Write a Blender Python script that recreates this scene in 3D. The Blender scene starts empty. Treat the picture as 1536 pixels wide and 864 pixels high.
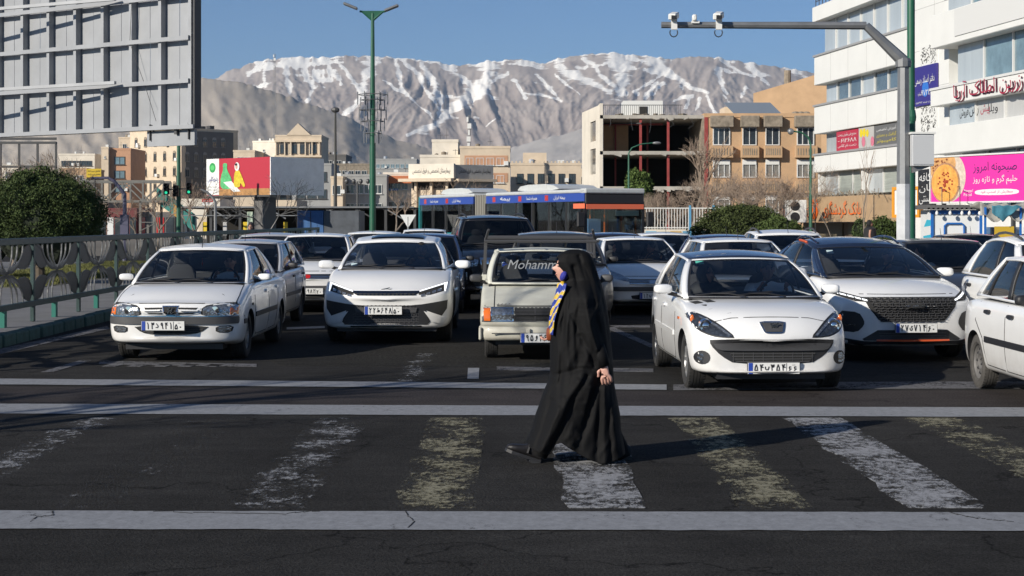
import bpy, bmesh, math, random
from mathutils import Vector, Matrix, noise
from mathutils.bvhtree import BVHTree
from mathutils.geometry import delaunay_2d_cdt
R = random.Random(7)
S = bpy.context.scene
COL = S.collection
PI = math.pi
# ------------------------------------------------------------------ camera, world, sun, exposure
F, HZ, CX, EYE = 2400.0, 330.0, 768.0, 1.75          # focal length and horizon in photo pixels
cam_d = bpy.data.cameras.new('camera'); cam = bpy.data.objects.new('camera', cam_d); COL.objects.link(cam)
cam.location = (0, 0, EYE); cam.rotation_euler = (PI/2, 0, 0)
cam_d.sensor_width = 36; cam_d.lens = 36*F/1536; cam_d.shift_y = -(432-HZ)/1536
cam_d.clip_end = 40000; cam_d.clip_start = 0.1
S.camera = cam
S.render.resolution_x, S.render.resolution_y = 1024, 576
SUN_EL = math.radians(23); SUN_AZ = math.atan2(-0.77, -0.64)
wd = bpy.data.worlds.new('World'); S.world = wd; wd.use_nodes = True
_n = wd.node_tree; _bg = _n.nodes['Background']
_sky = _n.nodes.new('ShaderNodeTexSky'); _sky.sky_type = 'NISHITA'; _sky.sun_disc = False
_sky.sun_elevation = SUN_EL; _sky.sun_rotation = SUN_AZ
_sky.altitude = 2500; _sky.air_density = 1.0; _sky.dust_density = 0.0; _sky.ozone_density = 5.5
_n.links.new(_sky.outputs[0], _bg.inputs[0]); _bg.inputs[1].default_value = 0.076
sl = bpy.data.lights.new('sun', 'SUN'); sl.energy = 5.0; sl.angle = math.radians(0.53); sl.color = (1, 0.93, 0.82)
so = bpy.data.objects.new('sun', sl); COL.objects.link(so)
_sd = Vector((math.sin(SUN_AZ)*math.cos(SUN_EL), math.cos(SUN_AZ)*math.cos(SUN_EL), math.sin(SUN_EL)))
so.rotation_euler = (-_sd).to_track_quat('-Z', 'Y').to_euler(); so.location = (-30, -25, 30)
S.view_settings.view_transform = 'Standard'; S.view_settings.look = 'None'; S.view_settings.exposure = 0.27; S.view_settings.gamma = 1
S.cycles.max_bounces = 6; S.cycles.transparent_max_bounces = 12; S.cycles.use_denoising = True
S.cycles.volume_bounces = 0

def PX(px, py, d): return Vector(((px-CX)/F*d, d, EYE-(py-HZ)/F*d))
def XD(px, d): return (px-CX)/F*d
def ZD(py, d): return EYE-(py-HZ)/F*d

# ------------------------------------------------------------------ materials
MATS = {}
def mat(name, col, rough=0.6, metal=0.0, coat=0.0, var=0.0, vs=3.0, bump=0.0, bs=40.0, emit=None, es=0.0, alpha=None, spec=None, dirt=None, stretch=None):
    """Principled with optional noise variation (var), bump and low dirt."""
    if name in MATS: return MATS[name]
    m = bpy.data.materials.new(name); m.use_nodes = True; nt = m.node_tree; p = nt.nodes['Principled BSDF']
    col = tuple(col)+(1,) if len(col) == 3 else col
    p.inputs['Base Color'].default_value = col; p.inputs['Roughness'].default_value = rough
    p.inputs['Metallic'].default_value = metal; p.inputs['Coat Weight'].default_value = coat; p.inputs['Coat Roughness'].default_value = 0.04
    if spec is not None: p.inputs['Specular IOR Level'].default_value = spec
    if emit: p.inputs['Emission Color'].default_value = tuple(emit)+(1,); p.inputs['Emission Strength'].default_value = es
    tc = None
    if var or bump or dirt:
        tc = nt.nodes.new('ShaderNodeTexCoord'); co = tc.outputs['Object']
        if stretch:
            mp = nt.nodes.new('ShaderNodeMapping'); mp.inputs['Scale'].default_value = stretch; nt.links.new(co, mp.inputs[0]); co = mp.outputs[0]
    src = None
    if var:
        n = nt.nodes.new('ShaderNodeTexNoise'); n.inputs['Scale'].default_value = vs; n.inputs['Detail'].default_value = 7; n.inputs['Roughness'].default_value = 0.65
        nt.links.new(co, n.inputs['Vector'])
        r = nt.nodes.new('ShaderNodeValToRGB'); r.color_ramp.elements[0].position = 0.3; r.color_ramp.elements[1].position = 0.7
        r.color_ramp.elements[0].color = tuple(c*(1-var) for c in col[:3])+(1,); r.color_ramp.elements[1].color = tuple(min(1, c*(1+var*0.6)) for c in col[:3])+(1,)
        nt.links.new(n.outputs[0], r.inputs[0]); src = r.outputs[0]
    if dirt:   # (colour, top z, amount): road grime rising from the ground
        g = nt.nodes.new('ShaderNodeSeparateXYZ'); nt.links.new(tc.outputs['Object'], g.inputs[0])
        mr = nt.nodes.new('ShaderNodeMapRange'); mr.inputs[1].default_value = dirt[1]; mr.inputs[2].default_value = 0.05; mr.inputs[3].default_value = 0; mr.inputs[4].default_value = 1
        nt.links.new(g.outputs[2], mr.inputs[0])
        n2 = nt.nodes.new('ShaderNodeTexNoise'); n2.inputs['Scale'].default_value = 6; n2.inputs['Detail'].default_value = 8; nt.links.new(tc.outputs['Object'], n2.inputs['Vector'])
        mu = nt.nodes.new('ShaderNodeMath'); mu.operation = 'MULTIPLY'; nt.links.new(mr.outputs[0], mu.inputs[0]); nt.links.new(n2.outputs[0], mu.inputs[1])
        mu2 = nt.nodes.new('ShaderNodeMath'); mu2.operation = 'MULTIPLY'; mu2.inputs[1].default_value = dirt[2]; mu2.use_clamp = True; nt.links.new(mu.outputs[0], mu2.inputs[0])
        mx = nt.nodes.new('ShaderNodeMix'); mx.data_type = 'RGBA'; mx.inputs[7].default_value = tuple(dirt[0])+(1,)
        if src: nt.links.new(src, mx.inputs[6])
        else: mx.inputs[6].default_value = col
        nt.links.new(mu2.outputs[0], mx.inputs[0]); src = mx.outputs[2]
    if src: nt.links.new(src, p.inputs['Base Color'])
    if bump:
        b = nt.nodes.new('ShaderNodeTexNoise'); b.inputs['Scale'].default_value = bs; b.inputs['Detail'].default_value = 5; nt.links.new(co, b.inputs['Vector'])
        bn = nt.nodes.new('ShaderNodeBump'); bn.inputs['Strength'].default_value = bump; bn.inputs['Distance'].default_value = 0.02
        nt.links.new(b.outputs[0], bn.inputs['Height']); nt.links.new(bn.outputs[0], p.inputs['Normal'])
    MATS[name] = m
    return m
def glass(name, tint, refl=0.08):
    if name in MATS: return MATS[name]
    m = bpy.data.materials.new(name); m.use_nodes = True; nt = m.node_tree; nt.nodes.remove(nt.nodes['Principled BSDF']); out = nt.nodes['Material Output']
    t = nt.nodes.new('ShaderNodeBsdfTransparent'); t.inputs[0].default_value = tuple(tint)+(1,)
    g = nt.nodes.new('ShaderNodeBsdfGlossy'); g.inputs['Roughness'].default_value = 0.02; g.inputs['Color'].default_value = (1, 1, 1, 1)
    fr = nt.nodes.new('ShaderNodeFresnel'); fr.inputs[0].default_value = 1.5
    mx = nt.nodes.new('ShaderNodeMixShader'); nt.links.new(fr.outputs[0], mx.inputs[0]); nt.links.new(t.outputs[0], mx.inputs[1]); nt.links.new(g.outputs[0], mx.inputs[2])
    nt.links.new(mx.outputs[0], out.inputs[0]); MATS[name] = m
    return m

# ------------------------------------------------------------------ objects
def put(name, me, m=None, parent=None, loc=None, **k):
    o = bpy.data.objects.new(name, me); COL.objects.link(o)
    if m is not None and me is not None and not me.materials:
        for mm in (m if isinstance(m, (list, tuple)) else [m]): me.materials.append(mm)
    if parent is not None: o.parent = parent; KIDS.setdefault(parent.name, []).append(o)
    if loc is not None: o.location = loc
    for a, b in k.items(): o[a] = b
    return o
def empty(name, loc, rz=0, label=None, category=None, group=None):
    o = bpy.data.objects.new(name, None); COL.objects.link(o); o.location = loc; o.rotation_euler = (0, 0, rz); o.empty_display_size = 0.2
    return tag(o, label, category, group)
def tag(o, label=None, category=None, group=None, kind=None):
    if label: o['label'] = label
    if category: o['category'] = category
    if group: o['group'] = group
    if kind: o['kind'] = kind
    return o
def copy_tree(o, parent=None, loc=None, rz=None, label=None):
    c = o.copy(); COL.objects.link(c)
    if parent is not None: c.parent = parent; KIDS.setdefault(parent.name, []).append(c)
    if loc is not None: c.location = loc
    if rz is not None: c.rotation_euler = (0, 0, rz)
    if label: c['label'] = label
    for ch in list(KIDS.get(o.name, [])): copy_tree(ch, c)
    return c
KIDS = {}

class MB:
    def __init__(s): s.v = []; s.f = []; s.mi = []; s.m = 0
    def add(s, vs, fs):
        n = len(s.v); s.v += [tuple(v) for v in vs]
        for f in fs: s.f.append(tuple(i+n for i in f)); s.mi.append(s.m)
        return s
    def box(s, c, d, rz=0, rot=None):
        x, y, z = d[0]/2, d[1]/2, d[2]/2
        vs = [Vector((a*x, b*y, e*z)) for a in (-1, 1) for b in (-1, 1) for e in (-1, 1)]
        M = rot if rot is not None else Matrix.Rotation(rz, 3, 'Z')
        vs = [M @ v + Vector(c) for v in vs]
        return s.add(vs, [(0, 1, 3, 2), (4, 6, 7, 5), (0, 4, 5, 1), (2, 3, 7, 6), (0, 2, 6, 4), (1, 5, 7, 3)])
    def bb(s, a, b):   # box from min corner to max corner
        return s.box([(p+q)/2 for p, q in zip(a, b)], [abs(q-p) for p, q in zip(a, b)])
    def beam(s, p0, p1, w, h=None, up=(0, 0, 1)):
        p0, p1 = Vector(p0), Vector(p1); h = h or w; d = p1-p0; L = d.length
        if L < 1e-6: return s
        d.normalize(); u = Vector(up)
        if abs(d.dot(u)) > 0.99: u = Vector((0, 1, 0))
        a = d.cross(u).normalized(); b = a.cross(d).normalized()
        M = Matrix((a, d, b)).transposed()
        return s.box((p0+p1)/2, (w, L, h), rot=M)
    def tube(s, pts, r, n=8, cap=True):
        pts = [Vector(p) for p in pts]; rs = r if isinstance(r, (list, tuple)) else [r]*len(pts)
        rings = []; pa = None
        for i, p in enumerate(pts):
            t = (pts[min(i+1, len(pts)-1)]-pts[max(i-1, 0)]).normalized()
            if pa is None: a = t.orthogonal().normalized()
            else:
                a = pa - t*pa.dot(t); a = a.normalized() if a.length > 1e-5 else t.orthogonal().normalized()
            pa = a; b = t.cross(a)
            rings.append([p+(a*math.cos(2*PI*k/n)+b*math.sin(2*PI*k/n))*rs[i] for k in range(n)])
        vs = [v for rg in rings for v in rg]; fs = []
        for i in range(len(pts)-1):
            for k in range(n): fs.append((i*n+k, i*n+(k+1) % n, (i+1)*n+(k+1) % n, (i+1)*n+k))
        if cap: fs += [tuple(range(n))[::-1], tuple((len(pts)-1)*n+k for k in range(n))]
        return s.add(vs, fs)
    def lathe(s, prof, n=24, axis='Z', c=(0, 0, 0), closed=False):
        vs = []; c = Vector(c)
        for r, h in prof:
            for k in range(n):
                a = 2*PI*k/n; x, y = r*math.cos(a), r*math.sin(a)
                vs.append(c+(Vector((x, y, h)) if axis == 'Z' else Vector((h, x, y)) if axis == 'X' else Vector((x, h, y))))
        fs = []; m = len(prof)
        for i in range(m if closed else m-1):
            for k in range(n): fs.append((i*n+k, i*n+(k+1) % n, ((i+1) % m)*n+(k+1) % n, ((i+1) % m)*n+k))
        return s.add(vs, fs)
    def prism(s, poly, fn, t):   # poly 2-D, fn(a,b,t)->3-D, extruded 0..t
        n = len(poly)
        vs = [fn(a, b, 0) for a, b in poly]+[fn(a, b, t) for a, b in poly]
        fs = [tuple(range(n))[::-1], tuple(range(n, 2*n))]+[(i, (i+1) % n, n+(i+1) % n, n+i) for i in range(n)]
        return s.add(vs, fs)
    def grid(s, fn, nu, nv, closed_u=False):
        vs = [fn(i/nu, j/nv) for j in range(nv+1) for i in range(nu+(0 if closed_u else 1))]
        w = nu if closed_u else nu+1; fs = []
        for j in range(nv):
            for i in range(nu): fs.append((j*w+i, j*w+(i+1) % w, (j+1)*w+(i+1) % w, (j+1)*w+i))
        return s.add(vs, fs)
    def blob(s, c, r, nu=12, nv=8, e=1.0, rot=None):   # superellipsoid
        c = Vector(c)
        def sg(x): return math.copysign(abs(x)**e, x)
        def fn(u, v):
            a = 2*PI*u; b = -PI/2+PI*v
            p = Vector((r[0]*sg(math.cos(b))*sg(math.cos(a)), r[1]*sg(math.cos(b))*sg(math.sin(a)), r[2]*sg(math.sin(b))))
            return c+(rot @ p if rot is not None else p)
        return s.grid(fn, nu, nv, True)
    def build(s, name, m=None, parent=None, smooth=False, bevel=0, seg=1, sub=0, loc=None, solid=0, fixn=True, sharp=40, **k):
        me = s.mesh(name, smooth, fixn, sharp)
        if isinstance(m, (list, tuple)):
            for mm in m: me.materials.append(mm)
            me.polygons.foreach_set('material_index', s.mi); m = None
        o = put(name, me, m, parent, loc, **k)
        if solid:
            x = o.modifiers.new('solid', 'SOLIDIFY'); x.thickness = solid; x.offset = -1
        if bevel:
            x = o.modifiers.new('bevel', 'BEVEL'); x.width = bevel; x.segments = seg; x.limit_method = 'ANGLE'
        if sub:
            x = o.modifiers.new('sub', 'SUBSURF'); x.levels = sub; x.render_levels = sub
        return o
    def mesh(s, name, smooth=False, fixn=True, sharp=40):
        me = bpy.data.meshes.new(name); me.from_pydata(s.v, [], s.f)
        if fixn:
            b = bmesh.new(); b.from_mesh(me); bmesh.ops.remove_doubles(b, verts=b.verts, dist=1e-6) if not isinstance(fixn, str) and len(s.mi) and max(s.mi) == 0 else None
            bmesh.ops.recalc_face_normals(b, faces=b.faces); b.to_mesh(me); b.free()
        if smooth:
            me.polygons.foreach_set('use_smooth', [True]*len(me.polygons)); me.set_sharp_from_angle(angle=math.radians(sharp))
        me.update(); return me

# ------------------------------------------------------------------ lettering
AR = {'ا': 0xFE8D, 'ب': 0xFE8F, 'پ': 0xFB56, 'ت': 0xFE95, 'ج': 0xFE9D, 'چ': 0xFB7A, 'ح': 0xFEA1, 'خ': 0xFEA5, 'د': 0xFEA9, 'ذ': 0xFEAB, 'ر': 0xFEAD, 'ز': 0xFEAF,
      'س': 0xFEB1, 'ش': 0xFEB5, 'ص': 0xFEB9, 'ض': 0xFEBD, 'ط': 0xFEC1, 'ع': 0xFEC9, 'غ': 0xFECD, 'ف': 0xFED1, 'ق': 0xFED5, 'ک': 0xFB8E, 'گ': 0xFB92, 'ل': 0xFEDD,
      'م': 0xFEE1, 'ن': 0xFEE5, 'و': 0xFEED, 'ه': 0xFEE9, 'ی': 0xFBFC, 'آ': 0xFE81, 'ئ': 0xFE89}
NOJOIN = set('اآدذرزژو')
def shape_fa(t):
    """Persian text as presentation forms in left-to-right drawing order."""
    out = []
    for i, ch in enumerate(t):
        if ch not in AR: out.append(ch); continue
        prev = i > 0 and t[i-1] in AR and t[i-1] not in NOJOIN
        nxt = i+1 < len(t) and t[i+1] in AR and ch not in NOJOIN
        b = AR[ch]
        out.append(chr(b+(3 if prev and nxt else 1 if prev else 2 if nxt else 0)))
    s = ''.join(out)[::-1]
    return s
def text_mesh(body, bold=0.0):
    """(verts, faces, width): outlines filled contour by contour so that overlapping strokes stay solid."""
    c = bpy.data.curves.new('lettering', 'FONT'); c.body = body; c.resolution_u = 3; c.offset = bold
    o = bpy.data.objects.new('lettering', c); COL.objects.link(o)
    dg = bpy.context.evaluated_depsgraph_get(); cv = o.to_curve(dg)
    cont = []
    for sp in cv.splines:
        pts = []
        if sp.type == 'BEZIER':
            bp = sp.bezier_points; n = len(bp)
            for i in range(n):
                a, b = bp[i], bp[(i+1) % n]
                p0, p1, p2, p3 = a.co, a.handle_right, b.handle_left, b.co
                k = 1 if a.handle_right_type == 'VECTOR' and b.handle_left_type == 'VECTOR' else 3
                for j in range(k):
                    t = j/k; q = p0*(1-t)**3+p1*3*t*(1-t)**2+p2*3*t*t*(1-t)+p3*t**3; pts.append((q.x, q.y))
        else: pts = [(p.co.x, p.co.y) for p in sp.points]
        ar = sum(pts[i][0]*pts[(i+1) % len(pts)][1]-pts[(i+1) % len(pts)][0]*pts[i][1] for i in range(len(pts)))/2 if len(pts) > 2 else 0
        if abs(ar) > 1e-5: cont.append((ar, pts))
    o.to_curve_clear(); bpy.data.objects.remove(o); bpy.data.curves.remove(c)
    if not cont: return [], [], 1
    sg = 1 if sum(a for a, _ in cont) > 0 else -1
    outs = [p for a, p in cont if a*sg > 0]; holes = [p for a, p in cont if a*sg < 0]
    def inside(q, P):
        r = False; x, y = q
        for i in range(len(P)):
            (x1, y1), (x2, y2) = P[i], P[i-1]
            if (y1 > y) != (y2 > y) and x < (x2-x1)*(y-y1)/(y2-y1)+x1: r = not r
        return r
    V, Fc = [], []
    for k, P in enumerate(outs):
        hs = [h for h in holes if inside(h[0], P)]
        pts = [Vector(p) for p in P]; fcs = [list(range(len(P)))]
        hp = []
        for h in hs:
            n = len(pts); pts += [Vector(p) for p in h]; fcs.append(list(range(n, n+len(h))))
        try: vo, _, fo, *_r = delaunay_2d_cdt(pts, [], fcs, 1, 1e-6)
        except Exception: continue
        n = len(V); V += [(v.x, v.y, k*0.0006) for v in vo]
        for f in fo:
            c0 = sum((vo[i].x for i in f))/3, sum((vo[i].y for i in f))/3
            if inside(c0, P) and not any(inside(c0, h) for h in hs): Fc.append(tuple(i+n for i in f))
    xs = [v[0] for v in V]; x0, x1 = min(xs), max(xs)
    V = [(x-x0, y, z) for x, y, z in V]
    return V, Fc, x1-x0
TXT = {}
def lettering(body, m, parent, org, u, v, h=None, w=None, name='lettering', fa=True, bold=0.0, proud=0.006, align='c', **k):
    """Flat lettering on a plane: org = anchor, u = reading direction, v = up; h = letter height, w = total width."""
    key = (body, fa, bold)
    if key not in TXT: TXT[key] = text_mesh(shape_fa(body) if fa else body, bold)
    V, Fc, W = TXT[key]
    if not V: return None
    u, v = Vector(u).normalized(), Vector(v).normalized(); n = u.cross(v)
    ys = [q[1] for q in V]; y0, y1 = min(ys), max(ys); Hh = y1-y0
    sy = (h/Hh) if h else None; sx = (w/W) if w else None
    if sy is None: sy = sx
    if sx is None: sx = sy
    ox = -W/2 if align == 'c' else 0 if align == 'l' else -W
    pts = [Vector(org)+u*((q[0]+ox)*sx)+v*((q[1]-(y0+y1)/2)*sy)+n*(proud+q[2]*min(sx, sy)*3) for q in V]
    return MB().add(pts, Fc).build(name, m, parent, fixn=False, **k)
DG = {'1': [[(.3, 1), (.5, .72), (.55, 0)]], '2': [[(.15, 1), (.35, .72), (.4, 0)], [(.25, .84), (.45, .68), (.65, .7), (.82, .98)]],
      '3': [[(.1, 1), (.28, .7), (.33, 0)], [(.2, .82), (.38, .68), (.52, .78), (.54, .97)], [(.54, .8), (.68, .68), (.85, .78), (.9, 1)]],
      '4': [[(.12, 1), (.28, .7), (.38, 0)], [(.85, 1), (.58, .98), (.52, .8), (.65, .66), (.92, .64)], [(.28, .68), (.65, .64)]],
      '5': [[(.5, 1), (.2, .6), (.1, .25), (.25, .04), (.42, .08), (.5, .25), (.58, .08), (.75, .04), (.9, .25), (.8, .6), (.5, 1)]],
      '6': [[(.78, .95), (.45, 1), (.3, .8), (.45, .62), (.85, .6)], [(.6, .62), (.35, .3), (.15, 0)]],
      '7': [[(.08, 1), (.5, .03), (.92, 1)]], '8': [[(.08, 0), (.5, .97), (.92, 0)]],
      '9': [[(.75, .75), (.6, .97), (.35, .95), (.25, .75), (.4, .58), (.74, .62), (.74, .78), (.72, .4), (.88, 0)]], '0': [[(.35, .42), (.6, .42)], [(.35, .5), (.6, .5)]],
      'D': [[(.25, .85), (.8, .5), (.78, .3), (.55, .2), (.1, .22)]], 'B': [[(0, .7), (.05, .4), (.3, .3), (.8, .32), (1, .7)], [(.42, .08), (.58, .08)]],
      'T': [[(0, .25), (.5, .25), (.95, .3), (.9, .55), (.6, .55), (.3, .25)], [(.35, 1), (.35, .25)]], 'V': [[(.4, .45), (.7, .6), (.75, .8), (.55, .85), (.4, .65), (.55, .5), (.78, .5), (.6, .2), (.2, .05)]],
      'Y': [[(.95, .75), (.7, .85), (.55, .65), (.85, .45), (.8, .2), (.4, .08), (.1, .3), (.1, .5)]]}
def strokes(seq, m, parent, org, u, v, h, w, adv, t, name='plate_digits'):
    mb = MB(); u, v = Vector(u), Vector(v); n = u.cross(v); x = 0
    for ch in seq:
        if ch in DG:
            for q, pl in enumerate(DG[ch]):
                for i in range(len(pl)-1):
                    a = Vector(org)+u*(x+pl[i][0]*w)+v*(pl[i][1]*h)+n*(0.001*(i % 2)); b = Vector(org)+u*(x+pl[i+1][0]*w)+v*(pl[i+1][1]*h)+n*(0.001*(i % 2))
                    e = (b-a).normalized()*t*0.35; mb.beam(a-e, b+e, t, 0.003, up=n)
        x += adv
    return mb.build(name, m, parent, fixn=False)
# ------------------------------------------------------------------ cars
M_WHITE = mat('white paint', (.82, .82, .81), .30, coat=.8, var=.04, vs=2, dirt=((.35, .31, .26), .75, .9))
M_CREAM = mat('old cream paint', (.60, .60, .52), .5, coat=.12, var=.12, vs=4, dirt=((.30, .26, .20), 1.1, 1.3))
M_NAVY = mat('navy paint', (.012, .02, .045), .22, coat=1, dirt=((.2, .18, .15), .6, .6))
M_BLACKP = mat('black paint', (.008, .008, .010), .25, coat=.5, dirt=((.2, .18, .15), .6, .6))
M_GREYP = mat('dark grey paint', (.05, .055, .065), .28, metal=.3, coat=.8, dirt=((.2, .18, .15), .7, .8))
M_BLUEP = mat('light blue paint', (.10, .19, .34), .3, coat=.8, dirt=((.2, .18, .15), .6, .8))
M_SILVER = mat('silver paint', (.52, .53, .55), .32, metal=.35, coat=.6, dirt=((.3, .27, .22), .8, 1.1))
M_DARKBLUE = mat('dark blue paint', (.02, .035, .085), .25, coat=1)
M_BLK = mat('black plastic', (.018, .018, .02), .5, bump=.1, bs=300)
M_TRIM = mat('grey plastic', (.055, .055, .058), .55, bump=.15, bs=300)
M_SEAM = mat('panel gap', (.02, .02, .02), .9)
M_IN = mat('cabin trim', (.022, .022, .025), .75)
M_SEAT = mat('seat fabric', (.045, .045, .05), .9)
M_CHR = mat('chrome', (.75, .76, .78), .12, metal=1)
M_DCHR = mat('dark chrome', (.22, .23, .25), .2, metal=1)
M_TYRE = mat('tyre rubber', (.03, .029, .028), .85, bump=.3, bs=120, var=.3, vs=14)
M_TYRED = mat('dusty tyre rubber', (.075, .07, .064), .9, bump=.3, bs=120, var=.3, vs=14)
M_RIM = mat('wheel metal', (.33, .33, .33), .45, metal=.6, var=.15)
M_STEEL = mat('steel wheel', (.15, .145, .14), .6, metal=.3, var=.25)
M_AMB = mat('amber lens', (.75, .16, .02), .2, coat=1)
M_RED = mat('red lens', (.45, .015, .01), .2, coat=1)
M_DRL = mat('lamp strip', (.8, .8, .8), .2, emit=(.9, .95, 1), es=.9)
M_PLATE = mat('plate white', (.72, .72, .70), .45, var=.08, vs=20)
M_INK = mat('plate ink', (.01, .01, .012), .6)
M_PBLUE = mat('plate blue', (.02, .06, .35), .5)
M_GL = glass("windscreen glass", (.90, .93, .92))
M_GLD = glass('side glass', (.82, .85, .86))
M_GLT = glass('smoked glass', (.42, .45, .47))
M_GLB = glass('tinted glass', (.05, .055, .06))
M_MIR = mat('mirror', (.8, .8, .8), .03, metal=1)
M_SKIN = mat('skin', (.42, .22, .15), .55, var=.08, vs=30)
def lens_mat(name, col, sc=34):
    m = mat(name, col, .12, metal=.75, coat=1)
    nt = m.node_tree; p = nt.nodes['Principled BSDF']
    tc = nt.nodes.new('ShaderNodeTexCoord'); vo = nt.nodes.new('ShaderNodeTexVoronoi'); vo.inputs['Scale'].default_value = sc
    nt.links.new(tc.outputs['Object'], vo.inputs['Vector'])
    r = nt.nodes.new('ShaderNodeValToRGB'); r.color_ramp.elements[0].color = tuple(c*1.25 for c in col)+(1,); r.color_ramp.elements[1].color = tuple(c*.55 for c in col)+(1,)
    nt.links.new(vo.outputs['Distance'], r.inputs[0]); r.color_ramp.elements[1].position = .8; nt.links.new(r.outputs[0], p.inputs['Base Color'])
    b = nt.nodes.new('ShaderNodeBump'); b.inputs['Strength'].default_value = .25; b.inputs['Distance'].default_value = .02
    nt.links.new(vo.outputs['Distance'], b.inputs['Height']); nt.links.new(b.outputs[0], p.inputs['Normal'])
    return m
M_LENS = lens_mat('headlight lens', (.42, .44, .46)); M_LENSD = lens_mat('dark headlight lens', (.13, .14, .15), 22); M_LENSF = lens_mat('fog lamp lens', (.3, .3, .3), 40)

def lerp_tab(tab, y, i):
    if y <= tab[0][0]: return tab[0][i]
    for a, b in zip(tab, tab[1:]):
        if y <= b[0]:
            t = (y-a[0])/(b[0]-a[0]); return a[i]+(b[i]-a[i])*t
    return tab[-1][i]
def polyline_pts(poly, step):
    out = []
    for i, a in enumerate(poly):
        b = poly[(i+1) % len(poly)]; n = max(1, int(math.dist(a, b)/step))
        out += [(a[0]+(b[0]-a[0])*j/n, a[1]+(b[1]-a[1])*j/n) for j in range(n)]
    return out
def smooth_poly(poly, it=1):
    for _ in range(it):
        q = []
        for i, a in enumerate(poly):
            b = poly[(i+1) % len(poly)]
            q += [(a[0]*.78+b[0]*.22, a[1]*.78+b[1]*.22), (a[0]*.22+b[0]*.78, a[1]*.22+b[1]*.78)]
        poly = q
    return poly

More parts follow.
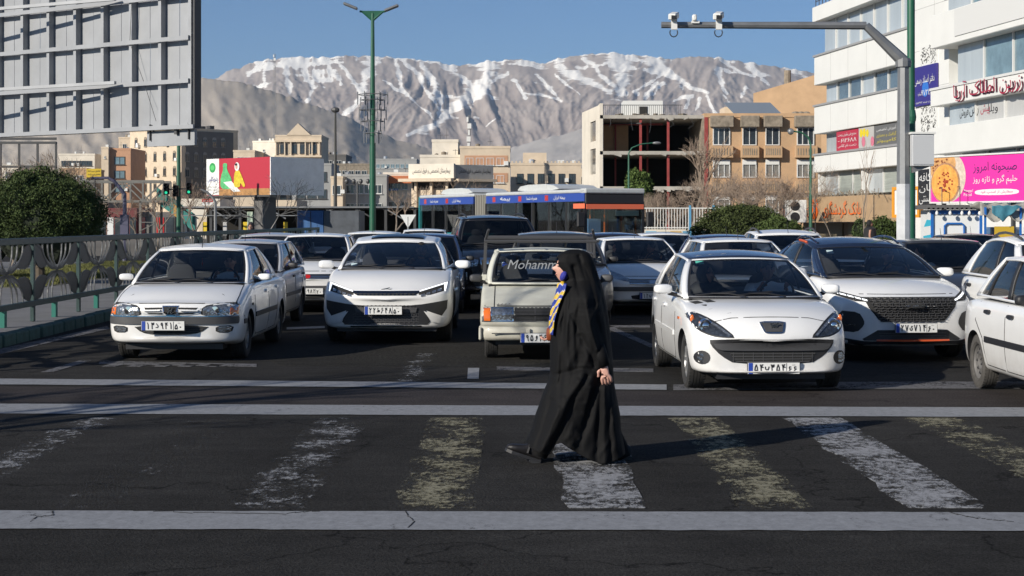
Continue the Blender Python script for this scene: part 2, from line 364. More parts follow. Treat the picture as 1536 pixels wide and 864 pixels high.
class Car:
    def __init__(c, name, label, loc, yaw, tab, paint, bow=.12, sub=2, group='cars waiting at the crossing', category='car', deck=None, rear_bow=.06, tum=.95, crease=0):
        c.e = empty(name, loc, yaw, label, category, group); c.tab = tab; c.paint = paint; c.L = tab[-1][0]; c.bow = bow
        c.rb = rear_bow; c.deck = deck; c.tum = tum; c.crease = crease
        c.base(sub)
    def base(c, sub):
        tab, L = c.tab, c.L; vs = []; fs = []; mi = []; NP = 13
        dz = c.crease
        for y, zb, zs, zt, w in tab:
            h = zs-zb
            half = [(0, zb), (.5*w, zb), (.86*w, zb), (.955*w, zb+.03*min(1, h*2)), (.985*w, zb+.2*h), (w, zb+.42*h), (w*(1-.004), zb+.62*h+dz), (w*.985, zb+.86*h), (w*c.tum, zs-.01), (w*(c.tum-.06), zs+.25*(zt-zs)), (w*.62, zs+.75*(zt-zs)), (w*.3, zt), (0, zt)]
            ring = half+[(-x, z) for x, z in half[1:-1]][::-1]
            kf = max(0, 1-y/.9); kr = max(0, 1-(L-y)/.7)
            for x, z in ring:
                q = (abs(x)/max(tab[4][4], .5))**2
                vs.append((x, y+c.bow*q*kf-c.rb*q*kr, z))
        N = 2*NP-2; n = len(tab)
        for i in range(n-1):
            inside = c.deck and tab[i][0] >= c.deck[0]-.01 and tab[i+1][0] <= c.deck[1]+.01
            for k in range(N):
                fs.append((i*N+k, i*N+(k+1) % N, (i+1)*N+(k+1) % N, (i+1)*N+k)); kk = k if k < NP-1 else N-1-k
                mi.append(1 if inside and kk >= 9 else 0)
        for base in (0, (n-1)*N):
            for i in range(NP-1):
                a, b = base+i, base+i+1; a2, b2 = base+(N-i) % N, base+(N-i-1) % N
                fs.append(tuple(dict.fromkeys((a, b, b2, a2)))); mi.append(0)
        me = bpy.data.meshes.new('body'); me.from_pydata(vs, [], fs); me.polygons.foreach_set('material_index', mi)
        b = bmesh.new(); b.from_mesh(me); bmesh.ops.recalc_face_normals(b, faces=b.faces); b.to_mesh(me); b.free()
        me.materials.append(c.paint); me.materials.append(M_IN); me.materials.append(M_BLK)
        o = put('body', me, None, c.e); c.body = o
        s = o.modifiers.new('s', 'SUBSURF'); s.levels = s.render_levels = sub
        dg = bpy.context.evaluated_depsgraph_get(); m2 = bpy.data.meshes.new_from_object(o.evaluated_get(dg)); o.modifiers.clear(); o.data = m2; m2.name = 'body'
        m2.polygons.foreach_set('use_smooth', [True]*len(m2.polygons))
        c.rebvh(o)
    def rebvh(c, o):
        m = o.data; c.bvh = BVHTree.FromPolygons([v.co[:] for v in m.vertices], [tuple(p.vertices) for p in m.polygons])
    def arches(c, ys, zc, r, lip=True, hw=None):
        c.wy = ys; o = c.body; hw = hw or max(t[4] for t in c.tab)
        for y in ys:
            mb = MB()
            for s in (-1, 1):
                mb.prism([(y+r*math.cos(2*PI*q/40+.03), zc+r*math.sin(2*PI*q/40+.03)) for q in range(40)], lambda a, b_, t: (s*hw*.62+(s*t), a, b_), hw*.7)
            cu = mb.build('cut'); cu.parent = c.e; x = o.modifiers.new('b', 'BOOLEAN'); x.operation = 'DIFFERENCE'; x.object = cu; x.solver = 'EXACT'
            dg = bpy.context.evaluated_depsgraph_get(); m2 = bpy.data.meshes.new_from_object(o.evaluated_get(dg)); o.modifiers.clear(); o.data = m2
            bpy.data.objects.remove(cu)
        for p in m2.polygons:
            ce = p.center
            for y in ys:
                d = math.hypot(ce.y-y, ce.z-zc)
                if d < r*1.012 and abs(ce.x) > hw*.5 and (abs(p.normal.x) < .35 and (p.normal.y*(ce.y-y)+p.normal.z*(ce.z-zc)) < -.5*d or abs(abs(ce.x)-hw*.62) < .01): p.material_index = 2
        m2.set_sharp_from_angle(angle=math.radians(38)); m2.name = 'body'
        o.name = 'body'
        if lip == 'black':
            for y in ys:
                for s in (-1, 1):
                    pts = [(y+(r+.005)*math.cos(a), zc+(r+.005)*math.sin(a)) for a in [PI*(-.08+1.16*k/16) for k in range(17)]]
                    out = [(y+(r+.03)*math.cos(a), zc+(r+.03)*math.sin(a)) for a in [PI*(-.08+1.16*k/16) for k in range(17)]]
                    c.side('arch_lip', out+pts[::-1], M_BLK if lip == 'black' else c.paint, s, .006, step=.04)
    # --- pieces laid on the body surface
    def ray(c, o, d, fallback=True):
        h = c.bvh.ray_cast(Vector(o), Vector(d))
        if h[0] is None:
            if not fallback: return None
            h = c.bvh.find_nearest(Vector(o)+Vector(d)*1.2)
        return h[0]
    def piece(c, name, poly, m, mk, off, thick, step, parent, sm):
        pts = polyline_pts(poly, step); n = len(pts)
        xs = [p[0] for p in pts]; zs = [p[1] for p in pts]; P = [Vector(p) for p in pts]
        x = min(xs)+step*.5
        while x < max(xs):
            z = min(zs)+step*.5
            while z < max(zs): P.append(Vector((x, z))); z += step
            x += step
        vo, eo, fo, *_ = delaunay_2d_cdt(P, [], [list(range(n))], 1, 1e-5)
        cnt = {}
        for f in fo:
            for i in range(len(f)): cnt.setdefault(frozenset((f[i], f[(i+1) % len(f)])), []).append((f[i], f[(i+1) % len(f)]))
        top = []; bot = []
        for v in vo:
            h, d = mk(v.x, v.y); top.append(h-d*off); bot.append(h-d*(off-thick))
        N = len(top); fs = [tuple(f) for f in fo]+[tuple(i+N for i in f[::-1]) for f in fo]
        for k, es in cnt.items():
            if len(es) == 1: a, b = es[0]; fs.append((a, b, b+N, a+N))
        return MB().add(top+bot, fs).build(name, m, parent or c.e, smooth=sm)
    def front(c, name, poly, m, off=.006, thick=.03, step=.05, mirror=False, parent=None, sm=True, rnd=0, rear=False):
        d = Vector((0, -1 if rear else 1, 0)); y0 = c.L+1 if rear else -1
        if rnd: poly = smooth_poly(poly, rnd)
        if name.startswith('headlight'): step = .025
        out = []
        for s in ((1, -1) if mirror else (1,)):
            pl = [(x*s, z) for x, z in poly]
            out.append(c.piece(name, pl, m, lambda a, b: (c.ray((a, y0, b), d), d), off, thick, step, parent[len(out)] if isinstance(parent, list) else parent, sm))
        return out if mirror else out[0]
    def side(c, name, poly, m, s, off=.004, thick=.02, step=.08, parent=None, rnd=0):
        d = Vector((-s, 0, 0))
        if rnd: poly = smooth_poly(poly, rnd)
        return c.piece(name, poly, m, lambda a, b: (c.ray((s*2, a, b), d), d), off, thick, step, parent, True)
    def top(c, name, poly, m, off=.003, thick=.02, step=.08, parent=None):
        d = Vector((0, 0, -1))
        return c.piece(name, poly, m, lambda a, b: (c.ray((a, b, 3), d), d), off, thick, step, parent, True)
    def line(c, kind, name, pts, w, m=M_SEAM, s=1, off=.003, parent=None, mirror=False):
        """thin strip along a polyline"""
        L = []; Rr = []
        for i, p in enumerate(pts):
            a = pts[max(i-1, 0)]; b = pts[min(i+1, len(pts)-1)]; dx, dy = b[0]-a[0], b[1]-a[1]; l = math.hypot(dx, dy) or 1
            L.append((p[0]-dy/l*w/2, p[1]+dx/l*w/2)); Rr.append((p[0]+dy/l*w/2, p[1]-dx/l*w/2))
        poly = L+Rr[::-1]
        if kind == 'side': return c.side(name, poly, m, s, off, .012, .12, parent)
        if kind == 'top':
            r = c.top(name, poly, m, off, .012, .12, parent)
            if mirror: c.top(name, [(-x, y) for x, y in poly], m, off, .012, .12, parent)
            return r
        return c.front(name, poly, m, off, .012, .12, mirror, parent)
    # --- greenhouse
    def cabin(c, cowl, head, rr, rb, wins, pil=None, roofm=None, crown=.045, peak=.02, wbow=.14, gl=None, gls=None, black_b=True, sunroof=False, glr=None, vb=.06, vt=.94, tint_rear=False, hwmid=None):
        """cowl/head/rr/rb = (y, z, half width) of the screen base, roof front, roof rear, rear base; wins = list of windows ((y0 bottom, y0 top), (y1 bottom, y1 top))"""
        pil = pil or c.paint; roofm = roofm or pil; gl = gl or M_GL; gls = gls or M_GLD; glr = glr or gls
        y0, z0, w0 = cowl; y1, z1, w1 = head; y2, z2, w2 = rr; y3, z3, w3 = rb
        c.cowl, c.head, c.rr, c.rb_ = cowl, head, rr, rb
        wm = hwmid or max(w0, w3, max(t[4] for t in c.tab)*.93)
        def B(y):
            t = (y-y0)/(y3-y0); w = w0+(w3-w0)*t+(wm-(w0+w3)/2)*4*t*(1-t)
            return Vector((w, y, z0+(z3-z0)*t))
        def T(y):
            t = (y-y1)/(y2-y1); w = w1+(w2-w1)*t+.03*4*max(0, t)*(1-t)
            return Vector((w, y, z1+(z2-z1)*t+peak*4*max(0, t)*(1-t)))
        def cell(s, a, b, v0, v1, nu, nv, m, name, inset=0, solid=.02, parent=None):
            mb = MB()
            def fn(u, v):
                vv = v0+(v1-v0)*v; p = B(a[0]+(b[0]-a[0])*u); q = T(a[1]+(b[1]-a[1])*u)
                r = p.lerp(q, vv); r.x += .022*math.sin(PI*vv)-inset; r.x *= s; return r
            mb.grid(fn, nu, nv)
            return mb.build(name, m, parent or c.e, smooth=True, solid=solid)
        def face(x_t, v, fr, inset=0):   # screen surfaces; fr = front or rear
            if fr: b, t, bw = (y0, z0, w0), (y1, z1, w1), -wbow
            else: b, t, bw = (y3, z3, w3), (y2, z2, w2), .06
            w = b[2]+(t[2]-b[2])*v+.022*math.sin(PI*v); y = b[0]+(t[0]-b[0])*v; z = b[1]+(t[1]-b[1])*v
            bwv = bw*(1-.5*v)
            q = 1-x_t*x_t
            return Vector((x_t*w, y+bwv*q-(inset*(-1 if fr else 1)), z+crown*.5*v*q+(.02*math.sin(PI*v) if fr else .01)-inset*.4))
        for fr in (True, False):
            a = .935 if fr else .9; mb = MB()
            lo, hi = (.025, .955) if fr else (.08, .9)
            for (u0, u1, v0, v1) in ((-1, -a, 0, 1), (a, 1, 0, 1), (-a, a, 0, lo), (-a, a, hi, 1)):
                mb.grid(lambda u, v: face(u0+(u1-u0)*u, v0+(v1-v0)*v, fr), 10 if u1-u0 > 1 else 2, 8 if v1-v0 > .5 else 2)
            mb.build('screen_surround', pil, c.e, smooth=True, solid=.025)
            rb2 = MB(); a2 = a-.035; lo2, hi2 = lo+.02, hi-.035
            for (u0, u1, v0, v1) in ((-a, -a2, lo, hi), (a2, a, lo, hi), (-a2, a2, lo, lo2), (-a2, a2, hi2, hi)):
                rb2.grid(lambda u, v: face(u0+(u1-u0)*u, v0+(v1-v0)*v, fr, .002), 10 if u1-u0 > 1 else 1, 8 if v1-v0 > .5 else 1)
            g = MB().grid(lambda u, v: face(-a+2*a*u, lo+(hi-lo)*v, fr, .006), 14, 8).build('windscreen' if fr else 'rear_window', gl if fr else glr, c.e, smooth=True)
            rb2.build('rubber_seal', M_BLK, g, smooth=True)
            if fr: c.ws = g; c.face = face
        for s in (-1, 1):
            cell(s, (y0, y1), (y3, y2), 0, vb, 16, 1, pil, 'window_sill'); cell(s, (y0, y1), (y3, y2), vt, 1, 16, 1, pil, 'roof_rail')
            pb = ((y0, y1),)
            for k, (a, b) in enumerate(wins):
                cell(s, pb[0], a, vb, vt, 3, 8, pil if k == 0 or not black_b else M_BLK, 'pillar')
                g = cell(s, a, b, vb, vt, 8, 6, gls, 'side_window', .012, 0)
                pb = (b,)
            cell(s, pb[0], (y3, y2), vb, vt, 5, 8, pil, 'pillar')
        def roof(u, v):
            x_t = -1+2*u; q = 1-x_t*x_t; p = T(y1+(y2-y1)*v)
            yy = p.y - wbow*.5*q*(1-v)+.06*.5*q*v
            return Vector((x_t*(p.x), yy, p.z+crown*(.5+.5*math.sin(PI*min(1, max(0, v*.9+.05))))*q+.001))
        MB().grid(roof, 16, 14).build('roof', roofm, c.e, smooth=True, solid=.03)
        c.roof = roof
        if sunroof: MB().grid(lambda u, v: roof(.18+.64*u, .12+.4*v)+Vector((0, 0, .012)), 8, 6).build('sunroof', M_GLB, c.e, smooth=True, solid=.01)
        # headliner-dark interior: seats, wheel, mirror
        ys = y0+.95+(.15 if y1-y0 > .8 else 0); zb = z0-.05
        for x in (-.36, .36):
            st = MB().blob((x, ys+.08, zb+.02), (.20, .06, .25), e=.6, rot=Matrix.Rotation(-.2, 3, 'X')).build('front_seat', M_SEAT, c.e, smooth=True)
            MB().blob((x, ys+.12, zb+.32), (.11, .04, .07), e=.7).build('headrest', M_SEAT, st, smooth=True)
        rs = MB().blob((0, min(ys+.95, y3-.15), zb-.05), (.6, .08, .18), e=.5).build('rear_seat', M_SEAT, c.e, smooth=True)
        MB().blob((0, y0+.22, z0-.01), (w0*.86, .22, .06), e=.7).build('dashboard', M_IN, c.e, smooth=True)
        tp = [(.36+.185*math.cos(a), y0+.50-.07*math.sin(a), z0+.015+.17*math.sin(a)) for a in [2*PI*k/20 for k in range(21)]]
        w = MB().tube(tp, .014, 6).build('steering_wheel', M_BLK, c.e, smooth=True)
        MB().beam((.2, y0+.5, z0+.02), (.52, y0+.5, z0+.02), .03).build('spoke', M_BLK, w)
        rm = MB().blob((0, y0+(y1-y0)*.78+.02, z0+(z1-z0)*.83), (.12, .02, .035), e=.5).build('rear_view_mirror', M_IN, c.e, smooth=True)
        return c
    def wipers(c, flip=1):
        for a, b in ((-.15, -.62), (.42, -.1)):
            p = c.face(a*flip, .01, True)+Vector((0, -.02, .01)); q = c.face(b*flip, .07, True)+Vector((0, -.022, .012))
            w = MB().tube([p, (p+q)/2+Vector((0, -.01, .015)), q], .009, 5).build('wiper', M_BLK, c.e)
            MB().beam(c.face((b-.22)*flip, .04, True)+Vector((0, -.014, .006)), c.face((b+.35)*flip, .12, True)+Vector((0, -.014, .006)), .012).build('wiper_blade', M_BLK, w)
    def hood(c, w0, w1, y0, m=M_SEAM):
        y1 = c.cowl[0]-.03; c.line('top', 'hood_gap', [(w0*.0, y0), (w0*.6, y0+.01), (w0, y0+.07)], .009, mirror=True); c.line('top', 'hood_gap', [(w0, y0+.07), (w1, y1)], .009, mirror=True)
        b = max(w1, c.cowl[2]*.9); MB().grid(lambda u, v: c.face(-.93+1.86*u, 0, True)+Vector((0, -.07*(1-v)-.005, .012-.012*(1-v))), 12, 1).build('cowl_panel', M_BLK, c.e, smooth=True, solid=.02)
    def mirror(c, y, z, x, m, size=(.115, .07, .075), arm=.08, sides=(-1, 1)):
        size = (size[0]*.84, size[1]*.84, size[2]*.76); arm *= .7
        for s in sides:
            g = MB().blob((s*(x+arm+size[0]*.8), y, z+size[2]*.5), size, 16, 12, e=.62, rot=Matrix.Rotation(-s*.25, 3, 'Z')).build('door_mirror', m, c.e, smooth=True)
            MB().tube([(s*(x-.03), y+.02, z-.04), (s*(x+.05), y+.02, z-.02), (s*(x+arm+.04), y+.01, z+.01)], .024, 6).build('mirror_arm', M_BLK, g, smooth=True)
            MB().blob((s*(x+arm+size[0]*.8), y+size[1]*.75, z+size[2]*.5), (size[0]*.85, .012, size[2]*.8), e=.6).build('mirror_glass', M_MIR, g, smooth=True)
    def doors(c, lines, handles, s_all=(-1, 1), hm=None):
        for s in s_all:
            for pl in lines: c.line('side', 'door_gap', pl, .009, s=s, off=.004)
            for (y, z) in handles:
                c.side('door_handle', smooth_poly([(y-.09, z-.02), (y+.09, z-.02), (y+.09, z+.02), (y-.09, z+.02)], 1), hm or M_BLK, s, .022, .03)
    def wheels(c, r, w, track, kind='alloy', zc=None, steer=0, tyre=None, rimr=None):
        zc = zc or r; rr = rimr or r*.64; tyre = tyre or M_TYRE; key = (r, w, kind, tyre.name)
        if key not in WH:
            t = MB(); hw = w/2
            t.lathe([(rr, -hw*.8), (rr+.02, -hw), (r*.88, -hw*1.02), (r*.97, -hw*.86), (r*.995, -hw*.62), (r*.995, -hw*.4), (r*.975, -hw*.38), (r*.975, -hw*.3), (r, -hw*.28), (r, -hw*.04), (r*.978, -hw*.03), (r*.978, hw*.03), (r, hw*.04), (r, hw*.28), (r*.975, hw*.3), (r*.975, hw*.38), (r*.995, hw*.4), (r*.995, hw*.62), (r*.97, hw*.86), (r*.88, hw*1.02), (rr+.02, hw), (rr, hw*.8)], 40, 'X')
            for k in range(48):   # shoulder tread blocks
                a = 2*PI*k/48
                for sx in (-1, 1): t.box((sx*hw*.74, (r*.968)*math.cos(a), (r*.968)*math.sin(a)), (hw*.34, r*.042, .014), rot=Matrix.Rotation(a-PI/2, 3, 'X'))
            rim = MB(); rim.lathe([(rr, -hw*.8), (rr*1.04, -hw*.82), (rr*1.02, -hw*.7), (rr*.93, -hw*.5), (rr*.93, hw*.7)], 36, 'X')
            dk = MB()
            if kind == 'steel':
                rim.lathe([(rr*.93, -hw*.45), (rr*.84, -hw*.3), (rr*.62, -hw*.5), (rr*.45, -hw*.55), (rr*.34, -hw*.3), (rr*.3, -hw*.28), (rr*.12, -hw*.3), (.001, -hw*.3)], 36, 'X')
                for k in range(10):
                    a = 2*PI*k/10; dk.blob((-hw*.42, rr*.73*math.cos(a), rr*.73*math.sin(a)), (.012, .022, .016), 8, 5)
                for k in range(4):
                    a = 2*PI*k/4+.4; dk.blob((-hw*.32, rr*.2*math.cos(a), rr*.2*math.sin(a)), (.012, .011, .011), 8, 5)
            else:
                n = {'alloy': 8, 'alloy5': 5, 'cover': 9}[kind]
                for k in range(n):
                    a = 2*PI*k/n; u = Vector((0, math.cos(a), math.sin(a)))
                    rim.beam(u*rr*.12+Vector((-hw*.55, 0, 0)), u*rr*.97+Vector((-hw*.62, 0, 0)), rr*(.2 if n > 5 else .34), .025, up=(1, 0, 0))
                rim.lathe([(.001, -hw*.72), (rr*.16, -hw*.7), (rr*.2, -hw*.5), (rr*.2, 0)], 20, 'X')
                dk.lathe([(.001, -hw*.1), (rr*.92, -hw*.1)], 24, 'X'); dk.lathe([(rr*.35, -hw*.2), (rr*.6, -hw*.2)], 24, 'X')
            WH[key] = (t.mesh('tyre', True, sharp=30), rim.mesh('rim', True), dk.mesh('brake_disc', True))
            WH[key][0].materials.append(tyre); WH[key][1].materials.append(M_STEEL if kind == 'steel' else M_RIM); WH[key][2].materials.append(M_BLK)
        a, b, d = WH[key]
        for y in c.wy:
            for s in (-1, 1):
                wh = put('wheel', None, parent=c.e, loc=(s*(track-w/2), y, zc)); wh.rotation_euler = (R.random()*6, 0, 0)
                if s > 0: wh.scale = (-1, 1, 1)
                rot = Matrix.Rotation(R.random()*6, 4, 'X')
                put('tyre', a, parent=wh); put('rim', b, parent=wh); put('brake_disc', d, parent=wh)
                wh.rotation_euler = (0, 0, steer if y == c.wy[0] else 0)
    def plate(c, seq, x, z, y=None, rear=False, tilt=.0):
        yy = y if y is not None else min(c.ray((x+q, -1, z), (0, 1, 0)).y for q in (-.2, 0, .2))-.02
        p = put('number_plate', None, parent=c.e, loc=(x, yy, z)); p.rotation_euler = (tilt, 0, 0)
        MB().box((0, 0, 0), (.535, .02, .125)).build('plate_frame', M_TRIM, p, bevel=.004)
        MB().box((0, -.012, 0), (.52, .006, .11)).build('plate_face', M_PLATE, p)
        MB().box((-.235, -.0165, 0), (.042, .003, .108)).build('country_band', M_PBLUE, p)
        MB().box((.128, -.0165, 0), (.004, .003, .1)).build('divider', M_INK, p)
        strokes(seq[:6], M_INK, p, (-.198, -.017, -.036), (1, 0, 0), (0, 0, 1), .072, .036, .0555, .0095, 'digits')
        strokes(seq[6:], M_INK, p, (.143, -.017, -.042), (1, 0, 0), (0, 0, 1), .058, .036, .052, .0095, 'digits')
        lettering('ایران', M_INK, p, (.195, -.0155, .035), (1, 0, 0), (0, 0, 1), h=.016, name='country_name')
    def disc(c, name, x, z, r, m, off=.01, depth=.02, mirror=False, y=None, parent=None, n=20, r0=0):
        for s in ((1, -1) if mirror else (1,)):
            yy = y if y is not None else c.ray((x*s, -1, z), (0, 1, 0)).y
            MB().lathe([(r0 or .001, yy-off-.002), (r, yy-off), (r, yy-off+depth)], n, 'Y', (x*s, 0, z)).build(name, m, parent or c.e, smooth=True)
    def antenna(c, y, l=.25):
        q = c.roof(.5, (y)); MB().tube([q, q+Vector((0, .5*l, .8*l))], [.006, .003], 5).build('antenna', M_BLK, c.e)
    def rails(c, m=M_TRIM, h=.05):
        for u in (.06, .94):
            pts = [c.roof(u, t)+Vector((0, 0, h*math.sin(PI*min(1, max(0.05, t)))**.4+.01)) for t in [.05, .12, .3, .5, .7, .88, .95]]
            MB().tube(pts, .018, 6).build('roof_rack_bar', m, c.e, smooth=True)
    def slats(c, x0, x1, z0, z1, n, m, w=.008, off=.012, name='grille_bar', taper=0, horizontal=True, parent=None):
        mbs = []
        for k in range(n):
            t = (k+.5)/n
            if horizontal:
                z = z0+(z1-z0)*t; a, b = x0+taper*(1-t), x1-taper*(1-t)
                c.line('front', name, [(a+(b-a)*j/8, z) for j in range(9)], w, m, off=off, parent=parent)
            else:
                x = x0+(x1-x0)*t; c.line('front', name, [(x, z0), (x, (z0+z1)/2), (x, z1)], w, m, off=off, parent=parent)
WH = {}
def sect(L, W, nose, hood_z, cowl, belt, tail_z, rear, sill=.19, side_drop=.055, sedan=None):
    """Table of stations (y, bottom, shoulder, centre top, half width) for a common two-box or three-box car."""
    w = W/2; cy, cz = cowl; zb0 = nose[0]; ntop = nose[1]
    t = [(0, zb0+.08, ntop-.16, ntop-.13, w*.55), (.03, zb0+.02, ntop-.08, ntop-.05, w*.8), (.08, zb0, ntop-.03, ntop, w*.92), (.18, zb0, hood_z-.06, hood_z, w*.975),
         (.4, sill, hood_z, hood_z+.4*(cz-hood_z)+.02, w), (.75, sill, hood_z+.5*(cz-hood_z), hood_z+.8*(cz-hood_z)+.015, w), (cy-.02, sill, cz-.035, cz+.0, w), (cy+.12, sill, cz-.01, cz-.01, w),
         (cy+.9, sill, (cz+belt)/2, (cz+belt)/2, w)]
    if sedan:
        sy, = sedan; t += [(sy, sill, belt, belt, w), (sy+.1, sill, belt-.01, belt+.0, w), (L-.25, sill, tail_z-.03, tail_z, w*.97), (L-.1, sill+.02, tail_z-.05, tail_z-.02, w*.93), (L-.02, .3, tail_z-.16, tail_z-.13, w*.85), (L, .38, tail_z-.25, tail_z-.22, w*.7)]
    else:
        t += [(L-.6, sill, belt, belt, w), (L-.2, sill+.02, belt, belt, w*.96), (L-.08, .26, belt-.03, belt-.03, w*.9), (L-.01, .3, belt-.15, belt-.15, w*.82), (L, .36, belt-.25, belt-.25, w*.7)]
    return t
# ------------------------------------------------------------------ the cars of the photograph
def lion(c, x, z, y, s, m):   # small rampant emblem of a few strokes
    mb = MB()
    for a, b in (((-.3, -.4), (-.1, 0)), ((-.1, 0), (-.3, .35)), ((-.1, 0), (.25, .1)), ((.25, .1), (.3, .4)), ((.25, .1), (.35, -.1)), ((.1, .05), (.15, -.35)), ((.15, -.35), (.35, -.4)), ((-.3, .35), (0, .4)), ((.3, .4), (.5, .3))):
        mb.beam((x+a[0]*s, y, z+a[1]*s), (x+b[0]*s, y, z+b[1]*s), s*.16, .008, up=(0, 1, 0))
    return mb.build('emblem_figure', m, c.e)
def fy(c, x, z): return c.ray((x, -1, z), (0, 1, 0)).y

def near_hatch():
    tab = [(0, .24, .50, .53, .52), (.025, .21, .57, .61, .68), (.07, .2, .61, .67, .76), (.17, .19, .68, .755, .80), (.4, .19, .79, .855, .825), (.75, .19, .855, .90, .83), (1.08, .2, .885, .935, .83), (1.25, .2, .905, .905, .83),
           (2.1, .2, .93, .93, .832), (3.0, .2, .95, .95, .83), (3.4, .21, .96, .96, .81), (3.7, .25, .95, .95, .78), (3.82, .28, .85, .85, .74), (3.87, .34, .7, .7, .6)]
    c = Car('hatchback', 'white rounded hatchback with dark roof and wide black grille, stopped right of the walking woman', (2.63, 16.0, 0), math.radians(2.2), tab, M_WHITE, bow=.24, deck=(1.08, 3.7), crease=0)
    c.arches((.76, 3.2), .285, .335)
    c.cabin((1.16, .925, .755), (2.0, 1.31, .57), (3.15, 1.34, .56), (3.72, .96, .73), [((1.42, 2.08), (2.32, 2.38)), ((2.40, 2.45), (3.28, 3.05))], roofm=M_NAVY, peak=.03, crown=.05, wbow=.2, gls=M_GLD)
    f = c.front
    f('headlight_rim', [(-.815, .80), (-.75, .812), (-.65, .775), (-.53, .705), (-.37, .565), (-.48, .563), (-.61, .575), (-.735, .63), (-.815, .73)], M_BLK, .002, mirror=True, rnd=1)
    hl = f('headlight', [(-.80, .79), (-.745, .802), (-.655, .765), (-.54, .695), (-.395, .577), (-.48, .575), (-.60, .587), (-.72, .64), (-.80, .73)], M_LENSD, .010, mirror=True, rnd=1)
    f('lamp_strip', [(-.70, .775), (-.62, .738), (-.52, .672), (-.42, .59), (-.45, .588), (-.54, .66), (-.63, .718), (-.70, .755)], M_LENS, .022, .018, mirror=True, parent=hl)
    for i, s in enumerate((1, -1)):
        y = fy(c, -.655*s, .675); MB().lathe([(.001, y-.012), (.045, y-.016), (.06, y-.018), (.07, y-.01), (.075, y+.03)], 20, 'Y', (-.655*s, 0, .675)).build('projector', M_CHR, hl[i], smooth=True)
        MB().blob((-.655*s, y-.014, .675), (.038, .014, .038)).build('projector_lens', M_MIR, hl[i], smooth=True)
        MB().blob((-.765*s, fy(c, -.765*s, .735)-.006, .735), (.022, .012, .045)).build('turn_signal', M_AMB, hl[i], smooth=True)
    f('emblem_frame', [(-.135, .73), (.135, .73), (.125, .69), (.10, .625), (.07, .612), (-.07, .612), (-.10, .625), (-.125, .69)], M_CHR, .012, rnd=1)
    f('emblem', [(-.115, .718), (.115, .718), (.10, .68), (.083, .63), (-.083, .63), (-.10, .68)], M_TRIM, .016, rnd=0)
    lion(c, -.0, .675, fy(c, 0, .675)-.022, .10, M_CHR)
    g = f('grille', smooth_poly([(-.63, .555), (.63, .555), (.625, .49), (.52, .38), (.38, .30), (-.38, .30), (-.52, .38), (-.625, .49)], 1), M_BLK, .004)
    f('bumper_bar', smooth_poly([(-.60, .515), (.60, .515), (.57, .455), (.50, .435), (-.50, .435), (-.57, .455)], 1), M_TRIM, .03, .05)
    f('upper_slot', [(-.43, .545), (.43, .545), (.43, .522), (-.43, .522)], M_SEAM, .008, parent=g); f('lower_slot', [(-.44, .42), (.44, .42), (.37, .315), (-.37, .315)], M_SEAM, .008, parent=g)
    for z in (.533, ): c.line('front', 'grille_bar', [(-.42+.105*j, z) for j in range(9)], .005, M_TRIM, off=.014)
    for k, z in enumerate((.405, .378, .351, .326)): c.line('front', 'grille_bar', [((-.43+.02*k)*(1-j/4), z) for j in range(9)], .008, M_TRIM, off=.016)
    for x in [-.40+.1*k for k in range(9)]: c.line('front', 'grille_bar', [(x, .32), (x, .37), (x, .418)], .006, M_TRIM, off=.014)
    f('fog_lamp_frame', [(-.70+.075*math.cos(a), .36+.07*math.sin(a)) for a in [PI*k/8 for k in range(16)]], M_BLK, .004, mirror=True)
    c.disc('fog_lamp', -.70, .36, .05, M_LENSF, .012, .03, True)
    f('bumper_lip', [(-.74, .225), (-.4, .21), (.4, .21), (.74, .225), (.74, .20), (-.74, .20)], M_TRIM, .004)
    c.plate('54B35466', -.0, .262)
    c.line('front', 'hood_edge_gap', [(-.56, .72), (-.4, .755), (-.2, .765), (0, .768), (.2, .765), (.4, .755), (.56, .72)], .006, off=.005)
    c.line('side', 'hood_side_gap', [(.35, .80), (.7, .865), (1.05, .895)], .006, s=-1)
    for x in (-.63, -.50): c.top('hood_vent', [(x-.05, .80), (x+.035, .80), (x+.0, .95), (x-.085, .95)], M_SEAM, .004)
    for x in (-.2, .28): c.top('washer_nozzle', [(x-.015, .93), (x+.015, .93), (x+.015, .96), (x-.015, .96)], M_BLK, .012)
    c.wipers(); c.hood(.0001, .66, .5) if False else None
    MB().grid(lambda u, v: c.face(-.93+1.86*u, 0, True)+Vector((0, -.06*(1-v)-.005, .008-.008*(1-v))), 12, 1).build('cowl_panel', M_BLK, c.e, smooth=True, solid=.02)
    c.mirror(1.52, .97, .80, M_WHITE, (.12, .075, .07), .06)
    c.doors([[(1.36, .9), (1.28, .62), (1.30, .32), (1.42, .26), (2.28, .26), (2.36, .5), (2.37, .92)], [(2.38, .26), (2.9, .28), (3.0, .5), (3.3, .78), (3.34, .93)]], [(2.18, .80), (3.1, .82)], hm=M_WHITE)
    for s in (-1, 1): c.side('side_moulding', [(1.36, .56), (2.9, .58), (2.9, .53), (1.36, .51)], M_WHITE, s, .014)
    c.side('side_repeater', smooth_poly([(.98, .70), (1.08, .70), (1.08, .73), (.98, .73)], 1), M_AMB, -1, .01)
    c.wheels(.29, .185, .795, 'cover', tyre=M_TYRE)
    MB().box((0, .35, .17), (1.1, .3, .06)).build('undertray', M_BLK, c.e)
    p = c.face(-.86, .88, True); MB().box((p.x+.05, p.y-.003, p.z), (.09, .004, .05), rot=Matrix.Rotation(-.85, 3, 'X')).build('toll_sticker', mat('sticker green', (.1, .45, .35), .5), c.ws)
    return c

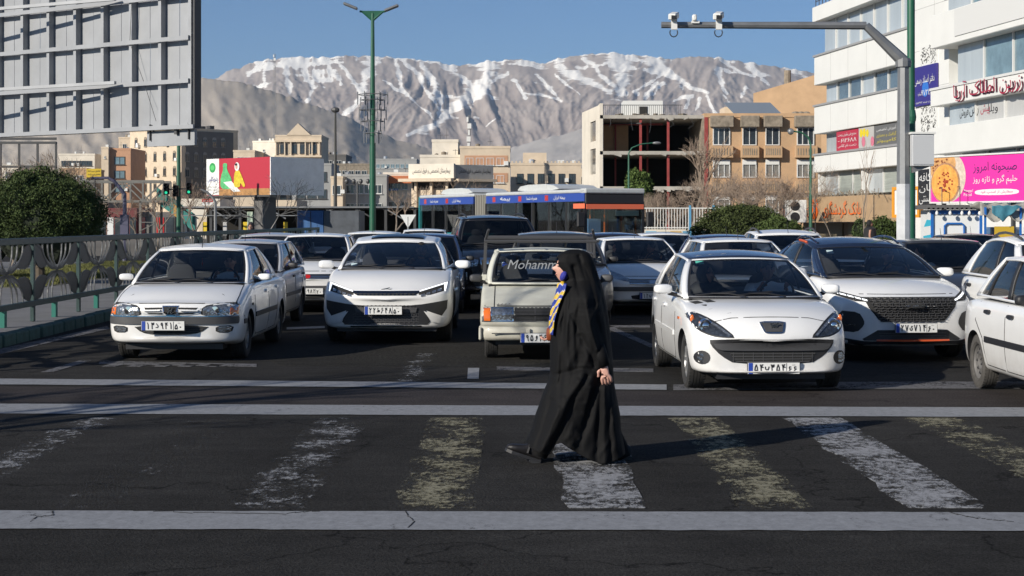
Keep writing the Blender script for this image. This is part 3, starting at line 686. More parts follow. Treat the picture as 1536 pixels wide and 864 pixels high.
def near_sedan():
    tab = sect(4.5, 1.68, (.24, .745), .752, (1.12, .945), .94, .95, 0, sedan=(3.55,))
    c = Car('sedan_car', 'white older sedan with black bumper strip nearest the green fence', (-4.17, 19.5, 0), math.radians(-.3), tab, M_WHITE, bow=.2, deck=(1.1, 3.65), group='cars waiting at the crossing')
    c.arches((.9, 3.57), .29, .335)
    c.cabin((1.2, .935, .76), (2.02, 1.345, .59), (2.95, 1.355, .58), (3.6, .96, .74), [((1.48, 2.1), (2.35, 2.4)), ((2.43, 2.46), (3.2, 2.95))], peak=.03, crown=.05, wbow=.14)
    f = c.front
    hl = f('headlight', [(-.78, .715), (-.60, .718), (-.40, .685), (-.38, .60), (-.42, .575), (-.79, .575)], M_LENS, .006, mirror=True, rnd=1)
    for i, s in enumerate((1, -1)):
        pl = [(-.79*s, .70), (-.70*s, .705), (-.71*s, .59), (-.79*s, .59)]
        f('turn_signal', pl, M_AMB, .012, .012, parent=hl[i]); c.disc('reflector', -.53*s, .64, .05, M_MIR, .006, .02, parent=hl[i])
    f('headlight_rim', [(-.80, .73), (-.60, .733), (-.38, .697), (-.36, .565), (-.80, .562)], M_SEAM, .002, mirror=True, rnd=1)
    f('grille_panel', [(-.37, .695), (.37, .695), (.34, .58), (-.34, .58)], M_WHITE, .008, rnd=1)
    f('upper_slot', [(-.33, .678), (-.10, .682), (-.10, .662), (-.31, .655)], M_SEAM, .012, .02, mirror=True)
    f('lower_slot', [(-.29, .615), (-.10, .612), (-.10, .592), (-.27, .6)], M_SEAM, .012, .02, mirror=True)
    f('grille_chrome', [(-.34, .65), (-.12, .655), (-.12, .642), (-.33, .637)], M_WHITE, .03, .03, mirror=True)
    f('emblem_frame', [(-.10, .705), (.10, .705), (.085, .63), (.05, .58), (-.05, .58), (-.085, .63)], M_CHR, .016); f('emblem', [(-.085, .692), (.085, .692), (.07, .63), (.04, .592), (-.04, .592), (-.07, .63)], M_SEAM, .02)
    lion(c, 0, .645, fy(c, 0, .645)-.026, .085, M_CHR)
    c.line('front', 'painted_highlight', [(-.80+.1*k, .572) for k in range(17)], .008, mat('painted blue highlight', (.03, .16, .32), .3), off=.03)  # bluish highlight along the strip's top edge, painted as a coloured line
    f('bumper_strip', [(-.83, .565), (.83, .565), (.835, .475), (-.835, .475)], M_TRIM, .026, .05)
    f('lower_grille', smooth_poly([(-.48, .462), (.48, .462), (.36, .37), (.2, .345), (-.2, .345), (-.36, .37)], 1), M_SEAM, .006)
    for k, z in enumerate((.44, .415, .39, .366)): c.line('front', 'grille_bar', [((-.44+.05*k)*(1-j/4), z) for j in range(9)], .009, M_TRIM, off=.012)
    f('fog_lamp_frame', smooth_poly([(-.75, .455), (-.54, .45), (-.54, .37), (-.72, .365)], 1), M_SEAM, .004, mirror=True)
    f('fog_lamp', smooth_poly([(-.73, .445), (-.56, .44), (-.56, .38), (-.70, .378)], 1), M_LENSF, .01, mirror=True)
    c.plate('13D94150', -.07, .465, y=-.055)
    c.line('front', 'hood_edge_gap', [(-.74+.185*k, .735-.012*abs(k-4)/4) for k in range(9)], .008, off=.007)
    c.line('top', 'hood_side_gap', [(-.74, .2), (-.745, .6), (-.72, 1.08)], .009, mirror=True)
    c.wipers(); MB().grid(lambda u, v: c.face(-.93+1.86*u, 0, True)+Vector((0, -.07*(1-v)-.005, .008-.008*(1-v))), 12, 1).build('cowl_panel', M_BLK, c.e, smooth=True, solid=.02)
    c.mirror(1.55, .98, .79, M_WHITE, (.11, .07, .06), .07)
    c.doors([[(1.3, .93), (1.24, .62), (1.27, .32), (1.4, .27), (2.28, .27), (2.38, .5), (2.40, .94)], [(2.42, .27), (2.98, .28), (3.1, .5), (3.2, .7), (3.32, .94)]], [(2.2, .80), (3.1, .82)], hm=M_WHITE)
    for s in (-1, 1): c.side('side_moulding', [(.45, .52), (.56, .52), (.56, .46), (.45, .46)], M_BLK, s, .012); c.side('side_moulding', [(1.28, .56), (3.05, .56), (3.05, .50), (1.28, .50)], M_BLK, s, .014)
    c.side('side_repeater', smooth_poly([(1.02, .66), (1.1, .66), (1.1, .69), (1.02, .69)], 1), M_SEAM, 1, .01)
    c.wheels(.30, .19, .80, 'cover'); c.antenna(.03)
    p = c.face(.02, .86, True); MB().tube([p+Vector((0, .1, 0)), p+Vector((0, .11, -.13))], .004, 4).blob(p+Vector((0, .11, -.15)), (.012, .01, .03), 8, 6).build('hanging_ornament', M_RED, c.e)
    MB().box((0, .4, .19), (1.2, .3, .07)).build('undertray', M_BLK, c.e)
    return c

def hex_mesh(c, x0, x1, z0, z1, nx, nz, m, off, name='grille_cell', shrink=0, w=.007):
    """staggered honeycomb bars, one joined part"""
    mb = MB(); dx = (x1-x0)/nx; dz = (z1-z0)/nz
    def P(x, z): h = c.ray((x, -1, z), (0, 1, 0)); return Vector((h.x, h.y-off, h.z))
    for j in range(nz+1):
        k0 = shrink*(j/nz); a, b = x0+shrink-k0, x1-shrink+k0; z = z0+dz*j; n = max(2, int((b-a)/dx)); st = .5 if j % 2 else 0
        for i in range(n):
            xa = a+(b-a)*i/n; xb = a+(b-a)*(i+1)/n; xm = (xa+xb)/2
            mb.beam(P(xa, z-dz*.16), P(xm, z+dz*.16), w, .01, up=(0, 1, 0)); mb.beam(P(xm, z+dz*.16), P(xb, z-dz*.16), w, .01, up=(0, 1, 0))
            if j < nz:
                xx = xa if j % 2 == 0 else xm
                mb.beam(P(xx, z), P(xx, z+dz), w*.8, .008, up=(0, 1, 0))
    return mb.build(name, m, c.e)

def crossover_sharp():
    tab = sect(4.6, 1.86, (.22, .76), .80, (1.2, 1.04), 1.05, 1.0, 0, sill=.24)
    c = Car('crossover_car', 'white sharp-nosed crossover with slim lit lamp strips and panoramic roof, beside the old pickup', (-1.77, 22.4, 0), 0, tab, M_WHITE, bow=.2, deck=(1.18, 4.4), group='cars waiting at the crossing')
    c.arches((.92, 3.65), .34, .385, lip='black')
    c.cabin((1.25, 1.035, .80), (2.25, 1.40, .62), (3.35, 1.44, .60), (4.3, 1.08, .78), [((1.6, 2.35), (2.6, 2.65)), ((2.68, 2.73), (3.9, 3.4))], peak=.05, crown=.055, wbow=.18, gl=M_GLD, sunroof=True)
    f = c.front
    for s in (1, -1):
        h = f('headlight', [(-.86*s, .87), (-.80*s, .86), (-.46*s, .755), (-.46*s, .70), (-.62*s, .70), (-.84*s, .755)], M_SEAM, .006)
        f('lamp_strip', [(-.85*s, .865), (-.80*s, .855), (-.47*s, .757), (-.47*s, .742), (-.80*s, .835), (-.81*s, .75), (-.83*s, .745)], M_DRL, .014, .012, parent=h)
        for k in range(4):
            x = -.77+.075*k; z = .785-.022*k; f('lamp_cell', [((x)*s, z), ((x+.055)*s, z-.015), ((x+.055)*s, z-.045), ((x)*s, z-.035)], M_LENS, .012, .01, parent=h)
    f('nose_bar', [(-.46, .755), (.46, .755), (.46, .725), (-.46, .725)], M_DCHR, .014)
    f('upper_grille', [(-.46, .722), (.46, .722), (.40, .69), (-.40, .69)], M_SEAM, .006)
    for k in range(15): x = -.4+.8*k/14; f('grille_bar', [(x, .718), (x+.02, .718), (x+.02, .694), (x, .694)], M_DCHR, .012, .01)
    f('front_mask', [(-.86, .62), (-.5, .565), (-.3, .55), (.3, .55), (.5, .565), (.86, .62), (.85, .50), (.78, .40), (.56, .48), (.62, .32), (.58, .28), (-.58, .28), (-.62, .32), (-.56, .48), (-.78, .40), (-.85, .50)], M_BLK, .008)
    f('number_bar', [(-.44, .52), (.44, .52), (.42, .45), (-.42, .45)], M_TRIM, .03, .04)
    hex_mesh(c, -.46, .46, .285, .43, 14, 4, M_TRIM, .016); hex_mesh(c, -.40, .40, .525, .548, 14, 1, M_TRIM, .016)
    f('bumper_blade', [(-.86, .36), (-.53, .47), (-.64, .32), (-.84, .27)], M_WHITE, .02, .05, mirror=True)
    f('skid_strip', [(-.5, .265), (.5, .265), (.5, .245), (-.5, .245)], M_DCHR, .012)
    c.plate('22T64850', -.03, .485, y=-.035)
    mb = MB(); y = fy(c, 0, .775)-.008
    mb.beam((-.07, y, .77), (.0, y, .785), .012, .006, up=(0, 1, 0)); mb.beam((0, y, .785), (.05, y, .80), .01, .006, up=(0, 1, 0)); mb.beam((0, y, .785), (.07, y, .772), .01, .006, up=(0, 1, 0)); mb.build('emblem', M_CHR, c.e)
    c.wipers(); MB().grid(lambda u, v: c.face(-.93+1.86*u, 0, True)+Vector((0, -.07*(1-v)-.005, .008-.008*(1-v))), 12, 1).build('cowl_panel', M_BLK, c.e, smooth=True, solid=.02)
    c.mirror(1.7, 1.05, .87, M_WHITE, (.14, .08, .085), .09)
    c.doors([[(1.5, 1.03), (1.42, .6), (1.5, .34), (2.6, .34), (2.66, 1.04)], [(2.7, .34), (3.2, .36), (3.5, .75), (3.7, 1.04)]], [(2.45, .86), (3.5, .88)], hm=M_WHITE)
    for s in (-1, 1): c.side('sill_cladding', [(1.35, .34), (3.2, .34), (3.2, .25), (1.35, .25)], M_BLK, s, .01)
    c.wheels(.34, .225, .89, 'alloy5')
    p = c.face(-.8, .12, True); MB().box((p.x+.06, p.y-.002, p.z), (.09, .004, .07), rot=Matrix.Rotation(-.9, 3, 'X')).build('toll_sticker', mat('sticker pale', (.5, .62, .62), .5), c.ws)
    MB().box((0, .45, .22), (1.4, .5, .08)).build('undertray', M_BLK, c.e)
    return c

def pickup():
    tab = [(0, .50, .56, .57, .76), (.02, .44, .60, .61, .785), (.05, .40, .64, .655, .79), (.12, .38, .66, .69, .795), (.35, .3, .74, .765, .80), (.7, .25, .82, .85, .80), (1.0, .25, .89, .93, .80), (1.12, .25, .90, .90, .80), (2.15, .25, .92, .92, .80), (2.25, .25, .92, .92, .80), (3.0, .25, .92, .92, .80), (3.85, .25, .92, .92, .80), (3.95, .3, .90, .90, .78), (3.98, .4, .8, .8, .7)]
    c = Car('pickup_truck', 'old cream pickup with a script sticker across its windscreen, behind the walking woman', (.40, 19.75, 0), math.radians(.5), tab, M_CREAM, bow=.03, deck=(1.0, 3.95), rear_bow=.02, tum=.965, category='pickup truck')
    c.arches((.66, 3.1), .285, .335)
    c.cabin((1.02, .935, .70), (1.72, 1.335, .59), (2.1, 1.345, .585), (2.22, .95, .68), [((1.3, 1.85), (2.0, 2.0))], peak=.005, crown=.035, wbow=.1)
    f = c.front
    f('nose_trim', [(-.775, .672), (.775, .672), (.775, .49), (-.775, .49)], M_TRIM, .004)
    for s in (1, -1):
        h = f('headlight', [(-.645*s, .66), (-.395*s, .66), (-.395*s, .505), (-.645*s, .505)], M_LENS, .014)
        f('headlight_rim', [(-.66*s, .668), (-.38*s, .668), (-.38*s, .497), (-.66*s, .497)], M_CHR, .008)
        f('turn_signal', [(-.755*s, .66), (-.668*s, .66), (-.668*s, .505), (-.745*s, .505)], M_AMB, .014)
    g = f('grille', [(-.37, .662), (.37, .662), (.37, .50), (-.37, .50)], M_SEAM, .008)
    for z in [.512+.0165*k for k in range(9)]: f('grille_bar', [(-.355, z), (.355, z), (.355, z+.006), (-.355, z+.006)], M_TRIM, .02, .015, parent=g)
    for x in (-.12, .12): f('grille_rib', [(x, .505), (x+.012, .505), (x+.012, .658), (x, .658)], M_TRIM, .022, .016, parent=g)
    mb = MB(); mb.grid(lambda u, v: Vector((-.80+1.6*u, -.10+.10*abs(2*u-1)**6*1.2-.02*math.sin(PI*v), .27+.17*v)), 20, 4); bmp = mb.build('front_bumper', M_CREAM, c.e, smooth=True, solid=.04)
    MB().box((0, -.13, .36), (1.3, .012, .012)).build('bumper_crease', M_TRIM, bmp)
    for s in (-1, 1): MB().bb((s*.77, -.06, .27), (s*.81, .35, .43)).build('bumper_end', M_CREAM, bmp, bevel=.015); MB().box((s*.2, -.135, .375), (.05, .03, .09)).build('overrider', M_CREAM, bmp, bevel=.01)
    c.plate('95V46812', -.035, .305, y=-.14)
    c.line('front', 'hood_edge_gap', [(-.74+.185*k, .682) for k in range(9)], .012, off=.004)
    c.line('top', 'hood_side_gap', [(-.62, .1), (-.61, .98)], .012, mirror=True); c.line('top', 'hood_ridge', [(.42, .12), (.40, .9)], .03, M_CREAM, off=.012, mirror=False)
    c.wipers(-1); MB().grid(lambda u, v: c.face(-.93+1.86*u, 0, True)+Vector((0, -.07*(1-v)-.005, .012-.008*(1-v))), 12, 1).build('cowl_panel', M_CREAM, c.e, smooth=True, solid=.02)
    mb = MB(); y = fy(c, -.5, .7)-.012
    for k in range(4): mb.beam((-.58+.045*k, y, .695), (-.56+.045*k, y, .71), .007, .004, up=(0, 1, 0))
    mb.beam((-.59, y, .695), (-.40, y, .698), .006, .004, up=(0, 1, 0)); mb.build('maker_script', M_TRIM, c.e)
    c.mirror(1.35, .96, .74, M_TRIM, (.10, .055, .065), .08)
    c.doors([[(1.16, .9), (1.14, .35), (1.2, .28), (2.05, .28), (2.08, .92)]], [(1.92, .78)])
    # windscreen script
    p, q = c.face(-.74, .66, True), c.face(.74, .66, True); up = (c.face(0, .8, True)-c.face(0, .5, True)).normalized()
    zc = 1.165; t = lettering('Mohammad', mat('sticker grey', (.30, .31, .31), .5), c.ws, (-.03, 1, zc), (1, 0, 0), (0, 0, 1), w=.80, h=.115, fa=False, bold=.004, name='windscreen_script')
    gb = BVHTree.FromPolygons([v.co[:] for v in c.ws.data.vertices], [tuple(q.vertices) for q in c.ws.data.polygons])
    for v in t.data.vertices:
        v.co.x += (v.co.z-zc)*.35; h = gb.ray_cast(Vector((v.co.x, -1, v.co.z)), Vector((0, 1, 0)))
        if h[0]: v.co.y = h[0].y-.008
    # load bed with rack
    bed = MB()
    for s in (-1, 1): bed.bb((s*.80, 2.28, .90), (s*.77, 3.92, .98))
    bed.bb((-.80, 2.26, .90), (.80, 2.30, 1.0)); bed.build('bed_rim', M_CREAM, c.e, bevel=.01)
    for s in (-1, 1):
        for y in (2.32, 3.1, 3.85): MB().beam((s*.765, y, .95), (s*.745, y, 1.5), .035).build('rack_post', M_TRIM, c.e)
        MB().tube([(s*.74, 1.55, 1.465), (s*.745, 3.9, 1.47)], .02, 6).build('rack_rail', M_TRIM, c.e); MB().tube([(s*.745, 2.3, 1.28), (s*.75, 3.9, 1.28)], .016, 6).build('rack_rail', M_TRIM, c.e)
        MB().tube([(s*.745, 2.0, 1.47), (s*.70, 1.8, 1.62)], .018, 6).build('rack_rail', M_TRIM, c.e)
        for k in range(4): MB().box((s*.745, 2.35+.0, 1.05+k*.1), (.02, .05, .02)).build('rack_hook', M_TRIM, c.e)
    for y, z in ((1.55, 1.465), (2.3, 1.50), (3.85, 1.5)): MB().tube([(-.745, y, z), (.745, y, z)], .022, 6).build('rack_bar', M_TRIM, c.e)
    for x in (-.33, 0, .33): MB().tube([(x, 1.55, 1.465), (x, 1.62, 1.40)], .014, 6).build('rack_foot', M_TRIM, c.e)
    c.wheels(.285, .165, .74, 'steel')
    MB().box((0, .4, .3), (1.2, .5, .2)).build('undertray', M_BLK, c.e)
    return c

def crossover_grille():
    tab = sect(4.34, 1.78, (.2, .80), .83, (1.18, 1.02), 1.03, 1.0, 0, sill=.24)
    c = Car('crossover_car', 'white crossover with black roof, honeycomb grille and orange bumper line, right of the near hatchback', (4.93, 19.56, 0), math.radians(6), tab, M_WHITE, bow=.24, deck=(1.16, 4.2))
    c.arches((.9, 3.5), .335, .38, lip='black')
    c.cabin((1.22, 1.02, .80), (2.15, 1.385, .63), (3.3, 1.42, .60), (4.1, 1.08, .78), [((1.55, 2.2), (2.5, 2.55)), ((2.58, 2.62), (3.6, 3.3))], pil=M_NAVY, roofm=M_NAVY, peak=.06, crown=.055, wbow=.18)
    f = c.front
    for s in (1, -1):
        h = f('headlight', [(-.90*s, .885), (-.80*s, .865), (-.55*s, .785), (-.55*s, .745), (-.70*s, .755), (-.88*s, .83)], M_SEAM, .008)
        for k in range(5):
            x = -.86+.063*k; z = .852-.019*k; f('lamp_cell', [(x*s, z+.012), ((x+.05)*s, z-.004), ((x+.05)*s, z-.022), (x*s, z-.008)], M_DRL, .016, .01, parent=h)
        f('fog_lamp_housing', smooth_poly([(-.87*s, .635), (-.66*s, .62), (-.60*s, .52), (-.60*s, .46), (-.68*s, .37), (-.85*s, .38)], 1), M_BLK, .008)
        f('fog_lamp', [(-.80*s, .48), (-.70*s, .475), (-.70*s, .455), (-.80*s, .46)], M_LENSD, .02)
    g = f('grille', [(-.60, .80), (-.3, .805), (.3, .805), (.60, .80), (.55, .68), (.43, .53), (.38, .50), (-.38, .50), (-.43, .53), (-.55, .68)], M_SEAM, .008)
    hex_mesh(c, -.56, .56, .51, .79, 15, 9, M_TRIM, .02, shrink=.15)
    f('grille_emblem', smooth_poly([(-.13, .725), (.13, .725), (.13, .675), (-.13, .675)], 2), M_SEAM, .03, .03)
    lettering('KMC', M_CHR, c.e, (0, fy(c, 0, .70)-.036, .70), (1, 0, 0), (0, 0, 1), h=.024, fa=False, bold=.02, name='emblem_letters')
    for s in (-1, 1): MB().beam((s*.07, fy(c, s*.08, .7)-.034, .70), (s*.13, fy(c, s*.12, .7)-.034, .70), .008).build('emblem_wing', M_CHR, c.e)
    f('lower_grille', [(-.44, .40), (.44, .40), (.62, .29), (.60, .27), (-.60, .27), (-.62, .29)], M_BLK, .008)
    for z in (.36, .33): c.line('front', 'grille_bar', [(-.42+.105*j, z) for j in range(9)], .008, M_TRIM, off=.016)
    f('orange_strip', [(-.46, .285), (.46, .285), (.46, .265), (-.46, .265)], mat('orange trim', (.55, .09, .03), .4), .024, .03)
    f('lower_bumper', [(-.84, .30), (-.6, .265), (.6, .265), (.84, .30), (.80, .20), (-.80, .20)], M_BLK, .012)
    c.plate('27Y71460', -.0, .432, y=-.03)
    c.line('front', 'hood_edge_gap', [(-.6+.15*k, .835) for k in range(9)], .007, off=.003)
    MB().grid(lambda u, v: c.roof(0.0+.02*v, .25+.3*u)+Vector((-.012, 0, .02)), 8, 1).build('orange_roof_trim', mat('orange trim', (.55, .09, .03), .4), c.e, smooth=True, solid=.03)
    c.rails(M_NAVY, .04)
    MB().grid(lambda u, v: c.face(-.93+1.86*u, 0, True)+Vector((0, -.07*(1-v)-.005, .012-.008*(1-v))), 12, 1).build('cowl_panel', M_BLK, c.e, smooth=True, solid=.02)
    c.mirror(1.62, 1.03, .86, M_WHITE, (.135, .08, .08), .07)
    c.doors([[(1.45, 1.02), (1.38, .6), (1.5, .34), (2.5, .34), (2.56, 1.04)], [(2.6, .34), (3.1, .36), (3.35, .75), (3.6, 1.04)]], [(2.35, .86), (3.35, .88)], hm=M_WHITE)
    for s in (-1, 1): c.side('sill_cladding', [(1.35, .34), (3.1, .34), (3.1, .24), (1.35, .24)], M_BLK, s, .01)
    c.wheels(.33, .22, .875, 'alloy5'); c.wipers()
    p = c.face(-.82, .78, True); MB().box((p.x+.08, p.y-.002, p.z), (.09, .004, .07), rot=Matrix.Rotation(-.9, 3, 'X')).build('toll_sticker', mat('sticker pale', (.5, .62, .62), .5), c.ws)
    return c

def boxy(name, label, loc, yaw, paint, L=3.94, W=1.6, H=1.42, sedan=None, cat='car', nose_z=.70, cowl=(1.0, .93), belt=.94, gl=None, rails=False, kind='steel', r=.28, wb=(.72, 3.06), wins=None, rr=None, rb=None, lamps='box', platez=.42, seq='73B98220', sub=1, mirror_m=None, roofm=None, antenna=True, front=True, group='cars waiting at the crossing', track=None, peak=.02, gls=None, hatch=True, tyre=None, grille_m=None, head=None, pil=None, plate_x=0):
    tab = sect(L, W, (.24, nose_z), nose_z+.02, cowl, belt, belt, 0, sedan=sedan, sill=.2)
    c = Car(name, label, loc, yaw, tab, paint, bow=.12, deck=(cowl[0]-.02, sedan[0]+.1 if sedan else L-.2), category=cat, group=group, sub=sub)
    c.arches(wb, r, r+.045)
    hw = W/2
    head = head or (cowl[0]+.85, H-.075, hw*.72)
    rr = rr or ((sedan[0]-.6) if sedan else L-.75, H-.07, hw*.71); rb = rb or ((sedan[0]+.05) if sedan else L-.12, belt+.02, hw*.89)
    wins = wins or [((cowl[0]+.3, head[0]+.1), (cowl[0]+1.2, cowl[0]+1.25)), ((cowl[0]+1.28, cowl[0]+1.31), (rb[0]-.35, rr[0]-.0))]
    c.cabin((cowl[0]+.06, cowl[1], hw*.92), head, rr, rb, wins, peak=peak, crown=.045, gl=gl or M_GL, gls=gls or M_GLD, roofm=roofm, pil=pil)
    if front:
        f = c.front; w = hw-.04
        if lamps == 'box':
            f('headlight', [(-w, nose_z), (-w+.30, nose_z-.01), (-w+.30, nose_z-.13), (-w, nose_z-.14)], M_LENS, .008, mirror=True, rnd=1)
        elif lamps == 'drop':
            f('headlight', [(-w+.02, nose_z+.14), (-w+.12, nose_z+.13), (-w+.40, nose_z-.03), (-w+.34, nose_z-.07), (-w+.05, nose_z-.0)], M_LENS, .008, mirror=True, rnd=1)
        g = f('grille', [(-w+.33, nose_z-.02), (w-.33, nose_z-.02), (w-.36, nose_z-.11), (-w+.36, nose_z-.11)], M_SEAM, .006)
        for k in range(3): f('grille_bar', [(-w+.35, nose_z-.035-.028*k), (w-.35, nose_z-.035-.028*k), (w-.35, nose_z-.045-.028*k), (-w+.35, nose_z-.045-.028*k)], grille_m or M_CHR, .016, .015, parent=g)
        f('bumper_strip', [(-hw+.01, .52), (hw-.01, .52), (hw-.01, .44), (-hw+.01, .44)], M_TRIM, .02, .04)
        f('lower_grille', smooth_poly([(-.42, .38), (.42, .38), (.38, .28), (-.38, .28)], 1), M_SEAM, .008)
        c.line('front', 'hood_edge_gap', [(-.6+.15*k, nose_z+.03) for k in range(9)], .009)
        f('emblem', smooth_poly([(-.07, nose_z-.03), (.07, nose_z-.03), (.07, nose_z-.10), (-.07, nose_z-.10)], 1), M_RED if seq.startswith('73') else M_CHR, .02, .02)
        if seq: c.plate(seq, plate_x, platez, y=-.03)
        c.wipers()
    MB().grid(lambda u, v: c.face(-.93+1.86*u, 0, True)+Vector((0, -.07*(1-v)-.005, .012-.008*(1-v))), 12, 1).build('cowl_panel', M_BLK, c.e, smooth=True, solid=.02)
    c.mirror(cowl[0]+.4, belt+.05, hw-.04, mirror_m or M_BLK, (.10, .06, .065), .06)
    y = cowl[0]
    c.doors([[(y+.22, belt-.03), (y+.2, .35), (y+.3, .27), (y+1.2, .27), (y+1.23, belt-.02)], [(y+1.26, .27), (wb[1]-.42, .28), (wb[1]-.3, .55), (wb[1]-.05, .72), (rb[0]-.28, belt-.02)]], [(y+1.05, belt-.12), (rb[0]-.62, belt-.11)])
    for s in (-1, 1): c.side('side_moulding', [(y+.22, .57), (wb[1]-.4, .57), (wb[1]-.4, .51), (y+.22, .51)], M_BLK if tyre else M_TRIM, s, .014)
    c.wheels(r, .165, track or hw-.045, kind, tyre=tyre)
    if antenna: c.antenna(.04)
    if rails: c.rails()
    MB().box((0, L/2, .22), (W*.7, L*.8, .1)).build('undertray', M_BLK, c.e)
    return c

def offroad():
    tab = sect(4.75, 1.9, (.35, 1.02), 1.06, (1.35, 1.22), 1.22, 1.1, 0, sill=.42)
    c = Car('offroad_car', 'large black off-roader with chrome headlights behind the cream pickup', (-.12, 31.0, 0), math.radians(6), tab, M_BLACKP, bow=.14, deck=(1.33, 4.6), category='off-road car')
    c.arches((.9, 3.7), .39, .45)
    c.cabin((1.42, 1.22, .84), (2.05, 1.76, .68), (4.2, 1.80, .66), (4.65, 1.25, .78), [((1.75, 2.2), (2.65, 2.7)), ((2.74, 2.78), (3.65, 3.6)), ((3.75, 3.7), (4.4, 4.1))], peak=.03, crown=.05, gl=M_GLT, gls=M_GLT, glr=M_GLB)
    f = c.front
    f('headlight', [(-.93, 1.02), (-.86, 1.03), (-.52, .98), (-.55, .86), (-.72, .84), (-.90, .90)], M_LENS, .01, mirror=True)
    g = f('grille', [(-.50, 1.02), (.50, 1.02), (.46, .74), (-.46, .74)], M_CHR, .016)
    for k in range(7): x = -.42+.14*k; f('grille_opening', [(x-.05, .98), (x+.05, .98), (x+.05, .78), (x-.05, .78)], M_SEAM, .022, .01, parent=g)
    c.disc('emblem', 0, .88, .09, M_CHR, .03); c.disc('emblem_blue', 0, .88, .07, M_PBLUE, .034)
    f('bumper_pad', [(-.62, .72), (.62, .72), (.6, .56), (-.6, .56)], M_TRIM, .04, .06); c.disc('fog_lamp', -.76, .66, .075, M_LENS, .012, .04, True)
    f('fog_lamp_housing', smooth_poly([(-.90, .78), (-.66, .78), (-.66, .55), (-.88, .56)], 1), M_SEAM, .005, mirror=True)
    f('skid_plate', [(-.8, .46), (.8, .46), (.78, .40), (-.78, .40)], M_CHR, .02); c.plate('46B11322', 0, .62, y=-.06)
    c.mirror(1.8, 1.25, .90, M_BLACKP, (.14, .08, .11), .08); c.rails(M_BLK); c.wipers()
    c.doors([[(1.6, 1.2), (1.5, .6), (1.6, .5), (2.68, .5), (2.7, 1.2)], [(2.72, .5), (3.2, .5), (3.5, .9), (3.7, 1.2)]], [(2.5, 1.02), (3.5, 1.03)], hm=M_CHR)
    c.wheels(.385, .26, .90, 'alloy'); MB().box((0, 2.4, .4), (1.3, 3.8, .15)).build('undertray', M_BLK, c.e)
    p = c.face(.5, .3, True)
    return c

CARS = {}
CARS['hatch'] = near_hatch(); CARS['sedan'] = near_sedan(); CARS['sharp'] = crossover_sharp(); CARS['pickup'] = pickup(); CARS['x33'] = crossover_grille(); CARS['off'] = offroad()
G2 = dict(sub=1)
CARS['right'] = boxy('sedan_car', 'dusty white small sedan cut off by the right edge, nearest car there', (5.61, 13.42, 0), 0, M_WHITE, L=3.94, W=1.6, H=1.42, sedan=(3.35,), wb=(.72, 3.26), belt=.93, sub=2, tyre=M_TYRED, wins=[((1.3, 1.9), (2.2, 2.25)), ((2.3, 2.33), (2.98, 2.76)), ((3.03, 2.80), (3.28, 2.86))], rr=(2.9, 1.36, .57), rb=(3.42, .96, .72), track=.765)
CARS['right2'] = boxy('hatchback', 'white hatchback with roof rack rails and tinted rear windows at the right edge', (6.95, 18.1, 0), 0, M_WHITE, L=4.0, W=1.74, H=1.53, rails=True, belt=1.0, cowl=(1.05, 1.0), r=.3, wb=(.8, 3.38), gls=M_GLB, peak=.06, mirror_m=M_WHITE, sub=2, pil=M_WHITE)
CARS['sd'] = boxy('sedan_car', 'white rounded sedan with two occupants, level with the walking woman on her right', (2.60, 29.4, 0), math.radians(6), M_WHITE, L=4.2, W=1.66, H=1.44, sedan=(3.45,), nose_z=.68, lamps='drop', platez=.36, seq='12B67033', cowl=(1.1, .95), wb=(.75, 3.2), r=.3, kind='cover')
CARS['behind_sedan'] = boxy('hatchback', 'silver hatchback with black mirrors right behind the older white sedan', (-4.46, 24.7, 0), math.radians(-1), M_SILVER, L=3.9, W=1.58, H=1.44, wb=(.72, 3.1), seq='34D55711')
CARS['pride'] = boxy('hatchback', 'white small hatchback with red oval badge, left of the sharp-nosed crossover', (-3.84, 29.9, 0), math.radians(1), M_WHITE, L=3.94, W=1.62, H=1.5, wb=(.72, 3.06), belt=.98, cowl=(1.0, .98), nose_z=.76, platez=.42, seq='73D98220', plate_x=.05)
CARS['grey_mpv'] = boxy('crossover_car', 'dark grey crossover hidden behind the cream pickup', (.82, 26.2, 0), math.radians(1), M_GREYP, L=4.3, W=1.78, H=1.56, belt=1.0, cowl=(1.1, 1.0), nose_z=.82, lamps='drop', r=.33, wb=(.85, 3.4), seq='61T40512', platez=.5)
CARS['gsedan'] = boxy('sedan_car', 'dark grey sedan with a driver in white behind the black-roofed crossover', (6.95, 24.3, 0), math.radians(-3), M_GREYP, L=4.5, W=1.72, H=1.46, sedan=(3.6,), cowl=(1.15, .95), r=.3, wb=(.9, 3.55), seq='28B71155')
CARS['w_hatch'] = boxy('hatchback', 'white hatchback seen over the dark roof of the near hatchback', (3.92, 25.0, 0), math.radians(4), M_WHITE, L=3.9, W=1.64, H=1.46, seq='15D38844', wb=(.72, 3.06))
CARS['blue_pride'] = boxy('hatchback', 'light blue hatchback beside the large black off-roader', (-1.55, 37.2, 0), math.radians(3), M_BLUEP, L=3.94, W=1.6, H=1.42, seq='44T56677', wb=(.72, 3.06))
CARS['navy_top'] = boxy('sedan_car', 'navy sedan whose roof shows behind the sharp-nosed crossover', (-1.72, 29.5, 0), 0, M_DARKBLUE, L=4.2, W=1.68, H=1.5, seq='19B20333', sedan=(3.4,), wb=(.8, 3.3))
CARS['dkblue'] = boxy('sedan_car', 'dark blue sedan in the fourth row, left of the bushy shrub', (4.45, 30.6, 0), math.radians(3), M_DARKBLUE, L=4.3, W=1.72, H=1.47, sedan=(3.5,), seq='66B10988', wb=(.85, 3.35))
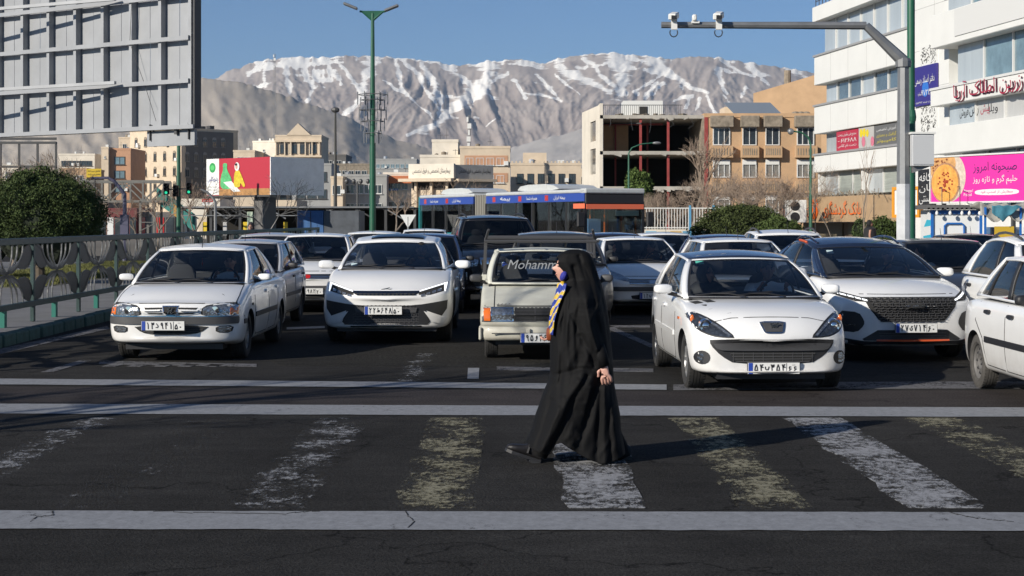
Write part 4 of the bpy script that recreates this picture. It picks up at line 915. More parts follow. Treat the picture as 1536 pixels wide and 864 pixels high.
def clone(src, name, label, x, y, yaw, paint=None):
    o = copy_tree(CARS[src].e, loc=(x, y, 0), rz=math.radians(yaw), label=label); o.name = name
    if paint:
        def rec(q):
            if q.type == 'MESH' and any(s.material == CARS[src].paint for s in q.material_slots):
                q.data = q.data.copy()
                for i, mm in enumerate(q.data.materials):
                    if mm == CARS[src].paint: q.data.materials[i] = paint
            for ch in KIDS.get(q.name, []): rec(ch)
        rec(o)
    return o
clone('pride', 'hatchback', 'white hatchback in the third row just right of the red-badged one', -3.30, 36.0, 0)
clone('navy_top', 'sedan_car', 'white sedan far back between the crossover roof and the blue hatchback', -2.55, 46.0, 2, M_WHITE)
clone('w_hatch', 'hatchback', 'small white hatchback far back, left of the dark blue sedan', 3.85, 37.5, 2)
clone('right2', 'hatchback', 'white hatchback with roof bars behind the black-roofed crossover', 5.45, 29.5, 1)
clone('gsedan', 'sedan_car', 'black sedan glimpsed before the blue-framed white kiosk', 9.9, 33.0, -4, M_BLACKP)
clone('dkblue', 'sedan_car', 'dark blue sedan roof behind the two-occupant sedan', 2.45, 35.6, 3)
clone('pride', 'hatchback', 'far silver hatchback behind the silver one along the fence', -4.9, 30.5, 0, M_SILVER)
clone('gsedan', 'sedan_car', 'grey sedan behind the black off-roader, in front of the bus', .3, 42.0, 3)
# ------------------------------------------------------------------ ground, road, markings
def asphalt(name, col, sc=1.0, bump=1.0, rough=.95, crack=True):
    m = bpy.data.materials.new(name); m.use_nodes = True; nt = m.node_tree; p = nt.nodes['Principled BSDF']; L = nt.links.new
    tc = nt.nodes.new('ShaderNodeTexCoord')
    def nz(s, d=6, st=(1, 1, 1)):
        mp = nt.nodes.new('ShaderNodeMapping'); mp.inputs['Scale'].default_value = st; L(tc.outputs['Object'], mp.inputs[0])
        n = nt.nodes.new('ShaderNodeTexNoise'); n.inputs['Scale'].default_value = s; n.inputs['Detail'].default_value = d; n.inputs['Roughness'].default_value = .7; L(mp.outputs[0], n.inputs['Vector']); return n.outputs[0]
    big = nz(.35*sc, 5, (1, .5, 1)); fine = nz(70*sc, 4); mid = nz(5, 6, (.25, 1, 1))
    def ramp(f, a, b, pa=.35, pb=.65):
        r = nt.nodes.new('ShaderNodeValToRGB'); r.color_ramp.elements[0].position = pa; r.color_ramp.elements[1].position = pb
        r.color_ramp.elements[0].color = (a, a, a, 1); r.color_ramp.elements[1].color = (b, b, b, 1); L(f, r.inputs[0]); return r.outputs[0]
    def mul(a, b):
        x = nt.nodes.new('ShaderNodeMix'); x.data_type = 'RGBA'; x.blend_type = 'MULTIPLY'; x.inputs[0].default_value = 1; L(a, x.inputs[6]); L(b, x.inputs[7]); return x.outputs[2]
    c = nt.nodes.new('ShaderNodeRGB'); c.outputs[0].default_value = tuple(col)+(1,)
    r = mul(mul(mul(c.outputs[0], ramp(big, .72, 1.25)), ramp(fine, .35, 2.1, .3, .75)), ramp(mid, .85, 1.15))
    if crack:
        v = nt.nodes.new('ShaderNodeTexVoronoi'); v.feature = 'DISTANCE_TO_EDGE'; v.inputs['Scale'].default_value = .33
        mp = nt.nodes.new('ShaderNodeMapping'); L(tc.outputs['Object'], mp.inputs[0]); dn = nt.nodes.new('ShaderNodeTexNoise'); dn.inputs['Scale'].default_value = 2.2; dn.inputs['Detail'].default_value = 8; L(tc.outputs['Object'], dn.inputs['Vector'])
        ad = nt.nodes.new('ShaderNodeMix'); ad.data_type = 'RGBA'; ad.blend_type = 'ADD'; ad.inputs[0].default_value = 1.2; L(tc.outputs['Object'], ad.inputs[6]); L(dn.outputs['Color'], ad.inputs[7]); L(ad.outputs[2], v.inputs['Vector'])
        r = mul(r, ramp(v.outputs['Distance'], .35, 1, .0, .006))
    L(r, p.inputs['Base Color']); p.inputs['Roughness'].default_value = rough; p.inputs['Specular IOR Level'].default_value = .05
    b = nt.nodes.new('ShaderNodeBump'); b.inputs['Strength'].default_value = bump; b.inputs['Distance'].default_value = .009; L(fine, b.inputs['Height']); L(b.outputs[0], p.inputs['Normal'])
    MATS[name] = m; return m
def paintm(name, col, wear, st=(1.3, .9, 1), sc=11, blot=2.6, edge=None):
    m = bpy.data.materials.new(name); m.use_nodes = True; nt = m.node_tree; p = nt.nodes['Principled BSDF']; L = nt.links.new; out = nt.nodes['Material Output']
    tc = nt.nodes.new('ShaderNodeTexCoord'); mp = nt.nodes.new('ShaderNodeMapping'); mp.inputs['Scale'].default_value = st; L(tc.outputs['Object'], mp.inputs[0])
    n = nt.nodes.new('ShaderNodeTexNoise'); n.inputs['Scale'].default_value = sc; n.inputs['Detail'].default_value = 14; n.inputs['Roughness'].default_value = .86; L(mp.outputs[0], n.inputs['Vector'])
    n2 = nt.nodes.new('ShaderNodeTexNoise'); n2.inputs['Scale'].default_value = blot; n2.inputs['Detail'].default_value = 3; L(tc.outputs['Object'], n2.inputs['Vector'])
    a = nt.nodes.new('ShaderNodeMath'); a.operation = 'MULTIPLY_ADD'; L(n2.outputs[0], a.inputs[0]); a.inputs[1].default_value = .34; L(n.outputs[0], a.inputs[2])
    r = nt.nodes.new('ShaderNodeValToRGB'); r.color_ramp.elements[0].position = wear; r.color_ramp.elements[1].position = wear+.07; L(a.outputs[0], r.inputs[0])
    if edge:   # the paint is rubbed away more towards the long sides
        gx = nt.nodes.new('ShaderNodeSeparateXYZ'); L(tc.outputs['Generated'], gx.inputs[0]); s1 = nt.nodes.new('ShaderNodeMath'); s1.operation = 'SUBTRACT'; L(gx.outputs[0], s1.inputs[0]); s1.inputs[1].default_value = .5
        s2 = nt.nodes.new('ShaderNodeMath'); s2.operation = 'ABSOLUTE'; L(s1.outputs[0], s2.inputs[0]); s3 = nt.nodes.new('ShaderNodeMath'); s3.operation = 'POWER'; L(s2.outputs[0], s3.inputs[0]); s3.inputs[1].default_value = 2.2
        s4 = nt.nodes.new('ShaderNodeMath'); s4.operation = 'MULTIPLY_ADD'; L(s3.outputs[0], s4.inputs[0]); s4.inputs[1].default_value = -edge; L(a.outputs[0], s4.inputs[2]); L(s4.outputs[0], r.inputs[0])
    p.inputs['Base Color'].default_value = tuple(col)+(1,); p.inputs['Roughness'].default_value = .9; p.inputs['Specular IOR Level'].default_value = .1
    c = nt.nodes.new('ShaderNodeValToRGB'); c.color_ramp.elements[0].color = tuple(q*.62 for q in col)+(1,); c.color_ramp.elements[1].color = tuple(q*1.1 for q in col)+(1,); c.color_ramp.elements[0].position = .35; c.color_ramp.elements[1].position = .65; L(n.outputs[0], c.inputs[0]); L(c.outputs[0], p.inputs['Base Color'])
    t = nt.nodes.new('ShaderNodeBsdfTransparent'); mx = nt.nodes.new('ShaderNodeMixShader'); L(r.outputs[0], mx.inputs[0]); L(t.outputs[0], mx.inputs[1]); L(p.outputs[0], mx.inputs[2]); L(mx.outputs[0], out.inputs[0])
    return m
M_ASPH = asphalt('asphalt', (.0310, .0300, .0290)); M_ASPH2 = asphalt('smooth asphalt', (.041, .036, .035), .7, .25, .8); M_ASPH3 = asphalt('coarse asphalt', (.030, .029, .027), .35, 2.5, .9, False)
M_EARTH = mat('dry ground', (.16, .14, .11), .95, var=.3, vs=.02)
MB().bb((-14000, -1500, -1.2), (14000, 13000, -.02)).build('ground', M_EARTH, kind='structure')
MB().bb((-90, -30, -.3), (90, 19.0, -.004)).bb((-7.02, 19.0, -.3), (13.5, 420, -.004)).bb((-90, 62, -.3), (-7.02, 78, -.004)).build('road', M_ASPH, kind='structure')
def sheet(name, pts, z, m, t=.003):
    mb = MB(); mb.prism(pts, lambda a, b, q: (a, b, z-t+q), t); return mb.build(name, m, kind='structure')
def gpx(px, py): d = F*EYE/(py-HZ); return (XD(px, d), d)
def rline(name, top, bot, z, m, n=150):
    def samp(P, t):
        x0, x1 = P[0][0], P[-1][0]; x = x0+(x1-x0)*t
        for a, b in zip(P, P[1:]):
            if x <= b[0]+1e-9: k = (x-a[0])/(b[0]-a[0]); return (x, a[1]+(b[1]-a[1])*k)
        return P[-1]
    A_ = [samp(top, i/n) for i in range(n+1)]; B_ = [samp(bot, i/n) for i in range(n+1)]
    j = lambda p, s: (p[0], p[1]+s*(.010*noise.noise(Vector((p[0]*1.7, z*900, s)))+.009*noise.noise(Vector((p[0]*7, z*900, s)))+.012*noise.noise(Vector((p[0]*.5, 3, s)))))
    mb = MB(); mb.add([Vector((*j(p, 1), z)) for p in A_]+[Vector((*j(p, -2), z)) for p in B_], [(i, i+1, n+2+i, n+1+i) for i in range(n)]); return mb.build(name, m, kind='structure')
M_L = paintm('line paint', (.27, .28, .30), .49); M_S1 = paintm('worn white paint', (.27, .275, .29), .69, edge=.40); M_S0 = paintm('nearly gone paint', (.20, .20, .21), .77)
M_Y = paintm('worn yellowish paint', (.25, .235, .17), .655, edge=.40); M_S2 = paintm('white stripe paint', (.31, .315, .33), .625, edge=.30); M_L2 = paintm('faded line paint', (.15, .15, .16), .59)
rline('road_line', [gpx(-200, 766), gpx(1740, 769)], [gpx(-200, 793), gpx(1740, 797)], .0021, M_L)
rline('road_line', [gpx(-160, 605), gpx(1700, 612)], [gpx(-160, 620), gpx(1700, 626)], .0022, M_L)
rline('road_line', [gpx(-120, 567), gpx(600, 573), gpx(1000, 577)], [gpx(-120, 576), gpx(600, 581), gpx(1000, 585)], .0023, M_L)
sheet('road_line', [gpx(1010, 577), gpx(1250, 573), gpx(1700, 572), gpx(1700, 582), gpx(1250, 583), gpx(1010, 585)], .002, M_L2)
sheet('asphalt_patch', [gpx(-120, 578), gpx(1000, 587), gpx(1700, 584), gpx(1700, 611), gpx(-160, 604)], -.001, M_ASPH2, .002)
sheet('asphalt_patch', [gpx(395, 535), gpx(420, 528), gpx(640, 520), gpx(850, 522), gpx(850, 549), gpx(730, 551), gpx(560, 549), gpx(420, 548)], -.001, M_ASPH3, .002)
sheet('lane_mark', [gpx(62, 558), gpx(118, 541), gpx(137, 541), gpx(80, 558)], .002, M_L2)
sheet('lane_mark', [gpx(150, 541), gpx(385, 546), gpx(385, 550), gpx(148, 546)], .002, M_L2)
for k in range(5): sheet('lane_mark', [gpx(165+38*k, 546.5), gpx(185+38*k, 547), gpx(172+38*k, 550), gpx(152+38*k, 549.5)], .002, M_L2)
sheet('lane_mark', [gpx(702, 552), gpx(719, 552), gpx(718, 568), gpx(701, 568)], .002, M_L)
sheet('lane_mark', [gpx(745, 550), gpx(980, 553), gpx(980, 558), gpx(745, 555)], .002, M_L2)
sheet('lane_mark', [gpx(0-60, 545), gpx(165, 493), gpx(160, 489), gpx(-60, 536)], .002, M_L2)
sheet('lane_mark', [gpx(900, 488), gpx(975, 521), gpx(985, 519), gpx(912, 487)], .002, M_L2)
sheet('lane_mark', [gpx(905, 488), gpx(975, 488), gpx(975, 491), gpx(905, 491)], .002, M_L2)
sheet('lane_mark', [gpx(430, 491), gpx(487, 489), gpx(487, 492), gpx(430, 494)], .002, M_L)
sheet('lane_mark', [gpx(620, 530), gpx(655, 530), gpx(630, 572), gpx(590, 572)], .0015, M_S1)
for xc, m, w in ((-4.7, M_S0, .5), (-3.65, M_S1, .42), (-2.6, M_S0, .5), (-1.5, M_S1, .52), (-.48, M_Y, .50), (.57, M_S2, .5), (1.62, M_Y, .46), (2.66, M_S2, .52), (3.7, M_Y, .5), (4.75, M_S1, .5), (5.8, M_S1, .5)):
    n = 14; e = []
    for k in range(n+1): e.append((xc-w/2+R.uniform(-.03, .03), 9.72+(14.15-9.72)*k/n))
    for k in range(n+1)[::-1]: e.append((xc+w/2+R.uniform(-.02, .02), 9.72+(14.15-9.72)*k/n))
    sheet('crosswalk_stripe', e, .0025, m)
for pts in ([(46, 783), (55, 776), (80, 774), (78, 768)], [(612, 792), (622, 783), (612, 774), (608, 767)], [(200, 767), (320, 770), (430, 771), (480, 767)], [(1420, 768), (1450, 775), (1480, 780), (1520, 783)]):   # cracks in the thick paint
    mb = MB(); q = [gpx(*p) for p in pts]
    for a, b in zip(q, q[1:]):
        for j in range(4):
            f0, f1 = j/4, (j+1)/4; o = R.uniform(-.03, .03)
            mb.beam((a[0]+(b[0]-a[0])*f0, a[1]+(b[1]-a[1])*f0, .003), (a[0]+(b[0]-a[0])*f1, a[1]+(b[1]-a[1])*f1+o, .003), R.uniform(.004, .010), .003)
    mb.build('crack', mat('crack', (.015, .015, .016), .95), kind='structure')
# ------------------------------------------------------------------ median with kerb and fence
M_PAVE = mat('pavement concrete', (.15, .15, .155), .9, var=.25, vs=1.5, bump=.3, bs=30)
MB().bb((-22, 17.2, -.1), (-7.20, 61.5, .145)).build('pavement', M_PAVE, kind='structure')
kb = put('kerb', None, kind='structure'); KM = [mat('kerb stone grey', (.15, .155, .16), .9, var=.35, vs=5, bump=.6, bs=20), mat('kerb stone green', (.035, .085, .08), .85, var=.4, vs=6, bump=.5, bs=20)]
ks = MB().box((0, 0, 0), (.20, .56, .25)).build('kerb_stone', KM[0], kb, bevel=.03, seg=2); ks2 = ks.data.copy(); ks2.materials.clear(); ks2.materials.append(KM[1])
for k in range(72):
    o = ks if k == 0 else ks.copy()
    if k: COL.objects.link(o); o.parent = kb
    if R.random() < .35: o.data = ks2
    o.location = (-7.12+R.uniform(-.012, .012), 17.5+k*.61, .045+R.uniform(-.01, .006)); o.rotation_euler = (0, R.uniform(-.02, .02), R.uniform(-.02, .02))
def grass(name, x0, x1, y0, y1, z, n, col, h=.10):
    mb = MB()
    for _ in range(n):
        x, y = R.uniform(x0, x1), R.uniform(y0, y1); a = R.uniform(0, 6.28); hh = h*R.uniform(.5, 1.3); w = .012
        mb.add([(x-w*math.cos(a), y-w*math.sin(a), z), (x+w*math.cos(a), y+w*math.sin(a), z), (x+R.uniform(-.06, .06), y+R.uniform(-.06, .06), z+hh)], [(0, 1, 2)])
    mb.build(name, mat('grass '+name, col, .8, var=.4, vs=4), kind='stuff', fixn=False)
MB().bb((-15.5, 38, .0), (-11.2, 60, .155)).build('soil', mat('soil', (.10, .10, .05), .95, var=.4, vs=2), kind='structure')
grass('grass', -15.3, -11.3, 38.2, 59.8, .155, 26000, (.13, .135, .035))
M_FG = mat('fence green', (.035, .065, .06), .45, var=.25, vs=8); M_FB = mat('fence dark bar', (.035, .038, .042), .4, metal=.3); M_FS = mat('fence worn steel', (.20, .20, .195), .42, metal=.55, var=.35, vs=9)
fe = empty('fence', (-7.58, 17.3, .15), 0, 'dark green metal fence with tulip shaped curved bars along the left kerb', 'fence')
P, NPAN = 2.67, 17
y_end = P*NPAN
MB().bb((-.05, -.05, 1.22), (.05, y_end, 1.32)).build('top_rail', M_FG, fe, bevel=.008); MB().bb((-.04, -.05, .24), (.04, y_end, .33)).build('bottom_rail', M_FG, fe, bevel=.006)
post = MB().box((0, 0, .64), (.06, .09, 1.28)).build('post', M_FG, fe, loc=(0, 0, 0), bevel=.005)
stub = MB().box((0, 0, .12), (.07, .12, .26)).build('stub_post', mat('fence bright green', (.02, .16, .12), .5), fe, loc=(0, P*.45, 0))
for k in range(1, NPAN+1):
    o = post.copy(); COL.objects.link(o); o.parent = fe; o.location = (0, P*k, 0)
    if k < NPAN: o = stub.copy(); COL.objects.link(o); o.parent = fe; o.location = (0, P*(k+.45), 0)
def fbar(pts, w, up):
    mb = MB()
    for a, b in zip(pts, pts[1:]): mb.beam((0, a[0], a[1]), (0, b[0], b[1]), .018, w, up=(0, -(b[1]-a[1]), b[0]-a[0]))
    return mb
bars = []
for vs in (1, -1):
    mid = .775; top = mid+vs*.445
    def cv(x_top, bulge, n=9):   # from the rail, curving in to the panel middle
        out = []
        for i in range(n):
            t = i/(n-1); y = x_top+(P/2-x_top)*(t**(2.4 if bulge else 1.6))*1.0; z = top+(mid+vs*.02-top)*t**.8
            out.append((y, z))
        return out
    for k, xt in enumerate((.52, .80, 1.05)):
        for s in (1, -1):
            pts = cv(xt, True); pts = pts if s == 1 else [(P-y, z) for y, z in pts]
            bars.append(('curved_bar', fbar(pts, .035, 0), M_FS if k or True else M_FB))
    for s in (1, -1):
        cur = [(.07+.0*i, 0) for i in range(1)]
        outer = [(.16, top), (.42, top-vs*.06), (.58, top-vs*.2), (.78, top-vs*.33), (1.05, top-vs*.41), (P/2, mid+vs*.02)]
        inner = [(.05, top-vs*.10), (.10, top-vs*.24), (.24, top-vs*.335), (.44, top-vs*.375), (.62, top-vs*.365), (.76, top-vs*.335)]
        fl = (lambda p: p) if s == 1 else (lambda p: (P-p[0], p[1]))
        mb = fbar([fl(p) for p in outer], .04, 0); bars.append(('curved_bar', mb, M_FB))
        mb = fbar([fl(p) for p in inner], .03, 0); bars.append(('curved_bar', mb, M_FB))
        poly = [fl(p) for p in outer[:4]]+[fl(p) for p in inner[:5][::-1]]
        bars.append(('leaf_plate', MB().prism(poly, lambda a, b, t: (t-.004, a, b), .008), M_FB))
meshes = []
for nme, mb, m in bars:
    me = mb.mesh(nme, fixn=True); me.materials.append(m); meshes.append((nme, me))
for k in range(NPAN):
    for nme, me in meshes: put(nme, me, parent=fe, loc=(0, P*k, 0))

# ------------------------------------------------------------------ people
def head_mesh(mb, c, s=1.0, yaw=0.0, nod=0.0, m=None, ears=True):
    """head of 0.23 m facing -Y before yaw, with brow, sockets, nose, lips, chin, ears"""
    c = Vector(c); Rm = Matrix.Rotation(yaw, 3, 'Z') @ Matrix.Rotation(nod, 3, 'X')
    def g(x, y, z, cx, cy, cz, r): return math.exp(-((x-cx)**2+(y-cy)**2*.6+(z-cz)**2)/(r*r))
    def fn(u, v):
        a = 2*PI*u; b = -PI/2+PI*v; x = math.cos(b)*math.sin(a); y = -math.cos(b)*math.cos(a); z = math.sin(b)
        jaw = 1-.22*max(0, -z)**1.2*(1 if abs(x) > 0 else 1); p = Vector((x*.076*jaw, y*.096+(.012 if z > 0 else 0), z*.115))
        if y < .2:
            w = max(0, .3-y)
            p.y -= .019*g(x, 0, z, 0, 0, -.12, .13)*(1 if y < 0 else 0)+.014*g(x, 0, z, 0, 0, .02, .12)*(1 if y < 0 else 0)
            p.y -= (.010*g(x, 0, z, 0, 0, -.46, .14)+.012*g(x, 0, z, 0, 0, -.80, .22)+.006*g(x, 0, z, 0, 0, .30, .3))*(1 if y < 0 else 0)
            p.y += .012*(g(x, 0, z, .36, 0, .1, .17)+g(x, 0, z, -.36, 0, .1, .17))*(1 if y < 0 else 0)+.006*g(x, 0, z, 0, 0, -.3, .1)*(1 if y < 0 else 0)
        return c+Rm @ (p*s)
    mb.grid(fn, 40, 30, True)
    for sx in ((-1, 1) if ears else ()): mb.blob(c+Rm @ (Vector((sx*.078, .012, 0))*s), (.010*s, .020*s, .032*s), 8, 6, rot=Rm)
    return mb
def eyes(parent, c, s=1.0, yaw=0.0):
    c = Vector(c); Rm = Matrix.Rotation(yaw, 3, 'Z')
    for sx in (-1, 1):
        e = MB().blob(c+Rm @ (Vector((sx*.030, -.078, .010))*s), (.012*s, .010*s, .007*s), 8, 6, rot=Rm).build('eye', mat('eye', (.12, .09, .08), .3), parent)
        MB().blob(c+Rm @ (Vector((sx*.030, -.086, .030))*s), (.017*s, .006*s, .004*s), 8, 5, rot=Rm).build('eyebrow', mat('brow', (.02, .015, .012), .8), parent)
    MB().blob(c+Rm @ (Vector((0, -.092, -.052))*s), (.018*s, .006*s, .005*s), 8, 6, rot=Rm).build('lips', mat('lips', (.36, .15, .13), .5), parent)
def skinned(chains, sub=1, close=None):
    """one smooth surface grown over joints: chains = list of lists of (pos, radius); the first vertex is the root; later chains start from an existing index"""
    vs, es, rs, pos = [], [], [], {}
    for ch in chains:
        prev = None
        for p, r in ch:
            k = tuple(round(q, 4) for q in p)
            if k not in pos: pos[k] = len(vs); vs.append(p); rs.append(r)
            i = pos[k]
            if prev is not None and prev != i: es.append((prev, i))
            prev = i
    me = bpy.data.meshes.new('sk'); me.from_pydata(vs, es, []); o = put('sk', me)
    o.modifiers.new('s', 'SKIN'); s = o.modifiers.new('u', 'SUBSURF'); s.levels = s.render_levels = sub
    for i, v in enumerate(me.skin_vertices[0].data): r = rs[i]; v.radius = r if isinstance(r, tuple) else (r, r); v.use_root = (i == 0)
    dg = bpy.context.evaluated_depsgraph_get(); m2 = bpy.data.meshes.new_from_object(o.evaluated_get(dg)); bpy.data.objects.remove(o)
    v = [q.co[:] for q in m2.vertices]; f = [tuple(p.vertices) for p in m2.polygons]; bpy.data.meshes.remove(m2); return v, f
def hand(mb, wrist, d, side, curl=.5, s=1.0, thumb_dir=None):
    """palm with four fingers of different lengths and a thumb; d = direction of the fingers, side = across the palm"""
    w = Vector(wrist); d = Vector(d).normalized(); side = Vector(side); side = (side-d*side.dot(d)).normalized(); n = d.cross(side)
    pm = w+d*.045*s; ch = [[(tuple(pm), .021*s), (tuple(w), .019*s), (tuple(w-d*.05), .022*s)]]
    for k, (off, ln) in enumerate(((-.028, .062), (-.010, .072), (.009, .068), (.026, .052))):
        b = pm+side*off*s+d*.038*s; c = curl*(1+.12*k); seg = [(tuple(pm), .021*s), (tuple(b), .011*s)]; p = b; q = d.copy()
        for j in range(3):
            q = (Matrix.Rotation(c*.75, 3, side) @ q).normalized(); p = p+q*ln*s*(.42, .33, .25)[j]; seg.append((tuple(p), (.0095, .0088, .0075)[j]*s))
        ch.append(seg)
    t = w+d*.02*s-side*.026*s; ch.append([(tuple(pm), .021*s), (tuple(t), .012*s), (tuple(t-side*.022*s+d*.028*s), .0105*s), (tuple(t-side*.022*s+d*.055*s), .009*s)])
    v, f = skinned(ch, 2); mb.add(v, f)
M_CH = mat('black chador cloth', (.0055, .0055, .006), .72, bump=.2, bs=260, spec=.16)
def ridged(p, oc=5, lac=2.1, g=.5):
    s = 0; a = 1; w = 1
    for _ in range(oc):
        n = 1-abs(noise.noise(p)); n *= n; s += n*a*w; w = min(1, n*1.6); p = p*lac; a *= g
    return s
M_PALE = mat('pale skin', (.56, .31, .24), .5, var=.06, vs=40)
WD = 11.67; WS = F/WD
def WP(px, py, dy=0.0): return Vector(((px-CX)/WS, WD+dy, EYE-(py-HZ)/WS))
def woman():
    e = empty('person', (WP(866, 690).x, WD, 0), 0, 'woman in a long black chador striding to the left across the crosswalk', 'person'); O = Vector(e.location)
    def W(px, py, dy=0): return WP(px, py, dy)-O
    # body: one surface (torso, legs, arms, neck) with head and hand
    pel = tuple(W(872, 556)); b = MB()
    ch = [[(pel, .14), (tuple(W(868, 520)), .12), (tuple(W(866, 480)), .13), (tuple(W(868, 445)), (.10, .15)), (tuple(W(864, 428)), .06), (tuple(W(858, 418)), .05), (tuple(W(855, 408)), .05)],
          [(pel, .14), (tuple(W(862, 575, -.07)), .085), (tuple(W(832, 622, -.07)), .062), (tuple(W(806, 668, -.07)), .04)],
          [(pel, .14), (tuple(W(882, 578, .08)), .085), (tuple(W(908, 628, .08)), .06), (tuple(W(932, 676, .08)), .04)],
          [(tuple(W(868, 445)), .12), (tuple(W(878, 448, -.17)), .055), (tuple(W(886, 498, -.21)), .045), (tuple(W(903, 542, -.22)), .03)],
          [(tuple(W(868, 445)), .12), (tuple(W(862, 448, .17)), .055), (tuple(W(856, 500, .2)), .045), (tuple(W(830, 496, .05)), .03)]]
    v, f = skinned(ch, 1); b.add(v, f)
    head_mesh(b, W(853, 401), 1.0, yaw=-PI/2+.12, ears=False)
    hand(b, W(904, 542, -.24), W(909, 575)-W(905, 545), (1, -.15, 0), .5, 1.18)
    hand(b, W(829, 496, .03), Vector((-.5, -.2, -.8)), (0, 1, 0), .9, .9)
    bd = b.build('body', M_PALE, e, smooth=True, sharp=60, fixn='keep')
    eyes(bd, W(853, 401), 1.0, -PI/2+.12)
    # chador
    tab = [(374, 856, 868), (376, 848, 877), (380, 840, 884), (386, 834.5, 888), (392, 832.5, 891), (400, 836, 893.5), (408, 842, 896), (418, 848, 899), (426, 843, 902), (436, 838, 905), (450, 834, 908), (466, 829, 911), (480, 826, 913), (500, 825, 915),
           (520, 825, 917), (540, 825, 919), (558, 825, 920), (572, 822, 921), (590, 814, 924), (606, 809, 927), (622, 803, 930), (640, 799, 931), (655, 794, 934), (665, 790, 936), (676, 788, 938)]
    dep = [(374, .02), (380, .075), (392, .10), (408, .105), (420, .11), (432, .17), (445, .225), (470, .25), (520, .25), (560, .24), (620, .24), (676, .25)]
    def tb(T, y):
        if y <= T[0][0]: return T[0][1:]
        for a, q in zip(T, T[1:]):
            if y <= q[0]: t = (y-a[0])/(q[0]-a[0]); return [a[i]+(q[i]-a[i])*t for i in range(1, len(a))]
        return T[-1][1:]
    hem = [(780, 662), (792, 666), (806, 671), (820, 675), (826, 673), (831, 660), (840, 657), (852, 665), (866, 674), (880, 681), (900, 689), (918, 686), (930, 680), (945, 676)]
    def seg(p, L):
        best = 1e9
        for a, q in zip(L, L[1:]):
            dx, dy = q[0]-a[0], q[1]-a[1]; t = max(0, min(1, ((p[0]-a[0])*dx+(p[1]-a[1])*dy)/(dx*dx+dy*dy))); best = min(best, math.hypot(p[0]-a[0]-dx*t, p[1]-a[1]-dy*t))
        return best
    bulges = [([(876, 440), (888, 495), (905, 545)], 13, .055), ([(868, 570), (834, 622), (806, 672)], 16, .07), ([(905, 580), (918, 630), (930, 684)], 12, .05), ([(862, 385), (866, 410)], 18, .0)]
    folds = [([(868, 384), (884, 430), (900, 500), (912, 560)], 3.2, -.016), ([(860, 400), (868, 440), (862, 500), (866, 560)], 3.5, -.02), ([(852, 425), (842, 480), (840, 560), (838, 600)], 3.5, -.018), ([(892, 410), (904, 460), (914, 520), (918, 560)], 3, -.016),
             ([(878, 560), (860, 590), (838, 640), (822, 672)], 4, -.03), ([(896, 565), (880, 620), (862, 670)], 5, -.035), ([(900, 560), (896, 620), (892, 684)], 3.5, -.025), ([(912, 560), (912, 620), (914, 686)], 3, -.02), ([(830, 560), (870, 548), (898, 552)], 3.5, -.015),
             ([(868, 500), (880, 520), (890, 545)], 3, -.02), ([(856, 470), (872, 505), (868, 540)], 3, -.015), ([(826, 596), (812, 640), (800, 670)], 3, -.018), ([(876, 450), (880, 480), (893, 520)], 2.2, .012), ([(842, 590), (826, 630), (812, 668)], 3, .016), ([(872, 600), (850, 650)], 3, .014),
             ([(920, 570), (926, 630), (934, 684)], 2.5, .012), ([(850, 440), (848, 500), (850, 545)], 3, .012), ([(884, 575), (870, 625), (850, 672)], 2.5, .012), ([(905, 575), (903, 640), (905, 688)], 2.5, .012), ([(873, 395), (886, 440), (896, 480)], 2.5, .01)]
    def fn(u, v):
        py = 374+302*v**1.05; l, r = tb(tab, py); d = tb(dep, py)[0]; a = 2*PI*u
        cx, hw = (l+r)/2, (r-l)/2; e_ = .8
        ca, sa = math.cos(a), math.sin(a); x = cx+hw*math.copysign(abs(ca)**e_, ca); y = -d*math.copysign(abs(sa)**e_, sa)
        k = max(0, (v-.80)/.20); hp = tb(hem, x)[0]; pyf = py+k*(hp-676)*k
        w = max(0, sa)**.6
        for L, rr, am in bulges:
            q = seg((x, pyf), L); y -= w*am*math.exp(-(q/rr)**2)
        for L, rr, am in folds:
            q = seg((x, pyf), L); y -= w*am*math.exp(-(q/rr)**2)
        n = noise.noise(Vector((a*2.3+pyf*.006, pyf*.012, 3)))*.022+noise.noise(Vector((a*6+pyf*.01, pyf*.02, 9)))*.008
        kk = min(1, v*4); y -= n*kk*math.copysign(1, sa)*abs(sa); x += n*kk*ca*60*(.25 if ca < 0 else .35)
        s_ = (x-cx)/max(hw, 1); rf = ridged(Vector((s_*2.6+pyf*.013+noise.noise(Vector((pyf*.02, s_, 7)))*.6, pyf*.0055, 4.4)), 4, 2.3, .5)-1.0
        y -= rf*.013*min(1, max(0, (pyf-405)/60))*math.copysign(1, sa)*min(1, abs(sa)*1.6)
        return W(x, pyf, y)
    cd = MB().grid(fn, 150, 190, True)
    c = cd.build('chador', M_CH, e, smooth=True, sharp=180, solid=.006, fixn='keep')
    # hood opening: the face shows at the left
    bmm = bmesh.new(); bmm.from_mesh(c.data); rm = []
    for f in bmm.faces:
        ce = f.calc_center_median(); px = (ce.x+O.x)*WS+CX; py = HZ+(EYE-ce.z)*WS
        if 386 < py < 424 and px < 837+max(0, 10-abs(py-406))*.35 and abs(ce.y) < .075: rm.append(f)
    bmesh.ops.delete(bmm, geom=rm, context='FACES'); bmm.to_mesh(c.data); bmm.free()
    # sleeve cuff
    MB().tube([W(894, 515, -.2), W(899, 530, -.235), W(904, 545, -.235)], [.05, .048, .042], 14, cap=False).build('sleeve', M_CH, e, smooth=True, solid=.004)
    # trousers and shoes
    MB().tube([W(826, 640, -.07), W(815, 660, -.07), W(806, 680, -.07)], [.085, .085, .07], 16).build('trouser_leg', M_CH, e, smooth=True)
    MB().tube([W(920, 655, .06), W(930, 675, .06), W(936, 688, .06)], [.07, .07, .055], 16).build('trouser_leg', M_CH, e, smooth=True)
